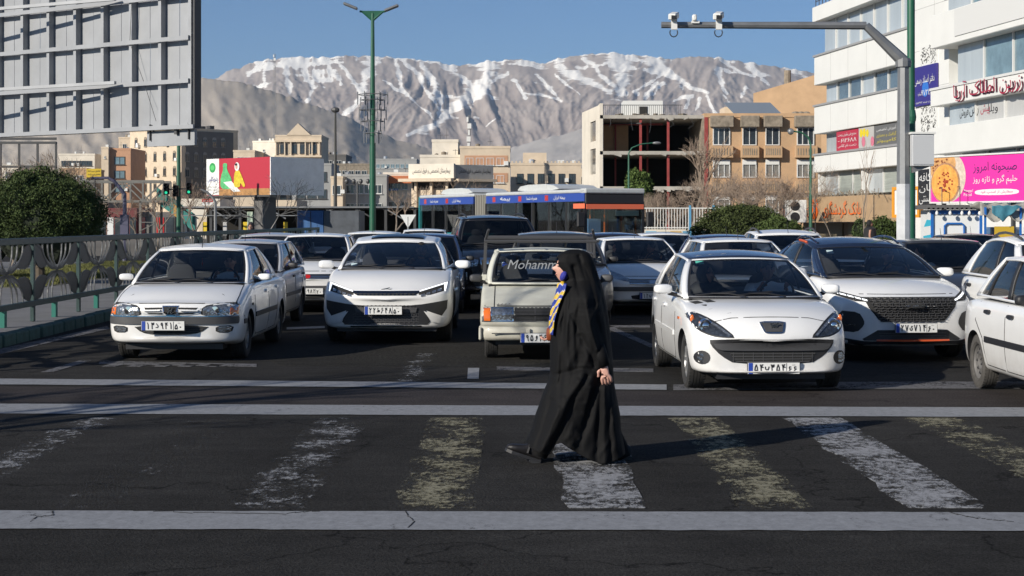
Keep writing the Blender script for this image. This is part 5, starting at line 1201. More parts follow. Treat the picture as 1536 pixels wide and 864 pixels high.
    M_SH = mat('black shoe leather', (.012, .011, .012), .5, coat=.0, spec=.4)
    def shoe(hx, hpy, dy, ang):
        prof = [(-.0, .055, .030, .075), (.03, .072, .034, .10), (.07, .075, .036, .115), (.10, .066, .036, .095), (.14, .05, .042, .07), (.19, .035, .047, .055), (.225, .026, .042, .045), (.25, .018, .026, .032), (.258, .012, .01, .02)]
        mb = MB()
        def f2(u, v):
            i = v*(len(prof)-1); k = min(int(i), len(prof)-2); t = i-k; p = [prof[k][j]+(prof[k+1][j]-prof[k][j])*t for j in range(4)]
            a = 2*PI*u; z = p[3]/2+p[3]/2*math.copysign(abs(math.sin(a))**.7, math.sin(a)); return Vector((-p[0], p[2]*math.copysign(abs(math.cos(a))**.7, math.cos(a)), z+.018))
        mb.grid(f2, 20, 24, True); Rm = Matrix.Rotation(ang, 4, 'Y'); Mx = Matrix.Translation(W(hx, hpy, dy)) @ Rm
        so_ = MB(); so_.prism([(.01, -.034), (-.06, -.038), (-.15, -.045), (-.21, -.046), (-.25, -.03), (-.262, 0), (-.25, .03), (-.21, .046), (-.15, .045), (-.06, .038), (.01, .034)], lambda a, b_, t: (a, b_, t), .022); so_.bb((-.07, -.036, -.018), (.008, .036, .002))
        st = MB(); st.tube([(-.10, -.045, .04), (-.10, -.03, .10), (-.10, 0, .112), (-.10, .03, .10), (-.10, .045, .04)], .012, 6)
        for q in (mb, so_, st): q.v = [tuple(Mx @ Vector(p)) for p in q.v]
        s_ = mb.build('shoe', M_SH, e, smooth=True, sharp=60); so_.build('sole', M_BLK, s_); st.build('shoe_strap', M_SH, s_, smooth=True)
    shoe(808, 690, -.10, .33); shoe(946, 690, .06, .02)
    # scarf and bag
    scm = bpy.data.materials.new('patterned scarf'); scm.use_nodes = True; nt = scm.node_tree; tc = nt.nodes.new('ShaderNodeTexCoord'); w = nt.nodes.new('ShaderNodeTexWave'); w.bands_direction = 'DIAGONAL'; w.inputs['Scale'].default_value = 5.5; w.inputs['Distortion'].default_value = 6
    r = nt.nodes.new('ShaderNodeValToRGB'); cr = r.color_ramp; cr.interpolation = 'CONSTANT'; cr.elements[0].color = (.02, .04, .28, 1); cr.elements[1].position = .42; cr.elements[1].color = (.55, .54, .55, 1); q = cr.elements.new(.62); q.color = (.55, .33, .03, 1); q = cr.elements.new(.8); q.color = (.60, .42, .05, 1)
    nt.links.new(tc.outputs['Object'], w.inputs[0]); nt.links.new(w.outputs[0], r.inputs[0]); nt.links.new(r.outputs[0], nt.nodes['Principled BSDF'].inputs[0])
    L_ = [(424, 836, 848), (436, 834, 845), (450, 829.5, 838), (465, 825.5, 833), (480, 823, 829), (500, 822.5, 828)]
    def sf(u, v):
        py = 424+76*v; l, r_ = tb(L_, py); x = l+(r_-l)*u; return W(x, py, -.03+.16*u*(-1)+.012*math.sin(u*14+v*5))
    MB().grid(sf, 14, 24).build('scarf', scm, e, smooth=True, solid=.008)
    MB().blob(W(846, 413, -.02), (.030, .085, .046), 14, 10, rot=Matrix.Rotation(.4, 3, 'Y')).build('blue_scarf', mat('blue cloth', (.025, .03, .25), .7, bump=.6, bs=30), e, smooth=True)
    MB().blob(W(842, 429, -.02), (.024, .06, .045), 12, 8, rot=Matrix.Rotation(.5, 3, 'Y')).build('yellow_scarf', mat('yellow cloth', (.60, .38, .02), .6), e, smooth=True)
    bg = empty('handbag', W(825, 508)+O, 0, 'small brown bag held against the chador by the walking woman', 'bag')
    MB().blob((0, -.02, .035), (.028, .05, .05), 12, 8, e=.6).build('pouch', mat('brown leather', (.22, .05, .015), .4), bg, smooth=True); MB().tube([(-.0, -.05, .07), (.01, -.03, .14), (.02, .03, .07)], .006, 6).build('strap', mat('brown leather', (.22, .05, .015), .4), bg)
woman()
def occupant(car, x, label, shirt=(.5, .5, .5), z=None, y=None, yaw=0.0, wheel=True, hair=(.015, .012, .01), veil=False, dz=0):
    c = CARS[car]; e = c.e; y = y or c.cowl[0]+.86; z = (z or c.cowl[1]+.25)+dz
    o = empty('person', (0, 0, 0), 0, label, 'person'); o.location = e.location; o.rotation_euler = e.rotation_euler
    b = MB(); head_mesh(b, (x, y, z), .95, yaw); v, f = skinned([[((x, y+.02, z-.16), .06), ((x, y+.02, z-.10), .05), ((x, y+.01, z-.05), .05)]], 1); b.add(v, f)
    if wheel:
        sx = 1 if x > 0 else -1
        for q in (-1, 1): hand(b, (x+q*.15, c.cowl[0]+.58, c.cowl[1]+.07), (-q*.3, -.7, .5), (q*.3, .4, .9), 1.0, .9)
    bd = b.build('body', M_SKIN, o, smooth=True, sharp=60, fixn='keep'); eyes(bd, (x, y, z), .95, yaw)
    m = mat('cloth %s' % (shirt,), shirt, .8, var=.1)
    sh = [((x, y+.05, z-.40), (.19, .12)), ((x, y+.02, z-.25), (.19, .11)), ((x, y+.02, z-.17), (.13, .075)), ((x, y+.02, z-.12), .065)]
    ch = [sh]
    for q in (-1, 1):
        a = [((x, y+.02, z-.25), .17), ((x+q*.20, y+.01, z-.20), .07), ((x+q*.27, y-.16, z-.30), .055)]
        if wheel: a.append(((x+q*.16, c.cowl[0]+.62, c.cowl[1]+.05), .035))
        ch.append(a)
    v, f = skinned(ch, 1); MB().add(v, f).build('shirt', m, o, smooth=True, sharp=60, fixn='keep')
    hm = mat('hair %s' % (hair,), hair, .7)
    rot = Matrix.Rotation(yaw, 3, 'Z')
    if veil: MB().blob(Vector((x, y, z))+rot @ Vector((0, .03, -.01)), (.105, .105, .15), 16, 12).blob((x, y+.03, z-.20), (.21, .14, .14), 16, 10).build('headscarf', hm, o, smooth=True)
    else: MB().blob(Vector((x, y, z))+rot @ Vector((0, .022, .035)), (.082, .095, .095), 16, 12).build('hair', hm, o, smooth=True)
    return o
occupant('hatch', .33, 'driver in a white shirt with both hands on the wheel of the near hatchback', (.80, .82, .83), z=1.19)
occupant('hatch', -.36, 'passenger in dark clothes beside the driver of the near hatchback', (.02, .02, .022), z=1.14, wheel=False, yaw=.5, veil=True, hair=(.012, .012, .014))
occupant('sedan', .36, 'driver in a pale shirt in the older white sedan by the fence', (.55, .60, .62))
occupant('sharp', .38, 'driver in the sharp-nosed crossover, face catching light', (.10, .10, .11))
occupant('x33', -.0+.38, 'driver in grey behind the wheel of the black-roofed crossover', (.14, .14, .15), yaw=.2)
occupant('pride', -.33, 'passenger leaning in the small hatchback with the red badge', (.10, .10, .07), wheel=False, yaw=.6)
occupant('sd', -.34, 'passenger on the left side of the white rounded sedan', (.03, .03, .03), wheel=False, yaw=-1.0, veil=True)
occupant('sd', .34, 'driver of the white rounded sedan looking sideways', (.05, .05, .055), yaw=-.8)
occupant('gsedan', .0-.34, 'person in a white top inside the dark grey sedan', (.55, .55, .56), wheel=False, yaw=-1.2)
def pedestrian(x, y, label, top, low, yaw=0, veil=True, h=1.66):
    o = empty('person', (x, y, 0), yaw, label, 'person'); s = h/1.66; b = MB(); head_mesh(b, (0, 0, 1.54*s), s)
    pel = (0, 0, .9*s)
    v, f = skinned([[(pel, .14), ((0, 0, 1.15*s), .12), ((0, 0, 1.34*s), (.16, .09)), ((0, 0, 1.42*s), .05), ((0, 0, 1.48*s), .05)], [(pel, .14), ((.10, 0, .85*s), .085), ((.11, -.03, .47*s), .06), ((.12, 0, .08), .045), ((.12, -.13, .04), .04)], [(pel, .14), ((-.10, 0, .85*s), .085), ((-.11, .05, .47*s), .06), ((-.12, .10, .08), .045), ((-.12, -.03, .04), .04)],
                    [((0, 0, 1.34*s), .13), ((.2, 0, 1.33*s), .055), ((.24, .03, 1.08*s), .045), ((.22, -.06, .86*s), .035)], [((0, 0, 1.34*s), .13), ((-.2, 0, 1.33*s), .055), ((-.24, .03, 1.08*s), .045), ((-.22, -.06, .86*s), .035)]], 1)
    b.add(v, f); bd = b.build('body', M_SKIN, o, smooth=True, sharp=60, fixn='keep'); eyes(bd, (0, 0, 1.54*s), s)
    MB().lathe([(.09, 1.45*s), (.23, 1.36*s), (.25, 1.1*s), (.24, .8*s), (.27, .45*s)], 20).build('coat', mat('cloth %s' % (top,), top, .85), o, smooth=True, solid=.01)
    MB().blob((0, .03*s, 1.56*s), (.095*s, .105*s, .14*s), 14, 10).build('headscarf' if veil else 'hair', mat('cloth %s' % (low,), low, .85), o, smooth=True)
pedestrian(XD(376, 47), 47, 'woman in dark headscarf and coat standing beyond the white cars near the fence', (.02, .018, .02), (.03, .025, .03))
pedestrian(XD(1305, 62), 62, 'dark haired pedestrian in black walking before the shuttered bank', (.015, .015, .018), (.01, .01, .01), yaw=1.4, veil=False, h=1.72)
# ------------------------------------------------------------------ buildings
M_PANE = mat('window dark glass', (.035, .045, .055), .08, coat=.6, var=.5, vs=1.5); M_PANEB = mat('window blue glass', (.16, .24, .28), .12, coat=.6, var=.3, vs=1.2); M_WF = mat('white window frame', (.62, .62, .60), .5); M_DF = mat('dark window frame', (.06, .06, .06), .5)
WIN = {}
def win_proto(w, h, mf, mp, mull, sill, arch=False, depth=.10):
    k = (round(w, 2), round(h, 2), mf.name, mp.name, mull, sill, arch)
    if k in WIN: return WIN[k]
    t = max(.05, w*.06); a = MB()
    for s in (-1, 1): a.bb((s*(w/2-t), -depth, -h/2), (s*w/2, .02, h/2))
    a.bb((-w/2+t, -depth, -h/2), (w/2-t, .02, -h/2+t)); a.bb((-w/2+t, -depth, h/2-t), (w/2-t, .02, h/2))
    for i in range(mull): x = -w/2+w*(i+1)/(mull+1); a.bb((x-t*.4, -depth*.8, -h/2+t), (x+t*.4, 0, h/2-t))
    if sill: a.bb((-w/2-.08, -depth-.12, -h/2-.09), (w/2+.08, .0, -h/2-.004))
    if arch: a.prism([(w/2*math.cos(PI*q/8), h/2+w/2*math.sin(PI*q/8)) for q in range(9)], lambda x, z, t_: (x, -depth+t_, z), depth)
    b = MB().bb((-w/2+t, -.03, -h/2+t), (w/2-t, -.02, h/2-t))
    ma = a.mesh('window'); ma.materials.append(mf); mb_ = b.mesh('pane'); mb_.materials.append(mp); WIN[k] = (ma, mb_); return WIN[k]
class Bld:
    """a box building: P0-P1 = facade on the ground seen left to right, depth behind it"""
    def __init__(s, name, label, P0, P1, depth, z1, m, z0=-.4, category='building', group='buildings of the city behind'):
        P0, P1 = Vector((P0[0], P0[1], 0)), Vector((P1[0], P1[1], 0)); s.u = (P1-P0).normalized(); s.L = (P1-P0).length; s.D = depth; s.z1 = z1; s.m = m
        s.e = empty(name, P0, math.atan2(s.u.y, s.u.x), label, category, group)
        s.box('wall', (0, 0, z0), (s.L, depth, z1), m)
    def box(s, name, a, b, m, parent=None, **k): return MB().bb(a, b).build(name, m, parent or s.e, **k)
    def parapet(s, h=.5, t=.2, m=None, over=.06):
        mb = MB(); z = s.z1+.003
        mb.bb((-over, -over, z), (s.L+over, t, z+h)); mb.bb((-over, s.D-t, z), (s.L+over, s.D+over, z+h)); mb.bb((-over, t, z), (t, s.D-t, z+h)); mb.bb((s.L-t, t, z), (s.L+over, s.D-t, z+h)); mb.build('parapet', m or s.m, s.e)
    def win(s, u, z, w, h, mf=None, mp=None, mull=1, sill=True, side=None, arch=False):
        a, b = win_proto(w, h, mf or M_WF, mp or M_PANE, mull, sill, arch)
        loc = (u, -.005, z) if side is None else (-.005, u, z) if side == 'l' else (s.L+.005, u, z)
        o = put('window', a, parent=s.e, loc=loc)
        if side: o.rotation_euler = (0, 0, -PI/2 if side == 'l' else PI/2)
        put('pane', b, parent=o); return o
    def grid(s, us, zs, w, h, **k):
        for u in us:
            for z in zs: s.win(u, z, w, h, **k)
    def tank(s, u, v, r=.6): MB().lathe([(.01, 0), (r, 0), (r, 1.1), (r*.7, 1.3), (.01, 1.35)], 12).build('water_tank', M_SILVER, s.e, loc=(u, v, s.z1))
def lin(a, b, n): return [a+(b-a)*(i+.5)/n for i in range(n)]
C_CREAM = mat('cream brick', (.62, .51, .38), .85, var=.15, vs=.6, bump=.3, bs=6); C_TAN = mat('tan brick', (.50, .325, .185), .85, var=.14, vs=.9, bump=.4, bs=8); C_ORNG = mat('orange brick', (.50, .28, .17), .85, var=.12, vs=.8)
C_GREY = mat('grey cladding', (.33, .33, .32), .8, var=.15, vs=.6); C_DGREY = mat('dark stone and painted shade', (.13, .125, .12), .8, var=.15, vs=.5); C_CONC = mat('concrete', (.44, .41, .36), .9, var=.25, vs=.7, bump=.3, bs=6); C_WHITE = mat('white cladding', (.70, .70, .67), .5, var=.05, vs=.7); C_STAIN = mat('weathered concrete', (.28, .235, .18), .95, var=.45, vs=2.5); C_DARK = mat('dark interior', (.02, .018, .016), .95)  # the dark stone colour also paints the shaded face of the cream block
C_PALE = mat('pale render', (.70, .64, .54), .85, var=.16, vs=.5)
# tan block with bay windows
d = 120; x0 = XD(1057, d); b = Bld('apartment_building', 'tan brick apartment block with four columns of projecting window boxes', (x0, d), (XD(1232, d), d), 14, ZD(176, d), C_TAN); b.parapet(.3)
for px in (1082, 1124, 1158.5, 1208):
    w = (1.3 if px in (1082, 1208) else 1.05); u = XD(px, d)-x0
    b.box('roof_box', (u-w*.66, -.55, ZD(191, d)), (u+w*.66, -.0, ZD(175, d)+.05), C_STAIN, bevel=.03)
    for k, yy in enumerate((204.5, 255, 308)):
        b.win(u, ZD(yy-(0 if k == 0 else 2), d), w, 1.35, mull=1+(w > 1.1), sill=False, mp=M_PANE if k == 0 else mat('pane with lace curtain', (.22, .21, .19), .35, var=.5, vs=5, stretch=(4, 1, .4)))
        if k: MB().bb((u-w*.48, -.13, ZD(yy-15, d)), (u+w*.48, -.02, ZD(yy-8, d))).build('roller_shutter_box', C_WHITE, b.e)
        if k < 2:
            bx = b.box('window_box', (u-w*.64, -.55, ZD(237+53*k, d)), (u+w*.64, -.0, ZD(219+53*k, d)), C_TAN, bevel=.02)
            mb = MB()
            for i in range(7): mb.bb((u-w*.5+w*i/6.5-.02, -.57, ZD(233+53*k, d)), (u-w*.5+w*i/6.5+.05, -.545, ZD(223+53*k, d)))
            mb.build('carved_band', C_STAIN, bx)
b.box('roof_hut', (1.9, 3, b.z1), (4.4, 6, b.z1+1.0), C_CREAM); sk = b.box('skylight', (2.2, 1.2, b.z1), (6.2, 3, b.z1+.25), C_CREAM); MB().add([(2.4, 1.2, b.z1+.3), (6.0, 1.2, b.z1+.3), (5.4, 3, b.z1+1.3), (1.8, 3, b.z1+1.3)], [(0, 1, 2, 3)]).build('skylight_sheet', mat('zinc sheet', (.35, .40, .45), .35, metal=.5), sk, solid=.03)
for k in range(3): MB().blob((7.0+.4*k, 1.0, b.z1+.3), (.35, .3, .22), 8, 6).build('rooftop_bundle', C_STAIN, b.e)
b2 = Bld('building', 'tall plain tan gable wall rising behind the tan apartment block', (XD(1130, 160), 160), (XD(1236, 160), 158), 20, ZD(140, 160), C_TAN)
MB().add([(0, 0, b2.z1), (b2.L, 0, b2.z1), (b2.L, 0, ZD(108, 159)), (0, 20, b2.z1), (b2.L, 20, b2.z1), (b2.L, 20, ZD(108, 159))], [(0, 1, 2), (3, 5, 4), (0, 3, 4, 1), (1, 4, 5, 2), (0, 2, 5, 3)]).build('gable', C_TAN, b2.e)
MB().lathe([(.35, 0), (.35, 1.5), (.25, 1.5)], 10).build('chimney', C_STAIN, b2.e, loc=(XD(1176, 160)-XD(1130, 160), 3, ZD(124, 159)))
# gutted building
e = empty('derelict_building', (XD(900, d), d, 0), 0, 'gutted concrete building with open floors and red steel columns', 'building', 'buildings of the city behind')
Ld = XD(1057, d)-XD(900, d); zt, zm, zl = ZD(175, d), ZD(229, d), ZD(282, d); M_REDC = mat('red primer steel', (.30, .05, .045), .6, var=.3)
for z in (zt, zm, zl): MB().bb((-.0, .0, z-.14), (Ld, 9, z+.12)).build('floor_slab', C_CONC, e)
MB().bb((-.02, 0, -.4), (.22, 9, zt+1.0)).build('side_wall', C_PALE, e)
def sidewall(z0, z1):
    pass
le = MB(); xl, dl = XD(873, d+9)-XD(900, d), 9.0
L2 = math.hypot(xl, dl); an = math.atan2(dl, xl)
lf = put('lit_wall', None, parent=e, loc=(xl, dl, 0)); lf.rotation_euler = (0, 0, math.atan2(-dl, -xl))
for (a, c, z0, z1) in ((0, 4.2, -.4, zt+.9), (7.0, L2, -.4, zt+.9), (4.2, 7.0, -.4, ZD(262, d+4)), (4.2, 7.0, ZD(224, d+4), ZD(213, d+4)), (4.2, 7.0, ZD(183, d+4), zt+.9)): MB().bb((a, -.0, z0), (c, .25, z1)).build('wall_panel', C_PALE, lf)
for z0, z1 in ((ZD(262, d+4), ZD(224, d+4)), (ZD(213, d+4), ZD(183, d+4))): MB().bb((4.2, .1, z0), (7.0, .14, z1)).build('window', M_PANE, lf)
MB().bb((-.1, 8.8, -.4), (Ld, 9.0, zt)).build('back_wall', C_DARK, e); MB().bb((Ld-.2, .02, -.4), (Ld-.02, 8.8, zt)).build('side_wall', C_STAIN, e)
MB().bb((-.0, 5.2, zm), (2.5, 5.35, zt-.2)).build('brick_partition', C_TAN, e)
for u in (61, 102.5, 157): MB().bb(((u-60+900-900)/20+2.0-.0 if False else XD(900+u-1.5, d)-XD(900, d), .15, -.2), (XD(900+u+2, d)-XD(900, d), .4, zt-.1)).build('steel_column', M_REDC, e)
for u in (30, 80): MB().bb((XD(900+u-1.5, d)-XD(900, d), 5.0, -.2), (XD(900+u+1, d)-XD(900, d), 5.25, zt-.1)).build('steel_column', M_REDC, e)
MB().bb((.3, 4.9, zt-.35), (5.2, 5.1, zt-.2)).build('steel_beam', M_REDC, e)
f_ = MB().bb((1.25, 8.6, zm+.3), (1.9, 8.78, zt-.75)).build('window', M_WF, e); MB().bb((1.33, 8.55, zm+.4), (1.82, 8.6, zt-.85)).build('pane', mat('bright opening', (.45, .5, .55), .5), f_)
rl = MB()
for k in range(42): rl.bb((.1+k*.145, .05, zt+.12), (.125+k*.145, .075, zt+.85))
rl.bb((.05, .04, zt+.85), (6.2, .08, zt+.9)); rl.build('roof_railing', M_DF, e)
MB().bb((1.9, 2, zt+.1), (4.9, 4.5, zt+1.35)).build('roof_hut', C_WHITE, e); MB().bb((3.1, 1.93, zt+.15), (3.7, 1.99, zt+.9)).build('roof_door', C_DARK, e)
for k in range(14): MB().box((R.uniform(.3, 7.2), R.uniform(.2, 1), zt+.16), (R.uniform(.2, .5), .3, R.uniform(.05, .25)), rz=R.uniform(0, 3)).build('rubble', C_STAIN, e)
MB().beam((3.1, 0, zt-.5), (.2, 4, zt-.28), .1).build('hanging_rod', M_DF, e)
MB().bb((Ld-.02, -.05, -.2), (Ld+.25, .25, zt+.2)).build('steel_column', M_REDC, e)
for k in range(26): MB().box((R.uniform(.2, Ld-.2), R.uniform(-.03, .08), R.choice((zt, zm, zl))-R.uniform(.1, .2)), (R.uniform(.1, .5), .12, R.uniform(.05, .2)), rot=Matrix.Rotation(R.uniform(-.5, .5), 3, 'Y')).build('broken_edge', C_CONC, e)
for k in range(5): MB().tube([(.8+1.5*k, .05, zt-.1), (.85+1.5*k+R.uniform(-.2, .2), .0, zt-.6), (.8+1.5*k+R.uniform(-.3, .3), .05, zt-R.uniform(.7, 1.3))], .02, 4).build('hanging_cable', M_DF, e)
# distant blocks
def far_block(name, label, px0, px1, py, d, m, cols, rows, depth=12, ww=1.2, wh=1.3, d1=None, mf=None, mp=None, rowstep=2.95, ztop=1.6, par=True, side=None, arch=False, **k):
    b = Bld(name, label, (XD(px0, d), d), (XD(px1, d1 or d), d1 or d), depth, ZD(py, d), m)
    if par: b.parapet(.35)
    zs = [b.z1-ztop-rowstep*i for i in range(rows) if b.z1-ztop-rowstep*i > -.5]
    b.grid(lin(.6, b.L-.6, cols), zs, ww, wh, mf=mf, mp=mp, arch=arch, **k)
    if side:
        for u in lin(1, depth-1, side[1]):
            for z in zs: b.win(u, z, ww, wh, side=side[0], mf=mf, mp=mp, arch=arch)
    q = random.Random(px0)
    for _ in range(2+int(b.L/5)):
        u = q.uniform(.6, b.L-.8); w_ = q.uniform(.25, .7); t_ = q.random()
        if t_ < .4: MB().lathe([(.01, 0), (w_*.7, 0), (w_*.7, w_*1.5), (.01, w_*1.7)], 10).build('water_tank', M_SILVER if q.random() < .5 else C_STAIN, b.e, loc=(u, 2, b.z1))
        elif t_ < .75: MB().tube([(u, 1, b.z1), (u, 1, b.z1+q.uniform(1, 2.2))], .035, 4).bb((u-.35, .98, b.z1+.95), (u+.35, 1.02, b.z1+1.0)).build('aerial', M_DF, b.e)
        else: MB().bb((u, 1, b.z1), (u+w_, 1.8, b.z1+.8)).build('roof_cooler', C_WHITE, b.e)
    for _ in range(cols):
        if q.random() < .5 and zs: u = q.choice(lin(.6, b.L-.6, cols))+ww*.5+.3; z = q.choice(zs); MB().bb((u-.3, -.45, z-.5), (u+.25, -.03, z+.05)).build('air_conditioner', C_WHITE, b.e)
    return b
b = far_block('apartment_building', 'cream apartment block with arched windows, sunlit face left of the green pole', 195, 272, 199, 330, C_CREAM, 5, 6, 14, .95, 1.5, d1=318, arch=True, mf=C_STAIN, ztop=2.3, rowstep=3.05)
for k in range(7): MB().bb((R.uniform(2, 9), -.7, 0), (0, 0, 0)) if False else b.box('air_conditioner', ((q := R.choice(lin(.6, b.L-.6, 5))+1.0)-.4, -.6, (z_ := b.z1-2.3-3.05*R.randint(0, 4))-.9), (q+.4, -.05, z_-.3), C_WHITE)
Bld('apartment_building', 'shaded face of the cream apartment block with arched windows, shade put into its dark colour', (XD(272.4, 318), 318.2), (XD(350, 326), 326), 12, ZD(196, 318), C_DGREY)  # same building's shaded side; its shade is put into the dark wall colour
bb_ = [o for o in COL.objects if o.name.startswith('apartment_building')][-1]
class _W(Bld):
    def __init__(s, e, L, D, z1): s.e, s.L, s.D, s.z1 = e, L, D, z1
w_ = _W(bb_, 10.3, 12, ZD(196, 318)); w_.grid([1.2, 3.2, 5.2, 7.4, 9.4], [w_.z1-2.3-3.05*i for i in range(5)], .95, 1.5, arch=True, mf=mat('stone frame', (.24, .23, .22), .8))
for k in range(4): MB().bb((1+2*k, 1, w_.z1), (2+2*k, 2.5, w_.z1+R.uniform(.6, 1.4))).build('rooftop_unit', M_TRIM, bb_)
far_block('apartment_building', 'orange brick apartment block with blue-curtained windows left of the cream block', 163, 196, 225, 300, C_ORNG, 1, 3, 12, 2.0, 1.5, mp=M_PANEB, mf=M_DF, ztop=2.0, rowstep=2.6); far_block('apartment_building', 'narrow pale wall joined to the orange brick block', 152, 162.6, 223, 299, C_CREAM, 1, 1, 12, .3, .4)
far_block('building', 'low cream building far left with flat roof behind bare trees', 88, 142, 233, 320, C_PALE, 6, 3, 12, 1.1, 1.0, mf=M_DF); far_block('building', 'brown low building behind the clipped bush', 90, 130, 255, 280, C_TAN, 3, 3); far_block('building', 'pale hut on the skyline above the orange block', 178, 196, 208, 330, C_CREAM, 1, 1, 6, .8, 1)
b = far_block('apartment_building', 'cream mansion block with pediment and arched loggia windows', 413, 482, 205, 310, C_CREAM, 4, 4, 12, 1.3, 1.7, arch=True, ztop=2.4, rowstep=3.4, mf=M_DF)
MB().prism([(2.2, b.z1+.3), (6.9, b.z1+.3), (4.4, b.z1+2.6)], lambda x, z, t: (x, -.2+t, z), 4).build('pediment', C_CREAM, b.e)
for u in (.2, 1.9, 3.1, 5.9, 7.2, 8.6): MB().lathe([(.2, 0), (.16, .2), (.15, 2.3), (.22, 2.5)], 10).build('column', C_CREAM, b.e, loc=(u, -.3, b.z1-3.6))
b.box('ledge', (-.1, -.5, b.z1-4.0), (b.L+.1, 0, b.z1-3.65), C_CREAM); b.box('ledge', (-.1, -.5, b.z1-1.05), (b.L+.1, 0, b.z1-.7), C_CREAM)
far_block('building', 'plain cream side wall left of the mansion block', 379, 413, 214, 312, C_PALE, 1, 1, 12, .5, .5, d1=310); far_block('building', 'cream house roof behind the advertising billboard', 350, 382, 228, 300, C_CREAM, 2, 2)
far_block('apartment_building', 'grey clad apartment block with stacked bay windows behind the blue truck', 438, 497, 248, 270, C_GREY, 3, 3, 12, 1.5, 1.6, ztop=1.9, mf=M_DF); far_block('building', 'dark flat-roofed block on the skyline right of the thin lamp post', 483, 519, 234, 340, C_DGREY, 2, 2)
far_block('building', 'long brown-roofed building right of the thin lamp post', 488, 556, 248, 300, C_STAIN, 6, 3, 10, 1.0, 1.2); far_block('building', 'pale grey building with white cladding left of the green lamp post', 512, 580, 265, 230, C_GREY, 4, 3, 10, 1.2, 1.3, ztop=1.8, rowstep=2.7); far_block('building', 'tan wall under the grey building near the thin lamp post', 496, 514, 268, 226, C_CREAM, 1, 2)
b = far_block('building', 'low building with orange awning right of the green lamp post', 575, 618, 262, 235, C_PALE, 3, 3, 10, 1.0, 1.2); b.box('awning', (-.1, -1.2, ZD(275, 235)), (b.L+.1, 0, ZD(264, 235)), mat('orange awning', (.52, .17, .07), .7)); b.box('blue_awning', (.4, -1.0, ZD(286, 235)), (2.2, 0, ZD(283, 235)), mat('blue awning', (.06, .2, .4), .6))
far_block('building', 'distant blue-grey building with small windows on the skyline', 560, 625, 240, 420, C_GREY, 8, 2, 10, 1.0, 1.1, mp=M_PANEB)
b = Bld('building', 'cream and grey building carrying a long wall inscription', (XD(617, 190), 190), (XD(683, 188), 188), 12, ZD(248, 190), C_CREAM)
b.box('sign_band', (-.1, -.6, ZD(267, 187)), (b.L+.05, -.05, ZD(245, 187)), C_PALE); b.box('canopy', (-1, -1.6, ZD(272, 187)), (b.L+.1, -.65, ZD(267.5, 187)), C_CREAM); b.box('dark_gallery', (.2, -.1, ZD(284, 187)), (b.L-.1, -.04, ZD(273, 187)), C_DARK)
for u in (.6, 2.6, 4.6): b.box('pier', (u, -.5, -.3), (u+.3, -.12, ZD(273, 187)), C_CREAM)
lettering('بیمارستان تخصصی و فوق تخصصی', M_INK, b.e, (b.L/2, -.6, ZD(256, 187)), (1, 0, 0), (0, 0, 1), w=b.L*.86, h=.75, bold=.01, name='wall_inscription')
b = Bld('building', 'grey inscribed wall block right of the cream inscription wall', (XD(683.6, 188), 188), (XD(740, 190.5), 190.5), 10, ZD(247, 188), C_GREY)
lettering('بیمارستان تخصصی و فوق تخصصی', M_INK, b.e, (b.L/2, 0, ZD(256, 187)), (1, 0, 0), (0, 0, 1), w=b.L*.85, h=.7, bold=.01, name='wall_inscription')
b.box('canopy', (-.1, -.9, ZD(272, 187)), (b.L, -.02, ZD(268, 187)), C_CREAM)
b = far_block('apartment_building', 'beige office block with orange brick bands above the bus', 690, 765, 223, 210, C_CREAM, 4, 4, 12, 1.0, 1.0, ztop=1.7, rowstep=2.3)
for k in range(4): b.box('brick_band', (.6, -.06, b.z1-1.2-2.3*k-.9), (b.L-.3, -.01, b.z1-1.0-2.3*k+.1), C_ORNG)
far_block('building', 'stepped cream stair tower behind the inscription wall', 648, 687, 213, 215, C_PALE, 1, 1, 8, .5, .5); far_block('building', 'cream stepped roof block left of the beige office block', 630, 692, 236, 212, C_PALE, 2, 1, 8, .6, .6)
b = far_block('apartment_building', 'cream and beige building with crenellated parapet beside the gutted building', 766, 872, 248, 230, C_CREAM, 6, 3, 12, .9, 1.4, ztop=1.9, rowstep=2.6, mf=M_DF)
for k in range(18): b.box('parapet_tooth', (.1+b.L*k/18, -.05, b.z1+.36), (.35+b.L*k/18, .2, b.z1+.62), C_CREAM)
b.box('roof_room', (1.8, 2, b.z1), (5.2, 6, b.z1+1.9), C_CREAM)
for i, (a, c, y, d_, m_) in enumerate(((0, 90, 262, 380, C_CREAM), (96, 150, 243, 430, C_PALE), (340, 420, 246, 400, C_TAN), (620, 700, 250, 300, C_GREY), (850, 900, 256, 260, C_CREAM), (-80, 30, 250, 300, C_PALE), (960, 1000, 290, 170, C_PALE))):
    far_block('building', ['cream block at the far left edge', 'pale distant block beyond the footbridge', 'tan distant block behind the advertising billboard', 'grey distant block behind the inscription wall', 'cream block seen past the gutted building', 'pale building outside the left edge', 'pale low wall building behind the bus front'][i], a, c, y, d_, m_, 4, 3)
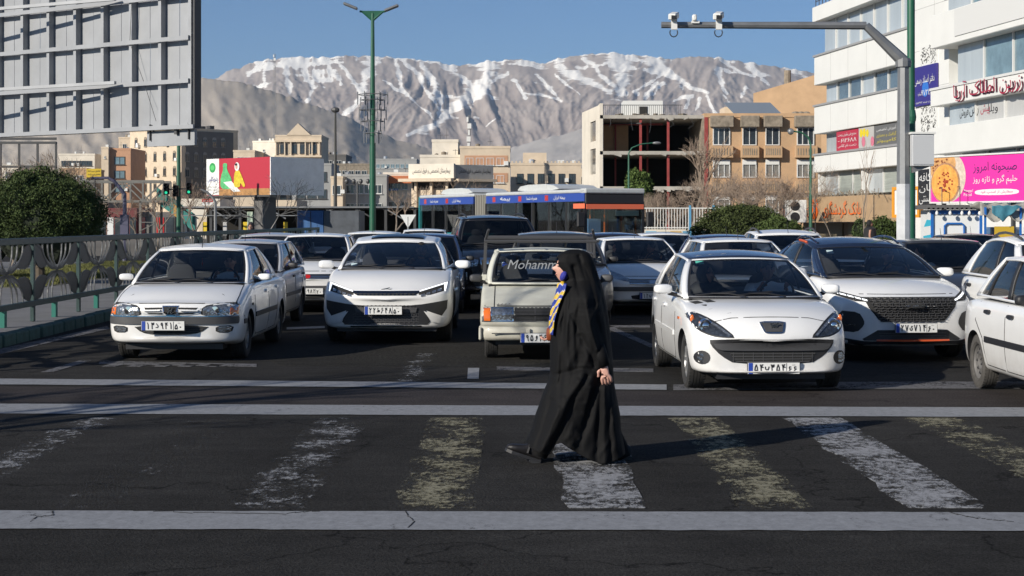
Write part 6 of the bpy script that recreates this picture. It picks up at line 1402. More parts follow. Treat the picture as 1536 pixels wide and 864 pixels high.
# ------------------------------------------------------------------ white modern building on the right
def wd(px): return 100/(1+.00125*(px-1227))
A = Vector((XD(1227, 100), 100)); Bp = Vector((XD(1536, wd(1536)), wd(1536))); uu = (Bp-A).normalized()
def U(px): p = Vector((XD(px, wd(px)), wd(px))); return (p-A).dot(uu)
def WZ(px, py): return ZD(py, wd(px))
b = empty('office_building', (A.x, A.y, 0), math.atan2(uu.y, uu.x), 'white modern office building with ribbon windows at the right', 'building'); WB = b
def wb(name, u0, u1, v0, v1, z0, z1, m, parent=None, **k): return MB().bb((u0, v0, z0), (u1, v1, z1)).build(name, m, parent or b, **k)
uL, uP, uR, uE = 0, U(1368), U(1424), 46
wb('core_wall', .3, uE, .9, 16, -.3, 17, C_WHITE)
bands = [(12.0, 10.15), (8.9, 7.1), (5.85, 4.7)]
for z1, z0 in bands: q = wb('white_band', 0, uP, -.25, .9, z0, z1, C_WHITE, bevel=.03); wb('drip_edge', -.06, uP, -.33, -.25, z1-.10, z1+.02, mat('grey trim', (.3, .3, .3), .5), q)
for k in range(1, 5):   # panel joints in the cladding
    for z1, z0 in bands: wb('panel_joint', uP*k/5, uP*k/5+.02, -.256, -.25, z0+.05, z1-.12, mat('joint', (.35, .35, .34), .8))
wb('white_band', -.05, uP, -.35, .9, 14.1, 15.0, C_WHITE)
M_CURT = mat('curtained glass', (.40, .44, .46), .15, coat=.7, var=.12, vs=.6, stretch=(3, 1, .2)); M_WG = mat('office glass', (.10, .14, .17), .06, coat=.8, var=.4, vs=.8)
def ribbon(z0, z1, u0, u1, n, m, fr=M_WF, v=.35):
    for k in range(n):
        a, c = u0+(u1-u0)*k/n, u0+(u1-u0)*(k+1)/n; w = wb('window', a, c, v, v+.05, z0, z1, m if (k % 3) else M_CURT)
        wb('frame', c-.05, c+.05, v-.08, v, z0, z1, fr, w)
ribbon(12.0, 14.1, .3, uP, 7, M_CURT); ribbon(8.9, 10.15, .6, uP, 7, M_WG); ribbon(5.85, 7.1, .6, uP, 7, M_WG); ribbon(3.3, 4.7, .5, uP, 6, mat('shutter glass', (.33, .36, .33), .4, var=.3, vs=3, stretch=(.2, 1, 6)))
for k in range(6): wb('pier', uP*k/6, uP*k/6+.25, .0, .6, 3.3, 4.7, C_WHITE) if k in (0, 3) else None
rl = MB()
for k in range(24): rl.bb((.1+k*.62, -.2, 15), (.14+k*.62, -.16, 16.0))
for z in (15.35, 15.7, 16.0): rl.bb((.1, -.21, z), (uP, -.16, z+.04))
rl.build('roof_railing', M_DF, b)
wb('pier_wall', uP+.01, uR, -.02, .9, -.2, 18, C_WHITE)
for z in (3.5, 6.3, 8.6, 10.6, 12.8, 15): wb('panel_joint', uP+.02, uR, -.026, -.02, z, z+.02, mat('joint', (.35, .35, .34), .8))
wb('panel_joint', uP+(uR-uP)*.62, uP+(uR-uP)*.62+.02, -.026, -.02, -.1, 18, mat('joint', (.35, .35, .34), .8))
for (z0, z1) in ((9.7, 10.85), (4.6, 7.75)):   # pierced lattice panels
    u0, u1 = U(1381), U(1408); bk = wb('lattice_backing', u0, u1, -.06, -.02, z0, z1, C_WHITE); mb = MB()
    for k in range(int((z1-z0)*75)):
        uc, zc = R.uniform(u0+.2, u1-.2), R.uniform(z0+.1, z1-.1); s = R.uniform(.05, .12); a = R.choice((.785, -.785, .3, -1.2))+R.uniform(-.2, .2)
        mb.prism([(uc+s*1.5*math.cos(a), zc+s*math.sin(a)), (uc-s*.3*math.sin(a)*.7, zc+s*.35*math.cos(a)), (uc-s*1.5*math.cos(a), zc-s*math.sin(a)), (uc+s*.4*math.sin(a), zc-s*.3*math.cos(a))], lambda x, z, t: (x, -.064+t, z), .003)
    mb.build('lattice_hole', C_DARK, bk, kind='stuff')
z_ = [(18.0, 13.3, 0), (11.95, 10.3, 0), (8.25, 7.4, 0), (6.35, 5.0, 0)]
for z1, z0, _ in z_: wb('white_band', uR+.01, uE, -1.0, .9, z0, z1, C_WHITE, bevel=.03)
wb('window_ledge', uR, uE, -1.06, -1.0, 8.2, 8.32, M_WF)
ribbon(8.32, 10.3, uR+1.5, uE, 8, M_PANEB, v=-.2); ribbon(6.35, 7.4, uR+1.2, uE, 8, mat('blind glass', (.45, .45, .44), .3, var=.15, vs=2, stretch=(6, 1, .3)), v=-.5); ribbon(11.95, 13.3, uR+.6, uE, 9, M_PANEB, v=-.3); ribbon(3, 5.0, uR+2, uE, 8, M_WG, v=-.2)
wb('vinyl_banner', uR+3, uE, -1.05, -1.01, 10.6, 11.9, mat('banner vinyl', (.62, .62, .60), .5, bump=.5, bs=1.2)); 
for s_, z, col in (('زرین املاک آریا', 7.88, (.35, .02, .05)),):
    lettering(s_, mat('red letters', col, .4), b, (U(1463), -1.0, z), (1, 0, 0), (0, 0, 1), h=.95, w=7.2, bold=.05, proud=.12, align='l', name='sign_letters', kind='stuff')
    lettering(s_, mat('letter sides', (.10, .02, .03), .5), b, (U(1463)+.06, -1.0, z-.05), (1, 0, 0), (0, 0, 1), h=.95, w=7.2, bold=.05, proud=.04, align='l', name='sign_letter_sides', kind='stuff')
for i, (s_, px) in enumerate((('فروش', 1461), ('رهن', 1476), ('پیش', 1493), ('ویلا', 1505))): lettering(s_, M_INK if i != 2 else mat('red letters', (.35, .02, .05), .4), b, (U(px), -.5, 6.92), (1, 0, 0), (0, 0, 1), h=.5, w=1.0, bold=.03, name='window_lettering')
s_ = empty('sign', (0, 0, 0), 0, 'dark blue notary office sign on the white pier wall', 'sign'); s_.location = b.location; s_.rotation_euler = b.rotation_euler
wb('panel', U(1375), U(1409), -.18, -.05, 7.7, 9.75, mat('sign blue', (.035, .025, .20), .4), s_)
lettering('دفتر اسناد رسمی', M_PLATE, s_, (U(1392), -.185, 9.0), (1, 0, 0), (0, 0, 1), h=.5, w=2.6, bold=.02); lettering('۱۲۷۹', M_PLATE, s_, (U(1393), -.185, 8.35), (1, 0, 0), (0, 0, 1), h=.3, w=1.0, bold=.02); lettering('شماره', M_PLATE, s_, (U(1385), -.185, 8.3), (1, 0, 0), (0, 0, 1), h=.2, bold=.01); lettering('تهران', M_PLATE, s_, (U(1402), -.185, 8.3), (1, 0, 0), (0, 0, 1), h=.2, bold=.01)
MB().lathe([(.001, 0), (.42, 0), (.42, .006)], 20, 'Y', (U(1393), -.186, 8.55)).build('emblem', mat('sign light blue', (.03, .16, .55), .4), s_)
lettering('ثبت شده ۲۲۴۵۵۰', M_PLATE, s_, (U(1392), -.18, 7.85), (1, 0, 0), (0, 0, 1), h=.13, w=2.4)
for (a, c, m_, tx, lb) in ((1257, 1290, mat('sign crimson', (.42, .03, .06), .5), ['مجتمع فنی نوآوران پایتخت', '۸۸۶۲۱۶۰۰', 'ثبت نام کلاس'], 'crimson training centre banner in the ribbon window'), (1291, 1350, mat('sign collage', (.13, .13, .13), .5), ['آموزش تخصصی', 'گرافیک و معماری', 'کامپیوتر'], 'dark banner with yellow and pink pictures in the ribbon window')):
    s_ = empty('banner', (0, 0, 0), 0, lb, 'banner'); s_.location = b.location; s_.rotation_euler = b.rotation_euler; u0, u1 = U(a), U(c)
    wb('panel', u0, u1, -.1, -.04, 5.9, 7.05, m_, s_)
    u2 = u0 if 'crimson' in lb else u0+(u1-u0)*.42
    for k, t in enumerate(tx): lettering(t, M_PLATE if k == 0 else mat('yellow print', (.6, .5, .05), .5) if 'dark' in lb else M_PLATE, s_, ((u2+u1)/2, -.1, 6.8-.33*k), (1, 0, 0), (0, 0, 1), w=(u1-u2)*.85, h=.24, bold=.01)
    if 'dark' in lb:
        wb('print_field', u0, u0+(u1-u0)*.4, -.12, -.1, 5.9, 7.05, mat('print grey', (.45, .44, .42), .5), s_)
        for i, (u, z, r, cc) in enumerate(((.4, 6.75, .25, (.7, .55, .02)), (.9, 6.75, .25, (.7, .55, .02)), (1.4, 6.7, .22, (.7, .55, .02)), (.8, 6.25, .3, (.6, .18, .25)), (2.2, 6.2, .28, (.6, .18, .25)))): MB().lathe([(.001, 0), (r, 0)], 14, 'Y', (u0+u, -.124-.002*i, z)).build('print_disc', mat('print %d%d' % (cc[0]*10, cc[2]*10), cc, .5), s_)
# bank frontage below
bk = empty('bank_front', (0, 0, 0), 0, 'brown bank sign board with orange lettering above closed shutters', 'shop front'); bk.location = b.location; bk.rotation_euler = b.rotation_euler
MB().bb((-2.0, -1.9, 1.65), (uP-.5, -.4, 3.1)).build('sign_board', mat('bank brown', (.42, .29, .17), .5, var=.1), bk); wb('front_wall', -2.0, uP, -.3, .2, -.2, 1.6, mat('brown stone', (.20, .13, .08), .7), bk)
MO = mat('bank orange', (.75, .13, .01), .35); lettering('بانک گردشگری', MO, bk, (9.6, -1.9, 2.35), (1, 0, 0), (0, 0, 1), h=1.0, w=6.4, bold=.045, proud=.06); lettering('TOURISM BANK', MO, bk, (1.4, -1.9, 2.2), (1, 0, 0), (0, 0, 1), h=.55, w=5.0, fa=False, bold=.03, proud=.06)
MB().lathe([(.30, 0), (.62, 0), (.62, .05), (.30, .05)], 16, 'Y', (5.0, -1.96, 2.4), closed=True).build('logo_ring', MO, bk); MB().lathe([(.001, 0), (.16, 0)], 12, 'Y', (5.0, -1.95, 2.4)).build('logo_centre', mat('logo blue', (.2, .4, .6), .4), bk)
for u0, u1 in ((1.5, 5.5), (6.5, 10.2)):
    for k in range(10): wb('shutter_slat', u0, u1, -.42+.01*(k % 2), -.33, .05+k*.155, .19+k*.155, mat('bronze shutter', (.17, .14, .09), .5), bk)
mb = MB()
for k in range(150):
    u = R.uniform(-2, uP); mb.tube([(u, -1.6+R.uniform(-.3, .2), 3.05), (u+R.uniform(-.4, .4), -1.7, 3.2+R.uniform(0, .25))], .02, 4)
mb.build('dry_creeper', C_STAIN, bk, kind='stuff')
ac = empty('air_conditioner', (XD(1188, 92), 92, 1.2), 0, 'double fan outdoor air conditioning unit on a rack beside the bank', 'air conditioner')
MB().bb((-.35, 0, .4), (.85, .4, 1.7)).build('casing', C_WHITE, ac, bevel=.03)
for z in (.72, 1.35): MB().lathe([(.001, 0), (.26, 0), (.28, .03)], 18, 'Y', (.18, -.03, z)).build('fan', M_BLK, ac)
for x in (-.9, -.5, .95, 1.3): MB().bb((x, -.1, -1.2), (x+.05, -.05, 1.9)).build('rack_bar', M_DF, ac)
# ------------------------------------------------------------------ pink billboard, kiosk and stall
def panel(name, label, cat, px0, px1, py0, py1, d0, d1, m, t=.15, pt=None):
    P0, P1 = Vector((XD(px0, d0), d0, 0)), Vector((XD(px1, d1), d1, 0)); u = (P1-P0).normalized(); z1, z0 = ZD(py0, d0), ZD(py1, d0)
    e = empty(name, (P0.x, P0.y, z0), math.atan2(u.y, u.x), label, cat); L = (P1-P0).length; MB().bb((0, 0, 0), (L, t, z1-z0)).build('panel', m, e); return e, L, z1-z0
pk, L, H = panel('billboard', 'magenta breakfast billboard with a bowl of orange porridge', 'billboard', 1397, 1640, 237, 303, 62, 54.5, mat('magenta print', (.72, .035, .32), .45))
for a, c, z0, z1 in ((-.06, L+.06, H, H+.06), (-.06, L+.06, -.06, 0), (-.06, 0, 0, H), (L, L+.06, 0, H)): MB().bb((a, -.05, z0), (c, .16, z1)).build('frame', M_WF, pk)
def disc2(name, x, z, rx, rz, m, e, y, n=28, clipx=None, clipz=None, pts=None, hgt=99):
    P_ = pts or [(x+rx*math.cos(2*PI*k/n), z+rz*math.sin(2*PI*k/n)) for k in range(n)]
    P_ = [(max(clipx if clipx is not None else -99, a), min(hgt, max(clipz if clipz is not None else -99, c))) for a, c in P_]
    return MB().prism(P_, lambda a, c, t: (a, y+t, c), .002).build(name, m, e)
MP = lambda n, c: mat('print '+n, c, .5, var=.35, vs=5)
disc2('plate_print', .95, .95, 1.0, .98, MP('plate', (.62, .52, .42)), pk, -.004, clipx=.0, clipz=0, hgt=H)
disc2('bread_print', .55, 1.45, .85, .55, MP('bread', (.62, .34, .13)), pk, -.008, clipx=0, hgt=H)
for k in range(16): disc2('bread_spot', R.uniform(.1, 1.2), R.uniform(1.15, 1.65), .06, .04, MP('burnt', (.25, .08, .03)), pk, -.011, 10)
disc2('bowl_print', .82, .72, .82, .78, MP('bowl rim', (.40, .22, .12)), pk, -.014, clipx=0, clipz=0); disc2('porridge_print', .80, .72, .75, .71, MP('porridge', (.75, .36, .08)), pk, -.018, clipx=0, clipz=0)
for k in range(46): a_ = R.uniform(0, 6.28); r_ = R.choice((R.uniform(0, .2), R.uniform(.28, .42))); disc2('cinnamon_speck', .82+r_*math.cos(a_), .75+r_*math.sin(a_)*.9, .05, .035, MP('cinnamon', (.32, .05, .02)), pk, -.021-.0003*k, 8)
lettering('صبحونه امروز', mat('print navy', (.06, .02, .13), .5), pk, (4.05-.55, 0, H*.73), (1, 0, 0), (0, 0, 1), w=2.3, h=.42, bold=.035)
lettering('حلیم گرم و تازه روز', M_PLATE, pk, (3.52, 0, H*.46), (1, 0, 0), (0, 0, 1), w=2.35, h=.36, bold=.03)
disc2('label_pill', 0, 0, 0, 0, M_PLATE, pk, -.004, pts=smooth_poly([(2.45, H*.13), (4.75, H*.13), (4.75, H*.26), (2.45, H*.26)], 2)); lettering('سفارش از اسنپ فود', mat('print rose', (.6, .03, .25), .5), pk, (3.6, 0, H*.195), (1, 0, 0), (0, 0, 1), w=1.7, h=.14, proud=.01, bold=.01); lettering('Snapp!', M_PLATE, pk, (2.1, 0, H*.23), (1, 0, 0), (0, 0, 1), w=.5, h=.12, fa=False, bold=.02); lettering('Food', M_PLATE, pk, (2.06, 0, H*.15), (1, 0, 0), (0, 0, 1), w=.42, h=.11, fa=False, bold=.02)
for x in (.4, L*.5, L-.5): MB().bb((x, .18, -2.4), (x+.12, .3, H)).build('support_post', M_DF, pk)
for x in (.9, 1.9): MB().tube([(x+.3, -.5, -.4), (x+.3, -.5, .55), (x, -.35, .55)], .02, 5).build('lamp_bracket', M_DF, pk)
e, L, H = panel('shop_sign', 'black sign with large white Persian letters beside the gantry pole', 'sign', 1377, 1399, 255, 312, 66, 64, M_BLK)
for k, t in enumerate(('کافه', 'نان', 'سنتی')): lettering(t, M_PLATE, e, (L/2, 0, H*(.8-.3*k)), (1, 0, 0), (0, 0, 1), w=L*.8, h=.34, bold=.02)
e, L, H = panel('shop_sign', 'white sign with an orange frame behind the gantry pole', 'sign', 1340, 1379, 282, 325, 68, 66.5, C_WHITE); MF_ = mat('orange frame', (.65, .27, .02), .5)
for a, c, z0, z1 in ((-.04, L+.04, H-.09, H+.04), (-.04, L+.04, -.04, .09), (-.04, .09, .09, H-.09), (L-.09, L+.04, .09, H-.09)): MB().bb((a, -.05, z0), (c, .16, z1)).build('frame', MF_, e)
lettering('قنادی', M_INK, e, (L*.5, 0, H*.55), (1, 0, 0), (0, 0, 1), w=L*.6, h=.5, bold=.03); MB().bb((L*.3, .2, -1.6), (L*.4, .3, 0)).build('post', M_DF, e)
M_KB = mat('kiosk blue', (.02, .13, .42), .45); M_TEAL = mat('teal print', (.05, .42, .55), .5)
k0 = empty('kiosk', (XD(1398, 55), 55, 0), -.04, 'white street kiosk with blue trim, hanging bulbs and teal base', 'kiosk'); kw = (1470-1398)/2400*55
MB().bb((0, 0, .0), (kw, 1.8, 2.1)).build('cabin', mat('kiosk white', (.72, .73, .72), .45), k0); MB().bb((-.02, -.03, 0), (kw+.02, .0-.003, .95)).build('base_panel', mat('kiosk teal', (.03, .22, .22), .5), k0)
for x in (-.05, kw-.04): MB().bb((x, -.06, 0), (x+.09, -.004, 2.1)).build('corner_trim', M_KB, k0)
MB().bb((-.06, -.08, 1.96), (kw+.06, -.004, 2.08)).build('top_trim', M_KB, k0); MB().tube([(.42, -.05, 1.1), (.42, -.05, 1.55), (.5, -.05, 1.63), (1.0, -.05, 1.63), (1.08, -.05, 1.55), (1.08, -.05, 1.1)], .035, 6).build('hatch_frame', M_KB, k0, smooth=True)
rf = MB()
for k in range(28): rf.bb((-.3+k*.08, -.35, 2.12+.05*(k % 2)), (-.22+k*.08, 1.9, 2.22+.05*(k % 2)))
rf.build('corrugated_roof', M_STEEL, k0)
for x in (.1, .55, .95, 1.2, 1.55): MB().tube([(x, -.3, 2.12), (x, -.3, 2.05)], .01, 4).blob((x, -.3, 1.98), (.055, .055, .08), 10, 8).build('light_bulb', mat('bulb glass', (.75, .75, .72), .2), k0, smooth=True)
for k in range(4):
    MB().prism([(-.28, .95+.28*k), (-.05, 1.05+.25*k), (-.05, 1.25+.25*k), (-.30+.06*k, 1.2+.28*k)], lambda a, c, t: (a, -.02+t, c), .02).build('sunray_panel', M_TEAL if k % 2 == 0 else C_WHITE, k0)
st = empty('market_stall', (XD(1474, 50), 50, 0), 0, 'stall under a grey and teal tarpaulin at the right edge', 'stall')
def tarp(u, v): return Vector((-.15+2.4*u+.05*math.sin(v*9), -.3+1.6*v, 2.25-.12*abs(math.sin(u*9))-.0*v+.08*math.sin(u*23+v*7)-(.35 if v < .12 else 0)))
MB().grid(tarp, 40, 14).build('tarpaulin', mat('grey tarpaulin', (.32, .31, .28), .7, var=.4, vs=3), st, smooth=True, solid=.02)
MB().grid(lambda u, v: Vector((.2+1.3*u, -.34+.02*math.sin(u*20), 2.2-.5*v*max(0, 1-abs(u-.25)*2.2)-.015*math.sin(u*30))), 24, 8).build('teal_tarpaulin', mat('teal tarpaulin', (.05, .20, .27), .7, var=.4, vs=4), st, smooth=True, solid=.02)
for x in (0, 1.1, 2.2): MB().bb((x, -.2, 0), (x+.06, -.14, 2.15)).build('post', M_KB, st)
MB().bb((.1, .4, 0), (2.3, 1.3, 1.3)).build('counter', M_STEEL, st); MB().bb((.35, -.1, 1.2), (.95, -.05, 1.55)).build('snack_board', mat('board yellow', (.55, .36, .03), .5), st); MB().bb((.35, -.1, 1.0), (.95, -.05, 1.16)).build('snack_board_red', M_RED, st)
for k in range(5): MB().box((.3+.4*k, .2, 1.42), (.25, .25, .22), rz=k).build('goods_crate', [M_BLUEP, C_STAIN, M_SILVER][k % 3], st)
# ------------------------------------------------------------------ masts and lamps
M_GALV = mat('galvanised steel', (.23, .235, .24), .5, metal=.5, var=.2, vs=3); M_GRN = mat('green pole paint', (.015, .10, .055), .45, var=.2, vs=2)
gx = XD(1355, 33); g = empty('camera_gantry', (gx, 33, 0), 0, 'grey steel gantry mast with long horizontal arm, white painted lower mast', 'traffic mast')
zt_ = ZD(92, 33); MB().tube([(0, 0, 0), (0, 0, ZD(276, 33))], .142, 8).build('painted_base', mat('pole white', (.55, .56, .57), .5, var=.2), g, smooth=True); MB().tube([(0, 0, ZD(276, 33)), (0, 0, zt_)], [.138, .118], 8).build('mast', M_GALV, g, smooth=True)
ax = [(0, 0, zt_), (XD(1299, 33)-gx, 0, ZD(38.5, 33)), (XD(992, 33)-gx, 0, ZD(37.5, 33))]; MB().tube([ax[0], ax[1]], [.13, .085], 8).build('arm_elbow', M_GALV, g, smooth=True); MB().tube([ax[1], ax[2]], [.082, .066], 8).build('arm', M_GALV, g, smooth=True)
MB().lathe([(.16, -.12), (.17, 0), (.14, .06)], 10, c=(0, 0, zt_)).build('collar', M_GALV, g)
for px, s, lb in ((1010, 1, 'traffic camera at the tip of the gantry arm'), (1041, .55, 'small middle sensor on the gantry arm'), (1077, 1.05, 'white traffic camera nearer the mast on the gantry arm')):
    c = empty('traffic_camera', (XD(px, 33), 32.92, ZD(32, 33)), 0, lb, 'camera', 'cameras on the gantry arm')
    if s > .6:
        MB().box((0, 0, .10*s), (.16*s, .36*s, .13*s), rot=Matrix.Rotation(.25, 3, 'X') @ Matrix.Rotation(-.3, 3, 'Z')).build('housing', C_WHITE, c, bevel=.02); MB().box((-.01, -.17*s, .05*s), (.11*s, .04, .08*s)).build('lens_hood', M_BLK, c)
        MB().bb((-.05, -.03, -.18), (.07, .05, .04)).build('bracket', C_WHITE, c); MB().tube([(.08*math.cos(q*PI/6), 0, -.24+.09*math.sin(q*PI/6)) for q in range(5, 14)], .012, 5).build('cable_loop', M_BLK, c, smooth=True)
    else: MB().blob((0, 0, .06), (.05, .08, .07), 10, 8, e=.5).build('housing', C_WHITE, c, smooth=True); MB().bb((-.06, -.03, -.05), (.1, .05, 0)).build('bracket', C_WHITE, c)
cb = empty('control_cabinet', (XD(1381, 33), 32.9, ZD(250, 33)), 0, 'pale grey control cabinet hung on the gantry mast', 'cabinet')
MB().bb((-.24, -.2, 0), (.20, .2, .66)).build('box', mat('cabinet grey', (.50, .51, .52), .45, var=.06), cb, bevel=.015); MB().bb((-.27, -.23, .66), (.23, .23, .70)).build('lid', C_WHITE, cb); MB().prism([(-.2, 0), (.15, 0), (-.2, -.13)], lambda a, c, t: (a, -.1+t, c), .2).build('bracket', M_GALV, cb); MB().bb((-.235, -.212, .04), (.195, -.201, .62)).build('door', mat('cabinet door', (.47, .48, .49), .45), cb)
lp = empty('lamp_post', (XD(1366.5, 36), 36, 0), 0, 'tall dark green lamp post directly behind the gantry mast', 'lamp post'); MB().tube([(0, 0, 0), (0, 0, ZD(178, 36))], .10, 10).build('lower_tube', M_GRN, lp, smooth=True); MB().tube([(0, 0, ZD(178, 36)), (0, 0, 12)], .088, 10).build('upper_tube', M_GRN, lp, smooth=True)
MB().lathe([(.11, 0), (.12, .1), (.1, .25)], 12, c=(0, 0, ZD(182, 36))).build('joint_collar', M_GRN, lp); MB().box((0, -.5, 12), (.25, .9, .12)).build('lamp_head', M_GALV, lp)
lp = empty('lamp_post', (XD(559, 80), 80, 0), 0, 'tall green double-headed lamp post left of the bus with an antenna cage', 'lamp post')
zt2 = ZD(20, 80); MB().tube([(0, 0, 0), (0, 0, ZD(205, 80)), (0, 0, zt2)], [.17, .15, .08], 12).build('pole', M_GRN, lp, smooth=True)
for s, ex, ez in ((-1, -1.1, .35), (1, .95, .25)):
    MB().tube([(0, 0, zt2-.35), (s*.5, 0, zt2+.08), (s*.65, 0, zt2+.1)], [.07, .06, .05], 8).build('arm', M_GRN, lp, smooth=True)
    MB().box((ex, -.1, zt2+ez), (.75, .36, .13), rot=Matrix.Rotation(s*-.38 if s > 0 else .38, 3, 'Y')).build('lamp_head', M_GALV, lp, bevel=.04)
MB().prism([(-.5, 0), (.5, 0), (.1, -.4), (-.1, -.4)], lambda a, c, t: (a, -.05+t, zt2+.12+c), .1).build('gusset', M_GRN, lp)
for k, (zz, rr) in enumerate(((142, .75), (150, .6), (165, .68), (182, .6), (200, .45))):
    z = ZD(zz, 80)
    for a in range(6):
        q = a*PI/3+k; MB().bb((rr*math.cos(q)-.025, rr*math.sin(q)*.6-.025, z-.5), (rr*math.cos(q)+.025, rr*math.sin(q)*.6+.025, z+.15)).build('antenna_panel', M_GALV, lp)
    MB().lathe([(rr*.95, -.02), (rr, 0), (rr*.95, .02)], 12, c=(0, 0, z), closed=True).build('antenna_ring', M_GALV, lp)
lp = empty('lamp_post', (XD(503, 110), 110, 0), 0, 'thin dark lamp post between the billboard and the green double lamp', 'lamp post'); MB().tube([(0, 0, 0), (0, 0, ZD(166, 110))], [.15, .07], 8).build('pole', mat('dark pole', (.05, .05, .045), .6), lp, smooth=True); MB().blob((0, 0, ZD(165, 110)), (.3, .2, .2), 8, 6).build('lamp_head', M_DF, lp)
for px, d_, yt, hx, lb in ((943, 100, 214, 985, 'street lamp with curved arm in front of the gutted building'), (1216, 82, 200, 1186, 'street lamp with globe head in front of the tan block')):
    s = 1 if hx > px else -1; l = abs(hx-px)/F*d_; lp = empty('street_lamp', (XD(px, d_), d_, 0), 0, lb, 'street lamp'); z = ZD(yt+16, d_)
    MB().tube([(0, 0, 0), (0, 0, z)], [.09, .05], 8).build('pole', M_GRN, lp, smooth=True); MB().tube([(0, 0, z), (s*l*.12, 0, z+.35), (s*l*.45, 0, z+.58), (s*l*.9, 0, z+.66)], [.05, .045, .04, .04], 6).build('arm', M_GRN, lp, smooth=True); MB().blob((s*l, 0, z+.64), (.28 if s > 0 else .17, .15, .10 if s > 0 else .17), 10, 8).build('lamp_head', M_GALV, lp, smooth=True)
lp = empty('decorative_lamp', (XD(536, 125), 125, 0), 0, 'small cluster of antique street lamps on one dark post beyond the canopy', 'street lamp'); MB().tube([(0, 0, 0), (0, 0, ZD(272, 125))], .08, 6).build('pole', M_DF, lp)
for k in range(4): MB().tube([(0, 0, ZD(276, 125)), ((k-1.5)*.55, 0, ZD(278, 125)), ((k-1.5)*.55, 0, ZD(274, 125))], .04, 5).blob(((k-1.5)*.55, 0, ZD(272, 125)), (.16, .16, .2), 8, 6).build('lantern', M_DF, lp)
# ------------------------------------------------------------------ articulated bus
M_BW = mat('bus white', (.60, .63, .63), .35, coat=.4, dirt=((.3, .28, .24), 9, .8)); M_BT = mat('bus teal', (.02, .22, .24), .35); M_BB = mat('bus blue banner', (.03, .07, .32), .4); M_BO = mat('bus orange strip', (.80, .17, .08), .45)
b0 = Vector((XD(877, 58), 58, .05)); th = math.atan2(15.7, -6.9)   # direction from front to rear
bus = empty('articulated_bus', b0, th, 'articulated city bus with blue banners and an orange front strip crossing behind the cars', 'bus')
# local: +x to the rear along the visible flank, -y... the width goes to +y? chosen so the far side lies behind
W_ = 2.45; sy = -1   # width direction in local y
def bx(name, x0, x1, y0, y1, z0, z1, m, parent=None, **k): return MB().bb((x0, sy*y0, z0), (x1, sy*y1, z1)).build(name, m, parent or bus, **k)
ZR = 2.83
for (a, c) in ((0, 9.3), (10.6, 17.2)):
    bx('lower_body', a, c, 0, W_, .35, 1.15, M_BT); bx('roof', a, c, 0, W_, 2.68, ZR, M_BW, bevel=.06, seg=2)
    bx('floor', a+.05, c-.05, .06, W_-.06, 1.05, 1.12, C_DARK)
    for s in (0, W_-.06): bx('banner', a+.02, c-.1, s-.012, s+.05, 2.38, 2.68, M_BB)
    n = int((c-a)/1.35)
    for k in range(n+1):
        x = a+(c-a-.1)*k/n
        for s in (.0, W_-.08): bx('window_post', x, x+.10, s, s+.08, 1.15, 2.38, M_BLK)
    for k in range(n):
        x = a+(c-a-.1)*k/n
        for s in (.02, W_-.04): bx('window_pane', x+.1, x+(c-a)/n-.005, s, s+.02, 1.15, 2.38, M_GLD)
    for k in range(n): bx('bus_seat', a+.7+k*1.2, a+.8+k*1.2, .5, 1.0, 1.1, 1.75, M_BLUEP); bx('grab_pole', a+.6+k*1.2, a+.64+k*1.2, 1.1, 1.14, 1.1, 2.6, M_AMB)
bel = MB()
for k in range(14): x = 9.3+k*.093; bel.bb((x, sy*(.04+.05*(k % 2)), .6), (x+.09, sy*(W_-.04-.05*(k % 2)), 2.72+.03*(k % 2)))
bel.build('bellows', mat('grey bellows', (.25, .24, .21), .8), bus)
bx('rear_wall', 17.1, 17.25, .0, W_, 1.1, 2.75, M_BT)
for x0, x1 in ((2.6, 6.8), (11.2, 15.3)): MB().prism(smooth_poly([(x0, 0), (x1, 0), (x1-.5, .26), (x0+.9, .26)], 1), lambda a, c, t: (a, sy*(.3+t), ZR+c), 1.7).build('roof_unit', M_BW, bus)
bx('header_panel', -.02, .18, .02, W_-.02, 2.28, 2.66, M_BLK, bevel=.03); bx('roof_cap', -.06, .4, .0, W_, 2.663, 2.86, M_BW, bevel=.05, seg=2); bx('orange_strip', -.05, -.02, .05, W_-.05, 2.10, 2.28, M_BO); bx('orange_strip_side', -.04, .9, -.02, -.012, 2.12, 2.30, M_BO)
bx('front_glass', 0, .03, .10, W_-.10, 1.0, 2.1, M_GL)
for s in (0, W_-.1): bx('front_post', -.01, .12, s, s+.1, .9, 2.3, M_BLK)
bx('front_panel', -.03, .12, .0, W_, .35, 1.0, M_BW); bx('sun_visor', .05, .1, 1.3, 2.25, 1.85, 2.05, mat('visor cream', (.5, .52, .42), .6)); bx('dashboard', .1, .6, .2, W_-.2, .95, 1.15, M_IN)
for s in (-.35, W_+.05): bx('bus_mirror', -.15, -.02, s, s+.28, 1.45, 2.0, M_BLK, bevel=.03)
for x in (2.5, 7.9, 14.8):
    for s in (.02, W_-.3): MB().lathe([(.25, 0), (.48, 0), (.48, sy*.26), (.001, sy*.26)], 20, 'Y', (x, sy*s, .48)).build('wheel', M_TYRE, bus)
for a, t in ((.9, 'بیمه ایران'), (3.4, 'همراه شما'), (6.0, 'بیمه'), (11.3, 'بیمه ایران'), (14.0, 'همراه شما')):
    lettering(t, M_PLATE, bus, (a+1.2, .012, 2.53), (-1, 0, 0), (0, 0, 1), w=1.0, h=.17, bold=.02); MB().bb((a+2.2, .012, 2.43), (a+2.5, .018, 2.64)).build('banner_logo', M_RED, bus)
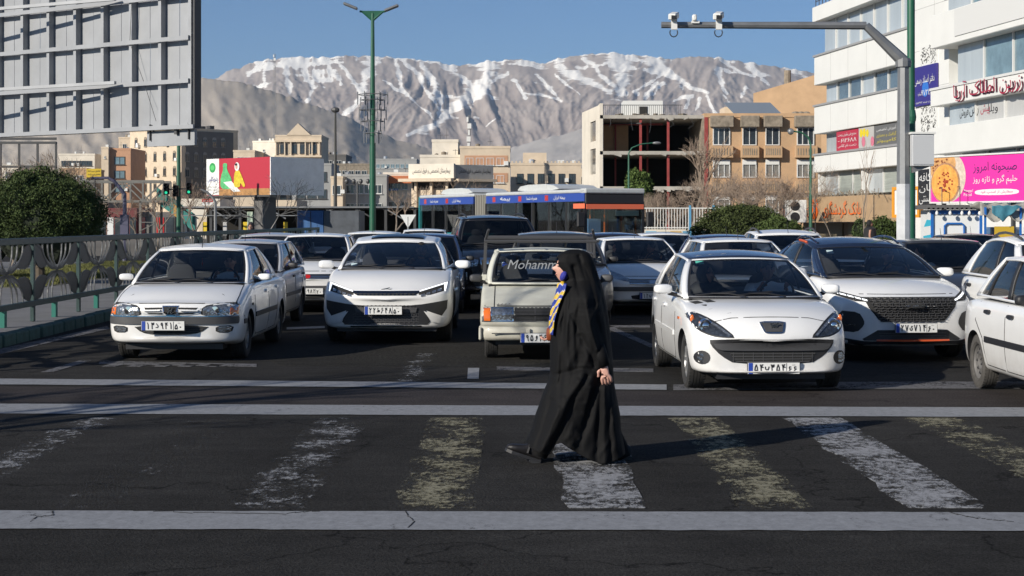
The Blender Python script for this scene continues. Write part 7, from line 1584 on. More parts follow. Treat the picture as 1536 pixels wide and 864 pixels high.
# ------------------------------------------------------------------ large billboard seen from behind (left)
M_BG = mat('billboard grey', (.31, .32, .335), .55, metal=.25, var=.14, vs=.9)
P0, P1 = Vector((XD(301, 45), 45, 0)), Vector((XD(-60, 51), 51, 0)); 
PL = P1; u = (P0-P1).normalized(); LL = (P0-P1).length
bb = empty('billboard', (P1.x, P1.y, 0), math.atan2(u.y, u.x), 'back of a huge grey steel billboard with ribs and ladder in the upper left', 'billboard')
zb, zr = ZD(190, 45), [ZD(y, 45) for y in (190, 121, 56.5, -8, -48)]
def q(name, u0, u1, v0, v1, z0, z1, m=M_BG, parent=None, **k): return MB().bb((u0, v0, z0), (u1, v1, z1)).build(name, m, parent or bb, **k)
us = [LL-1.16*.2-1.2*k for k in range(9)]
q('frame_edge', LL-.05, LL+.0, -.24, .02, zb-.05, zr[-1], M_DF)
for k in range(9):
    for s in (.5, 1.0):
        u1_ = us[k]-.6*(s*2-1)+.0; u0_ = u1_-.6
        if u0_ < 0: continue
        for j in range(4): q('steel_sheet', u0_+.008, u1_-.008, .0+R.uniform(0, .01), .02, zr[j], zr[j+1])
q('steel_sheet', us[0]+.01, LL-.06, .005, .02, zb, zr[-1])
for k, uu_ in enumerate(us): q('vertical_rib', uu_-.06, uu_+.06, -.20, -.003, zb, zr[-1])
for j, z in enumerate(zr): q('horizontal_rail', 0, LL-.22, -.27, -.205, z-.06, z+.06)
for j in (1, 3):   # catwalk outriggers
    MB().beam((us[3]+.9, -.5, zr[j]+.05), (0, -1.9, zr[j]-.05), .10, .09).build('catwalk_edge', M_BG, bb)
for k in range(12): q('ladder_rung', LL-.22, LL-.06, -.14, -.11, zb+.3+k*.33, zb+.33+k*.33, M_BG)
q('ladder_rail', LL-.235, LL-.21, -.16, -.10, zb, zr[-1]); q('lower_box', LL-2.05, LL-.14, -.10, .0, ZD(217.5, 45), zb-.07); q('lower_rail', 0, LL, -.3, -.02, zb-.06, zb+.05)
for x in (LL-1.9, LL-.35): q('clamp', x, x+.03, -.16, -.11, zb-.35, zb+.12, M_DF)
MB().tube([(LL-1.8, -.15, zb+.1), (LL-1.7, -.15, zb-.12)], .02, 5).build('clamp', M_DF, bb); q('junction_box', LL-.85, LL-.75, -.2, -.1, zb-.2, zb+.0, M_DF)
MB().tube([(us[1]-.1, -.24, zb+.2), (us[2]+.5, -.12, zr[1]), (us[2]+.02, -.24, zr[2]), (us[2]+.1, -.24, zr[3])], .008, 4).build('loose_cable', M_DF, bb)
MB().lathe([(.35, -.2), (.35, zr[-1])], 16, c=(-2.0, 1.2, 0)).build('column', M_BG, bb)
# small advertising billboard
e, L, H = panel('billboard', 'red and white advertising billboard with green bag and a woman in yellow', 'billboard', 310, 405, 242, 297, 75, 72, mat('advert red', (.42, .025, .045), .5), .12)
e.location.z += .1
MB().bb((.0, -.012, .03), (.93, -.002, H)).build('white_field', M_PLATE, e); MB().bb((.93, -.014, 0), (L, -.002, .30)).build('table_print', MP('table', (.42, .22, .08)), e)
disc2('logo_disc', .45, H*.76, .23, .23, mat('logo green', (.03, .30, .08), .5), e, -.016); disc2('logo_inner', .45, H*.76, .15, .12, mat('logo light green', (.1, .5, .15), .5), e, -.019)
lettering('پتروکلین', mat('advert navy', (.03, .05, .25), .5), e, (.47, -.012, H*.44), (1, 0, 0), (0, 0, 1), w=.74, h=.3, bold=.03)
for k in range(2): lettering('کیسه زباله', M_STEEL, e, (.47, -.012, H*.24-.14*k), (1, 0, 0), (0, 0, 1), w=.62, h=.09)
disc2('green_bag', 0, 0, 0, 0, MP('bag', (.10, .45, .17)), e, -.018, pts=smooth_poly([(1.02, .3), (1.05, .85), (1.25, 1.2), (1.2, 1.5), (1.55, 1.5), (1.5, 1.2), (1.85, .8), (1.95, .3)], 2))
disc2('paper_sheet', 0, 0, 0, 0, M_PLATE, e, -.022, pts=[(1.25, .62), (1.85, .66), (2.5, .18), (2.0, .16)]); disc2('yellow_coat', 0, 0, 0, 0, MP('coat', (.62, .48, .03)), e, -.024, pts=smooth_poly([(2.0, .38), (2.05, 1.0), (2.2, 1.18), (2.42, 1.15), (2.65, .8), (2.85, .42), (2.7, .36), (2.5, .6), (2.45, .36)], 1))
disc2('scarf_print', 2.25, 1.32, .17, .2, M_PLATE, e, -.027); disc2('face_print', 2.22, 1.32, .08, .11, MP('face', (.55, .32, .22)), e, -.030); disc2('hair_print', 2.20, 1.42, .09, .06, M_INK, e, -.033)
MB().bb((L, .0, 0), (L+.05, 3.2, H)).build('side_panel', mat('silver sheet', (.78, .78, .78), .5, var=.12), e); MB().bb((0, .12, 0), (L, .2, H)).build('backing', M_DF, e)
MB().bb((-.05, -.1, -.08), (L+.1, .3, -.0)).build('walkway', M_DF, e); MB().bb((L*.68, .3, -3.2), (L*.68+.7, 1.0, -.08)).build('stone_pillar', C_DGREY, e); MB().bb((L*.68-.45, .25, -1.8), (L*.68-.06, .3, -.75)).build('green_notice', mat('pale green', (.35, .42, .33), .6), e)
# ------------------------------------------------------------------ traffic lights and masts on the left
tp = empty('lamp_post', (XD(268, 70), 70, 0), 0, 'slim green post rising to the underside of the grey billboard', 'lamp post'); MB().tube([(0, 0, 0), (0, 0, ZD(216, 70))], [.11, .08], 8).build('pole', M_GRN, tp, smooth=True)
M_LG = mat('green signal', (.02, .8, .5), .3, emit=(.05, 1, .5), es=.6)
for i, (px, py) in enumerate(((249, 284), (263, 287), (283, 283))):
    t = empty('traffic_light', (XD(px, 69.5), 69.5, ZD(py+8, 69.5)), 0, ['left traffic light of three showing green, beside the slim green post', 'sideways traffic light on the slim green post', 'right traffic light of three showing green, right of the slim green post'][i], 'traffic light')
    MB().bb((-.12, 0, 0), (.12, .18, .5)).build('housing', M_BLK, t, bevel=.02)
    for k in range(3): MB().lathe([(.09, -.1), (.09, 0)], 12, 'Y', (0, 0, .09+.16*k)).build('visor', M_BLK, t); MB().lathe([(.001, -.01), (.06, -.012)], 12, 'Y', (0, 0, .09+.16*k)).build('lamp', M_LG if k == 0 and i != 1 else M_SEAM, t)
    MB().bb((-.02, .08, .2), ((XD(268, 70)-XD(px, 69.5)), .12, .25)).build('bracket', M_BLK, t)
ms = empty('signal_mast', (XD(187, 62), 62, 0), 0, 'grey-violet curved signal mast right of the clipped bush', 'traffic mast'); M_VI = mat('violet grey paint', (.08, .08, .13), .5)
MB().tube([(0, 0, 0), (0, 0, ZD(292, 62)), (-.15, 0, ZD(284, 62)), (-.4, 0, ZD(272, 62)), (-.65, 0, ZD(267, 62)), (-1.3, 0, ZD(267, 62))], [.09, .075, .07, .065, .06, .05], 8).build('mast', M_VI, ms, smooth=True); MB().bb((-.15, -.12, 1.0), (.15, .12, ZD(322, 62))).build('control_box', M_VI, ms)
sg = empty('road_sign', (XD(141, 63), 63, 0), 0, 'yellow sign board with black writing above the clipped bush', 'sign'); MB().bb((-.3, 0, ZD(266, 63)), (.28, .06, ZD(253, 63))).build('board', mat('sign yellow', (.60, .42, .03), .5), sg); MB().tube([(0, .1, 0), (0, .1, ZD(266, 63))], .04, 6).build('post', M_DF, sg)
for k in range(2): lettering('تقاطع میرداماد', M_INK, sg, (0, 0, ZD(257+5*k, 63)), (1, 0, 0), (0, 0, 1), w=.5, h=.1)
ms = empty('signal_mast', (XD(323, 66), 66, 0), 0, 'pale curved signal mast in front of the white advertising panel', 'traffic mast'); MB().tube([(0, 0, 0), (0, 0, ZD(303, 66)), (-.12, 0, ZD(296, 66)), (-.35, 0, ZD(288, 66)), (-.6, 0, ZD(284, 66))], [.07, .06, .055, .05, .04], 8).build('mast', M_GALV, ms, smooth=True)
# footbridge
fb = empty('footbridge', (XD(60, 105), 105, 0), 0, 'steel truss footbridge with teal stair panels', 'footbridge'); Lb = XD(245, 105)-XD(60, 105); z0, z1 = ZD(302, 105), ZD(272, 105); M_TR = mat('truss steel', (.16, .155, .14), .6, var=.3)
for y in (0, 2.2):
    for z in (z0, z1): MB().bb((0, y, z-.08), (Lb, y+.15, z+.08)).build('chord', M_TR, fb)
    n = 6
    for k in range(n+1): x = Lb*k/n; MB().bb((x-.06, y+.02, z0), (x+.06, y+.12, z1)).build('vertical', M_TR, fb)
    for k in range(n): a, c = (z0, z1) if k % 2 else (z1, z0); MB().beam((Lb*k/n, y+.07, a), (Lb*(k+1)/n, y+.07, c), .09).build('diagonal', M_TR, fb)
MB().bb((0, .15, z0-.04), (Lb, 2.2, z0+.04)).build('deck', C_CONC, fb)
for x in (.5, Lb-1.6, Lb-.7):
    for y in (0, 2.2): MB().bb((x, y, 0), (x+.15, y+.15, z0)).build('leg', M_TR, fb)
for k in range(5): MB().beam((Lb-1.6, 0, .4+k*.6), (Lb-.6, 0, .9+k*.6 if k % 2 else .4+k*.6), .05).build('brace', M_TR, fb)
M_TE = mat('teal mesh panel', (.04, .22, .19), .6, var=.3)
for k in range(6): MB().prism([(0, 0), (.42, -.30), (.42, .75), (0, 1.05)], lambda a, c, t: (Lb-.5+k*.42+a, .3+t, z0-.3*k+c-.1), .04).build('stair_panel', M_TE, fb)
for k in range(4): MB().prism([(0, 0), (.3, -.25), (.3, .5), (0, .75)], lambda a, c, t: (Lb+.8+k*.3+a, -.6+t, z0-.25*k+c-.9), .04).build('stair_panel', mat('ochre panel', (.45, .25, .06), .6) if k == 0 else M_TE, fb)
# bus-stop canopy, truck, low shops
cn = empty('station_canopy', (XD(270, 98), 98, 0), 0, 'long dark bus station canopy with slanted struts behind the billboard', 'canopy'); Lc = XD(620, 98)-XD(270, 98)
MB().bb((0, 0, ZD(313, 98)), (Lc, 9, ZD(310.5, 98))).build('roof_slab', C_DARK, cn); MB().bb((-.05, -.06, ZD(312, 98)), (Lc+.05, 0-.004, ZD(309.5, 98))).build('fascia', M_GALV, cn); MB().bb((0, 8.6, 0), (Lc, 8.8, ZD(313.2, 98))).build('back_screen', C_DARK, cn); MB().bb((0, -.03, ZD(324, 98)), (Lc*.75, .02, ZD(322.6, 98))).build('rail', M_GALV, cn)
for k in range(9):
    x = Lc*k/8; MB().bb((x, .1, 0), (x+.16, .26, ZD(313.2, 98))).build('post', M_DF, cn)
    if k < 8: MB().beam((x+.1, .15, ZD(313.3, 98)), (x+1.1, .15, ZD(328, 98)), .08).build('strut', M_GALV if k % 2 else M_DF, cn)
for k, c_ in enumerate(((.7, .5, .03), (.5, .5, .5), (.7, .5, .03), (.1, .2, .5), (.7, .5, .03), (.5, .1, .05), (.5, .5, .5), (.35, .4, .3))): MB().bb((1.2+k*1.25, 1.0, .8), (1.45+k*1.25, 1.05, ZD(333, 98))).build('advert_panel', mat('advert %d' % k, c_, .5), cn)
tr = empty('box_truck', (XD(446, 74), 74, 0), 0, 'blue and grey box truck body behind the white cars', 'truck'); w1, w2 = XD(485, 74)-XD(446, 74), XD(538, 74)-XD(446, 74)
MB().bb((0, 0, .9), (w1, 3, ZD(316, 74))).build('blue_box', mat('faded truck blue', (.05, .14, .33), .6, var=.3, vs=3), tr); MB().bb((w1+.03, 0, .9), (w2, 3, ZD(316, 74))).build('grey_box', mat('slate panel', (.09, .10, .115), .6, var=.3, vs=3), tr); MB().bb((w1*.5, -.02, .9), (w1*.5+.03, -.003, ZD(317, 74))).build('door_joint', M_SEAM, tr); MB().bb((w1, -.04, .8), (w2+.1, 3.05, .98)).build('chassis', M_KB, tr)
for x in (.4, w2-.5): MB().lathe([(.001, 0), (.42, 0), (.42, .3)], 16, 'Y', (x, .1, .42)).build('wheel', M_TYRE, tr)
for i, (a, c, y, m_, lb) in enumerate(((160, 205, 312, mat('shop dark red', (.14, .03, .03), .7), 'dark red shopfront row behind the signal mast'), (205, 262, 318, C_DGREY, 'grey low shopfront under the footbridge stairs'), (262, 330, 298, C_PALE, 'low pale shop with red sign left of the canopy'), (100, 160, 300, C_STAIN, 'brown shopfront beside the clipped bush'), (395, 445, 300, C_CREAM, 'cream wall behind the stone pillar'), (0, 100, 296, C_DGREY, 'dark shopfront behind the bare trees at far left'))):
    b = Bld('shop', lb, (XD(a, 150+i), 150+i), (XD(c, 150+i), 150+i), 8, ZD(y, 150+i), m_, group='low shops across the junction')
    for k in range(4): b.box('shop_window', (b.L*(k+.1)/4, -.05, .3), (b.L*(k+.9)/4, -.01, 2.0), M_PANE if k % 2 else [M_PLATE, M_RED, C_CREAM][i % 3])
rs = empty('shop_sign', (XD(303, 148), 148, ZD(308, 148)), 0, 'small red and white sign above the canopy left of the advertising billboard', 'sign'); MB().bb((0, 0, 0), (1.0, .1, .6)).build('panel', M_PLATE, rs); MB().bb((0, -.02, .3), (1.0, -.003, .6)).build('red_band', M_RED, rs); lettering('فروش', M_PLATE, rs, (.5, -.02, .45), (1, 0, 0), (0, 0, 1), w=.8, h=.2)
ys = empty('yield_sign', (XD(612, 72), 72, 0), 0, 'white inverted triangle road sign left of the bus', 'sign'); MB().tube([(0, .03, 0), (0, .03, ZD(325, 72))], .04, 6).build('post', M_GALV, ys); MB().prism([(-.36, ZD(322, 72)), (.36, ZD(322, 72)), (0, ZD(342, 72))], lambda a, c, t: (a, t, c), .02).build('triangle', M_PLATE, ys)
# right hand railings and mural wall behind the bus
rf = empty('railing', (XD(965, 78), 78, 0), 0, 'pale railing with blue posts under the bare trees', 'railing'); Lr = XD(1150, 78)-XD(965, 78)
for k in range(44):
    MB().bb((Lr*k/44, 0, 1.3), (Lr*k/44+.03, .03, ZD(312, 78))).build('picket', C_WHITE, rf)
for z in (1.35, ZD(313, 78)): MB().bb((0, -.01, z), (Lr, .04, z+.05)).build('rail', C_WHITE, rf)
for x in (Lr*.37, Lr*.56, Lr*.8): MB().bb((x, -.03, 0), (x+.1, .07, ZD(308, 78))).build('post', mat('post blue', (.10, .30, .48), .5), rf)
mw = empty('mural_wall', (XD(965, 80), 80, 0), 0, 'low wall painted with pale blue and ochre mural below the railing', 'wall'); MB().bb((0, 0, 0), (Lr, .2, 1.28)).build('wall', C_PALE, mw)
for k in range(9): MB().prism([(0, 0), (.55, 0), (.35, 1.1), (-.2, 1.1)], lambda a, c, t: (.3+k*.62+a, -.01-t, .1+c), .006).build('mural_patch', mat('mural %d' % (k % 4), [(.25, .45, .6), (.6, .58, .5), (.5, .35, .15), (.12, .3, .45)][k % 4], .7), mw)
MB().bb((13.5, 30, -.1), (60, 420, .12)).build('pavement', M_PAVE, kind='structure')
MB().bb((13.3, 30, -.1), (13.496, 300, .14)).build('kerb', KM[0], kind='structure')
# ------------------------------------------------------------------ vegetation
def bush(name, label, c, r, n, col, cat='bush', leaf=.06, group=None, lean=0, stems=True, lumps=5, flat=.35):
    e = empty(name, (c[0], c[1], 0), 0, label, cat, group); rr = random.Random(int(c[0]*13+c[1]*7)); m = mat('foliage %s' % (col,), col, .75, var=.45, vs=1.8, spec=.2)
    cz = c[2]; mb = MB(); V = []; Fc = []
    off = Vector((c[0], c[1], 5))
    for _ in range(n):
        a = rr.uniform(0, 2*PI); b = math.asin(rr.uniform(-flat, 1)); d = Vector((math.cos(b)*math.cos(a), math.cos(b)*math.sin(a), math.sin(b)))
        k = 1+.28*noise.noise(d*1.6+off)+.14*noise.noise(d*4+off)+.08*noise.noise(d*9+off); k *= rr.uniform(.86, 1.03)**1.0 if rr.random() < .9 else rr.uniform(1.0, 1.1)
        p = Vector((d.x*r[0]*k, d.y*r[1]*k, cz+d.z*r[2]*k))
        if p.z < .12: p.z = .12+rr.uniform(0, .1)
        t = Vector((rr.gauss(0, 1), rr.gauss(0, 1), rr.gauss(0, 1))).normalized(); s = t.cross(Vector((rr.gauss(0, 1), rr.gauss(0, 1), rr.gauss(0, 1)))).normalized(); l = leaf*rr.uniform(.6, 1.4); w = l*.45
        i = len(V); V += [p-t*l, p+s*w, p+t*l, p-s*w]; Fc.append((i, i+1, i+2, i+3))
    mb.v = [tuple(v) for v in V]; mb.f = Fc; mb.mi = [0]*len(Fc); mb.build('foliage', m, e, fixn=False)
    MB().grid(lambda u, v: Vector((0, 0, cz))+Vector((r[0]*.8*math.cos(2*PI*u)*math.sin(PI*v), r[1]*.8*math.sin(2*PI*u)*math.sin(PI*v), max(-cz+.1, -r[2]*.82*math.cos(PI*v))))*(1+.15*math.sin(u*30)*math.sin(v*9)), 24, 14, True).build('shade_core', mat('bush core', (.012, .018, .008), .95), e)  # solid dark core; the shade between the leaves is put into its colour
    MB().tube([(0, 0, 0), (0, 0, cz)], .12, 8).build('trunk', mat('bark', (.09, .07, .05), .9), e)
    return e
M_BARK = mat('pale bark', (.20, .165, .13), .9, var=.35, vs=8); M_TWIG = mat('twigs', (.25, .19, .145), .9, var=.3, vs=2)
def bare_tree(label, x, y, h, seed, spread=.55, depth=6, r0=.13, rf=.61, name='bare_tree', kids=(2, 3), m=None, twm=None, len_=.30, lean=(0, 0)):
    e = empty(name, (x, y, 0), 0, label, 'tree', 'bare winter trees'); rr = random.Random(seed); tk = MB(); tw = MB()
    def grow(p, d, l, r, k):
        n = 3; pts = [p]; q = d.copy()
        for _ in range(n): q = (q+Vector((rr.gauss(0, .12), rr.gauss(0, .12), rr.gauss(0, .08)+.03))).normalized(); pts.append(pts[-1]+q*l/n)
        mb = tk if k >= depth-1 else tw
        mb.tube(pts, [r*(1-.32*i/n) for i in range(n+1)], 6 if k >= depth-1 else 3 if k < 3 else 4, cap=False)
        if k == 0: return
        for c in range(rr.randint(*kids)+(1 if k < depth-1 else 0)):
            a = rr.uniform(0, 2*PI); s = spread*rr.uniform(.6, 1.35); o = q.orthogonal().normalized(); o = Matrix.Rotation(a, 3, q) @ o
            dd = (q*math.cos(s)+o*math.sin(s)+Vector((0, 0, .12))).normalized(); st = pts[-1] if c < 2 else pts[rr.randint(1, n)]
            grow(st, dd, l*rr.uniform(.62, .86), r*rf, k-1)
    grow(Vector((0, 0, 0)), Vector((lean[0], lean[1], 1)).normalized(), h*len_, r0, depth)
    tk.build('trunk', m or M_BARK, e, smooth=True, fixn=False); tw.build('branches', twm or M_TWIG, e, fixn=False); return e
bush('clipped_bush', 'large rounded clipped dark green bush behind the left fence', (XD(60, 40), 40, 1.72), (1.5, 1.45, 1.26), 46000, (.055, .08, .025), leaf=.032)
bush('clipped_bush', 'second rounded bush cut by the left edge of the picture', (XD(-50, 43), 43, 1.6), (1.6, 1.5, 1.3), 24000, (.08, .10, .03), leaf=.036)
bush('shrub', 'broad dark evergreen shrub under the bare trees right of the bus', (XD(1112, 62), 62, 1.25), (1.7, 1.2, 1.05), 24000, (.065, .085, .028), leaf=.045)
bush('shrub', 'lower evergreen shrub at the right end of the broad one', (XD(1168, 60), 60, 1.1), (.75, .8, .8), 6000, (.07, .10, .03), leaf=.06)
bush('conifer', 'small round conifer in front of the gutted building', (XD(956, 105), 105, 3.3), (1.0, 1.0, 1.6), 7000, (.10, .15, .04), cat='tree', leaf=.09)
bush('shrub', 'green shrub beside the shuttered bank', (XD(1330, 76), 76, .9), (.9, .7, .9), 3500, (.05, .075, .02), leaf=.07); bush('ivy_clump', 'small shrub left of the bank shutter', (XD(1290, 80), 80, 1.1), (.4, .4, .7), 900, (.06, .09, .03), leaf=.06)
bare_tree('tall pale leafless tree in front of the gutted building', XD(1037, 96), 96, 7.6, 3, .50, 6, .17, len_=.28)
for i, (px, d_, h, sd) in enumerate(((1075, 88, 5.4, 5), (1110, 92, 5.6, 8), (1150, 86, 5.2, 12), (1190, 94, 5.6, 21), (1172, 90, 5.4, 33), (1000, 92, 4.6, 40), (985, 84, 4.0, 44), (1200, 99, 5.0, 52), (1058, 93, 5.6, 101), (1092, 97, 5.4, 102), (1130, 90, 5.6, 103), (1160, 98, 5.8, 104), (1218, 95, 5.8, 105), (1015, 88, 4.2, 106))):
    bare_tree('low leafless tree %s' % ['before the left window column of the tan block', 'before the second window column of the tan block', 'before the third window column of the tan block', 'before the right window column of the tan block', 'at the corner beside the white office', 'left of the tall pale tree', 'just right of the bus front', 'close to the right column of bay windows', 'at the foot of the red end column', 'behind the first low tree of the tan block', 'in front of the middle window boxes', 'right of the middle window boxes', 'at the far right of the tan block', 'before the lower open floor'][i], XD(px, d_), d_, h, sd, .66, 6, .085, kids=(2, 3), len_=.25)
bare_tree('leafless tree right of the green double lamp post', XD(590, 88), 88, 4.4, 60, .7, 5, .1, len_=.26); bare_tree('leafless tree before the tan canopy building', XD(655, 120), 120, 4.8, 61, .7, 5, .1, len_=.3); bare_tree('leafless tree above the bus roof', XD(700, 115), 115, 5.2, 63, .7, 5, .1, len_=.3)
bare_tree('young leafless tree left of the stone pillar', XD(290, 72), 72, 3.9, 70, .6, 5, .07, len_=.3); bare_tree('leafless tree with dark twigs right of the stone pillar', XD(402, 70), 70, 4.2, 71, .7, 5, .07, len_=.28, m=M_DF, twm=M_DF); bare_tree('leafless tree under the footbridge', XD(235, 85), 85, 4.0, 72, .7, 5, .08, len_=.3)
bare_tree('leafless tree under the left end of the footbridge', XD(205, 90), 90, 3.8, 73, .7, 5, .08, len_=.3)
for i, (px, d_, h, sd) in enumerate(((20, 55, 5.6, 80), (-30, 50, 5.5, 81), (70, 60, 5.4, 82), (105, 75, 5.4, 83))): bare_tree('brownish leafless tree %s' % ['behind the bush near the left edge', 'outside the left edge behind the bush', 'above the top of the clipped bush', 'right of the clipped bush top'][i], XD(px, d_), d_, h, sd, .55, 6, .10, len_=.25)
bare_tree('street tree standing outside the left edge of the crossing', -9.6, 8.2, 8.5, 90, .5, 5, .16, len_=.30)
bare_tree('slim sapling before the bank sign', XD(1296, 70), 70, 4.6, 91, .22, 3, .035, len_=.4); bare_tree('slim sapling at the left of the bank shutters', XD(1253, 78), 78, 3.4, 92, .25, 3, .035, len_=.4)
# steel frame among the bare trees and masts
sf = empty('steel_frame', (XD(0, 66), 66, 0), 0, 'dark steel sign frame behind the bare trees at the left', 'frame'); Lf = XD(84, 66)-XD(0, 66)
for k in range(6): MB().bb((-1.5+(Lf+1.5)*k/5-.05, 0, 0), (-1.5+(Lf+1.5)*k/5+.03, .08, ZD(213, 66))).build('post', M_DF, sf)
for z in (ZD(208, 66), ZD(214, 66), ZD(250, 66)): MB().bb((-1.6, -.02, z-.05), (Lf, .1, z+.05)).build('beam', M_DF, sf)
for px, d_, y0, y1, lb in ((407, 420, 205, 77, 'very tall thin lattice radio mast on the skyline'), (702, 215, 224, 168, 'telecom antenna mast on the roof of the stepped cream block')):
    t = empty('antenna_mast', (XD(px, d_), d_+6, 0), 0, lb, 'antenna mast'); w = .35 if d_ > 300 else .22; z0, z1 = ZD(y0+4, d_), ZD(y1, d_)
    for sx, sy_ in ((-1, -1), (1, -1), (0, 1)): MB().beam((sx*w, sy_*w, z0-8 if d_ > 300 else z0-.5), (sx*w*.5, sy_*w*.5, z1), .07).build('leg', M_GALV, t)
    n = int((z1-z0)/1.1)
    for k in range(n): z = z0+(z1-z0)*k/n; MB().beam((-w*.8, -w, z), (w*.8, -w, z+1.0 if k % 2 else z), .05).build('brace', M_GALV, t)
    for k in range(5 if d_ < 300 else 2): MB().bb((-.35+.1*(k % 3), -.5, z1-1-k*.9), (-.1+.1*(k % 3)+.3*(k % 2), -.3, z1-.3-k*.9)).build('antenna_panel', C_WHITE, t)
# ------------------------------------------------------------------ mountains
def interp(T, x):
    if x <= T[0][0]: return T[0][1]
    for a, b in zip(T, T[1:]):
        if x <= b[0]: t = (x-a[0])/(b[0]-a[0]); t = t*t*(3-2*t)*.5+t*.5; return a[1]+(b[1]-a[1])*t
    return T[-1][1]
def ridged(p, oc=5, lac=2.1, g=.5):
    s = 0; a = 1; w = 1
    for _ in range(oc):
        n = 1-abs(noise.noise(p)); n *= n; s += n*a*w; w = min(1, n*1.6); p = p*lac; a *= g
    return s
RIDGE = [(-500, 190), (-200, 165), (100, 150), (250, 135), (320, 118), (350, 104), (400, 89), (450, 86), (530, 84), (600, 86), (640, 91), (690, 98), (735, 92), (775, 89), (815, 95), (855, 84), (915, 78), (960, 83), (1010, 88), (1060, 84), (1120, 94), (1180, 102), (1230, 112), (1300, 118), (1450, 130), (1700, 150), (2100, 190)]
STREAKS = [([(489, 90), (500, 110), (512, 125)], 4, 3), ([(505, 92), (532, 125), (545, 150)], 5, 4), ([(556, 95), (548, 125), (540, 148), (517, 172)], 15, 4), ([(735, 100), (722, 132), (675, 168), (650, 190), (612, 202)], 20, 5), ([(760, 108), (700, 152), (640, 196)], 4, 3), ([(632, 97), (650, 122), (660, 150), (662, 176)], 6, 7), ([(605, 88), (632, 120), (655, 160)], 5, 4), ([(660, 95), (715, 135)], 5, 4), ([(575, 120), (620, 150), (650, 178)], 3, 3), ([(877, 88), (900, 110), (927, 137)], 6, 6), ([(925, 84), (934, 115), (932, 138)], 24, 9), ([(837, 100), (875, 120), (915, 138)], 12, 6), ([(807, 112), (835, 147)], 4, 4), ([(770, 120), (790, 147)], 4, 5), ([(832, 112), (872, 142)], 3, 2),
 ([(977, 88), (1005, 112), (1035, 130), (1062, 139)], 13, 3), ([(1078, 106), (1084, 125), (1090, 142)], 9, 3), ([(987, 125), (967, 148)], 5, 5), ([(996, 125), (980, 142)], 3, 2), ([(1050, 147), (1045, 166)], 3, 2), ([(1060, 143), (1072, 170)], 3, 3), ([(1032, 150), (1028, 163)], 3, 3), ([(1084, 143), (1094, 156)], 2, 2), ([(1080, 90), (1105, 105), (1132, 115)], 5, 3), ([(1125, 100), (1155, 127)], 8, 3), ([(1118, 132), (1114, 146)], 4, 3), ([(1180, 105), (1215, 118)], 5, 3), ([(457, 92), (462, 120), (472, 132), (460, 152)], 5, 5), ([(392, 96), (370, 114)], 6, 5), ([(428, 97), (435, 140)], 8, 4), ([(400, 100), (396, 128)], 5, 4), ([(595, 95), (602, 130), (607, 145)], 6, 3), ([(950, 138), (1000, 110)], 3, 3), ([(1010, 150), (1040, 144)], 3, 3), ([(840, 150), (790, 140)], 3, 3), ([(730, 190), (745, 176)], 2, 2)]
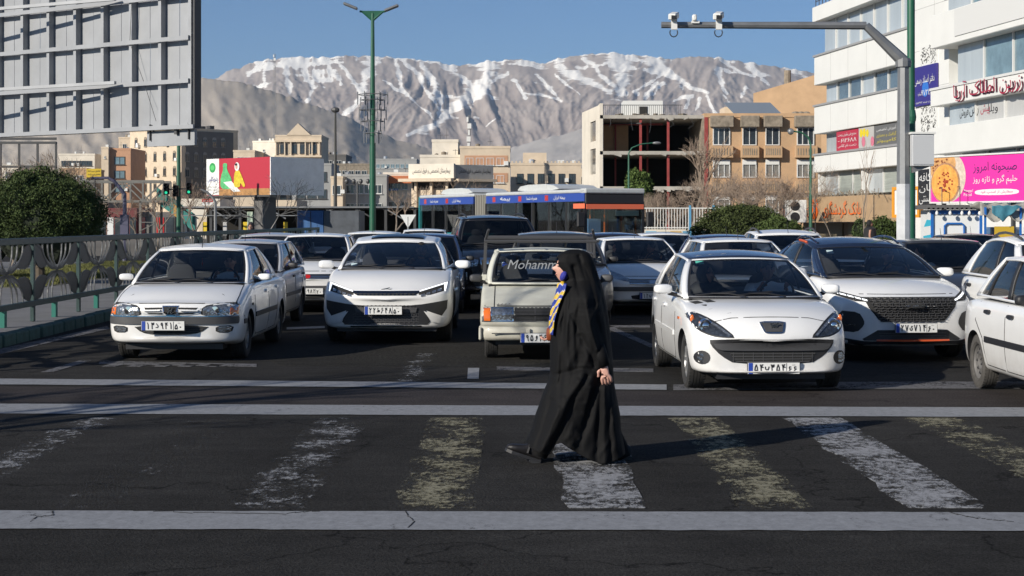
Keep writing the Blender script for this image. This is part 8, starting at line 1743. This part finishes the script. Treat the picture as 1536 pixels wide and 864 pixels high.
def mountain(name, ridge, r0, r1, base_y, nu, nv, px0, px1, amp, gs, mtl, seed, snow=False, back=1.15, warp=.35):
    V = []; att = []
    for j in range(nv+1):
        t = j/nv*back
        for i in range(nu+1):
            px = px0+(px1-px0)*i/nu; ry = interp(ridge, px); r = r0+(r1-r0)*min(t, 1.3); a = (px-CX)/F
            tp = 1-abs(t-1)*1.0 if t > 1 else t
            x0_ = px/100*gs; wx = noise.noise(Vector((x0_*.45, t*1.2, seed)))*1.0*warp*3
            # spurs and gullies run down the slope, wandering
            q = Vector((x0_*1.0+wx+.7*math.sin(px*.006+seed)*(1-t), t*1.15, seed*3.1))
            rd = ridged(q, 7, 2.2, .55); rd2 = ridged(Vector((x0_*4.5+wx*2+t*2, t*5, seed+7)), 5)
            el = (HZ-ry)*(tp**.85)+(HZ-base_y)*(1-tp)
            env = math.sin(PI*min(1, max(0, t/1.0)))**.8 if t < 1 else 0
            top = max(0, 1-abs(t-1)*12)
            el += env*amp*((rd-1.0)*.8+(rd2-1)*.30)+top*3.2*(noise.noise(Vector((px*.09, seed, 0)))+.5*noise.noise(Vector((px*.25, seed, 2))))
            z = EYE+el/F*r; V.append((a*r, r, z)); att.append((tp, rd, rd2, HZ-el))
    w = nu+1; Fc = [(j*w+i, j*w+i+1, (j+1)*w+i+1, (j+1)*w+i) for j in range(nv) for i in range(nu)]
    me = bpy.data.meshes.new(name); me.from_pydata(V, [], Fc); me.polygons.foreach_set('use_smooth', [True]*len(Fc)); me.materials.append(mtl)
    if snow:
        at = me.attributes.new('snow', 'FLOAT', 'POINT'); vals = []
        for k, (t, rd, rd2, py) in enumerate(att):
            i, j = k % w, k//w; px = px0+(px1-px0)*i/nu
            side = 0
            if 0 < i < nu: side = (V[k+1][2]-V[k-1][2])/(V[k+1][0]-V[k-1][0]+1e-6)   # rising to the right = left-facing, sunnier
            band = noise.noise(Vector((px*.01, t*15+px*.004, 4)))
            strk = ridged(Vector((px*.045+t*3*math.sin(px*.011+1), t*1.1, 11)), 4)-1.0
            lim = .40 if px < 1000 else .40+.12*min(1, (px-1000)/200)
            s = (t-lim)*1.5+(1.02-rd)*.55+(1.0-rd2)*.18-side*.22+band*.95+strk*.55+.22*noise.noise(Vector((px*.06, t*34, 8)))+.30*noise.noise(Vector((px*.006, t*1.3, 21)))
            s -= .66+.25*max(0, min(1, (px-980)/150))
            if t > .2 and t <= 1:
                wx_, wy_ = px+5*noise.noise(Vector((px*.05, py*.05, 1))), py+3*noise.noise(Vector((px*.06, py*.06, 5))); bst = 0
                for L_, w0_, w1_ in STREAKS:
                    if wx_ < L_[0][0]-60 and wx_ < L_[-1][0]-60 or wx_ > max(L_[0][0], L_[-1][0])+60: continue
                    for q_ in range(len(L_)-1):
                        (ax_, ay_), (bx_, by_) = L_[q_], L_[q_+1]; dx_, dy_ = bx_-ax_, by_-ay_; tt = max(0, min(1, ((wx_-ax_)*dx_+(wy_-ay_)*dy_)/(dx_*dx_+dy_*dy_)))
                        ww = w0_+(w1_-w0_)*(q_+tt)/(len(L_)-1); bst = max(bst, 1-math.hypot(wx_-ax_-dx_*tt, wy_-ay_-dy_*tt)/ww*.50)
                s = max(s+max(0, bst)*.35, -.22+bst)
            if t < .3: s -= (.3-t)*1.0
            if t > .98: s += .28
            vals.append(s)
        at.data.foreach_set('value', vals)
    return put(name, me, None, kind='structure')
def rockmat(name, c1, c2, sn=False):
    m = bpy.data.materials.new(name); m.use_nodes = True; nt = m.node_tree; p = nt.nodes['Principled BSDF']; L = nt.links.new; p.inputs['Roughness'].default_value = .95; p.inputs['Specular IOR Level'].default_value = .1
    tc = nt.nodes.new('ShaderNodeTexCoord'); n = nt.nodes.new('ShaderNodeTexNoise'); n.inputs['Scale'].default_value = .0022; n.inputs['Detail'].default_value = 10; n.inputs['Roughness'].default_value = .62; L(tc.outputs['Object'], n.inputs['Vector'])
    r = nt.nodes.new('ShaderNodeValToRGB'); r.color_ramp.elements[0].position = .35; r.color_ramp.elements[1].position = .65; r.color_ramp.elements[0].color = tuple(c1)+(1,); r.color_ramp.elements[1].color = tuple(c2)+(1,); L(n.outputs[0], r.inputs[0]); col = r.outputs[0]
    if sn:
        a = nt.nodes.new('ShaderNodeAttribute'); a.attribute_name = 'snow'; n2 = nt.nodes.new('ShaderNodeTexNoise'); n2.inputs['Scale'].default_value = .009; n2.inputs['Detail'].default_value = 8; n2.inputs['Roughness'].default_value = .7
        mp = nt.nodes.new('ShaderNodeMapping'); mp.inputs['Scale'].default_value = (.35, .3, 2.4); L(tc.outputs['Object'], mp.inputs[0]); L(mp.outputs[0], n2.inputs['Vector'])
        ad = nt.nodes.new('ShaderNodeMath'); ad.operation = 'MULTIPLY_ADD'; ad.inputs[1].default_value = 1.7; L(n2.outputs[0], ad.inputs[0]); L(a.outputs['Fac'], ad.inputs[2])
        rp = nt.nodes.new('ShaderNodeMapRange'); rp.inputs[1].default_value = 1.24; rp.inputs[2].default_value = 1.40; L(ad.outputs[0], rp.inputs[0])
        mx = nt.nodes.new('ShaderNodeMix'); mx.data_type = 'RGBA'; L(rp.outputs[0], mx.inputs[0]); L(col, mx.inputs[6]); mx.inputs[7].default_value = (.95, .92, .86, 1); col = mx.outputs[2]
    L(col, p.inputs['Base Color']); b = nt.nodes.new('ShaderNodeBump'); b.inputs['Strength'].default_value = .5; b.inputs['Distance'].default_value = 25; L(n.outputs[0], b.inputs['Height']); L(b.outputs[0], p.inputs['Normal'])
    return m
mountain('mountains', RIDGE, 5600, 9500, 262, 1150, 230, -450, 2050, 9, 1.3, rockmat('mountain rock', (.36, .305, .275), (.46, .40, .355), True), 2.3, True)
mountain('hills', [(-500, 140), (-100, 128), (150, 118), (305, 117), (357, 122), (420, 140), (460, 155), (515, 172), (560, 196), (605, 212), (680, 232), (760, 262), (900, 300)], 2600, 4300, 325, 420, 90, -500, 900, 6, .7, rockmat('hill earth', (.40, .345, .28), (.50, .44, .37)), 5.1, warp=.25)
mountain('hills', [(520, 300), (600, 262), (680, 240), (760, 222), (830, 204), (880, 192), (960, 188), (1050, 195), (1150, 205), (1300, 200), (1500, 200), (2000, 230)], 3400, 5400, 320, 420, 90, 480, 2000, 6, .8, rockmat('scrub hill', (.35, .33, .31), (.46, .43, .40)), 8.4, warp=.25)
hz = MB().bb((-13000, -1400, -2.6), (13000, 12500, 1150)).build('haze', None, kind='stuff')
hm = bpy.data.materials.new('air'); hm.use_nodes = True; nt = hm.node_tree; nt.nodes.remove(nt.nodes['Principled BSDF']); pv = nt.nodes.new('ShaderNodeVolumePrincipled'); pv.inputs['Color'].default_value = (.62, .80, 1, 1); pv.inputs['Density'].default_value = 4.5e-5; pv.inputs['Anisotropy'].default_value = .2
nt.links.new(pv.outputs[0], nt.nodes['Material Output'].inputs['Volume']); hz.data.materials.append(hm)
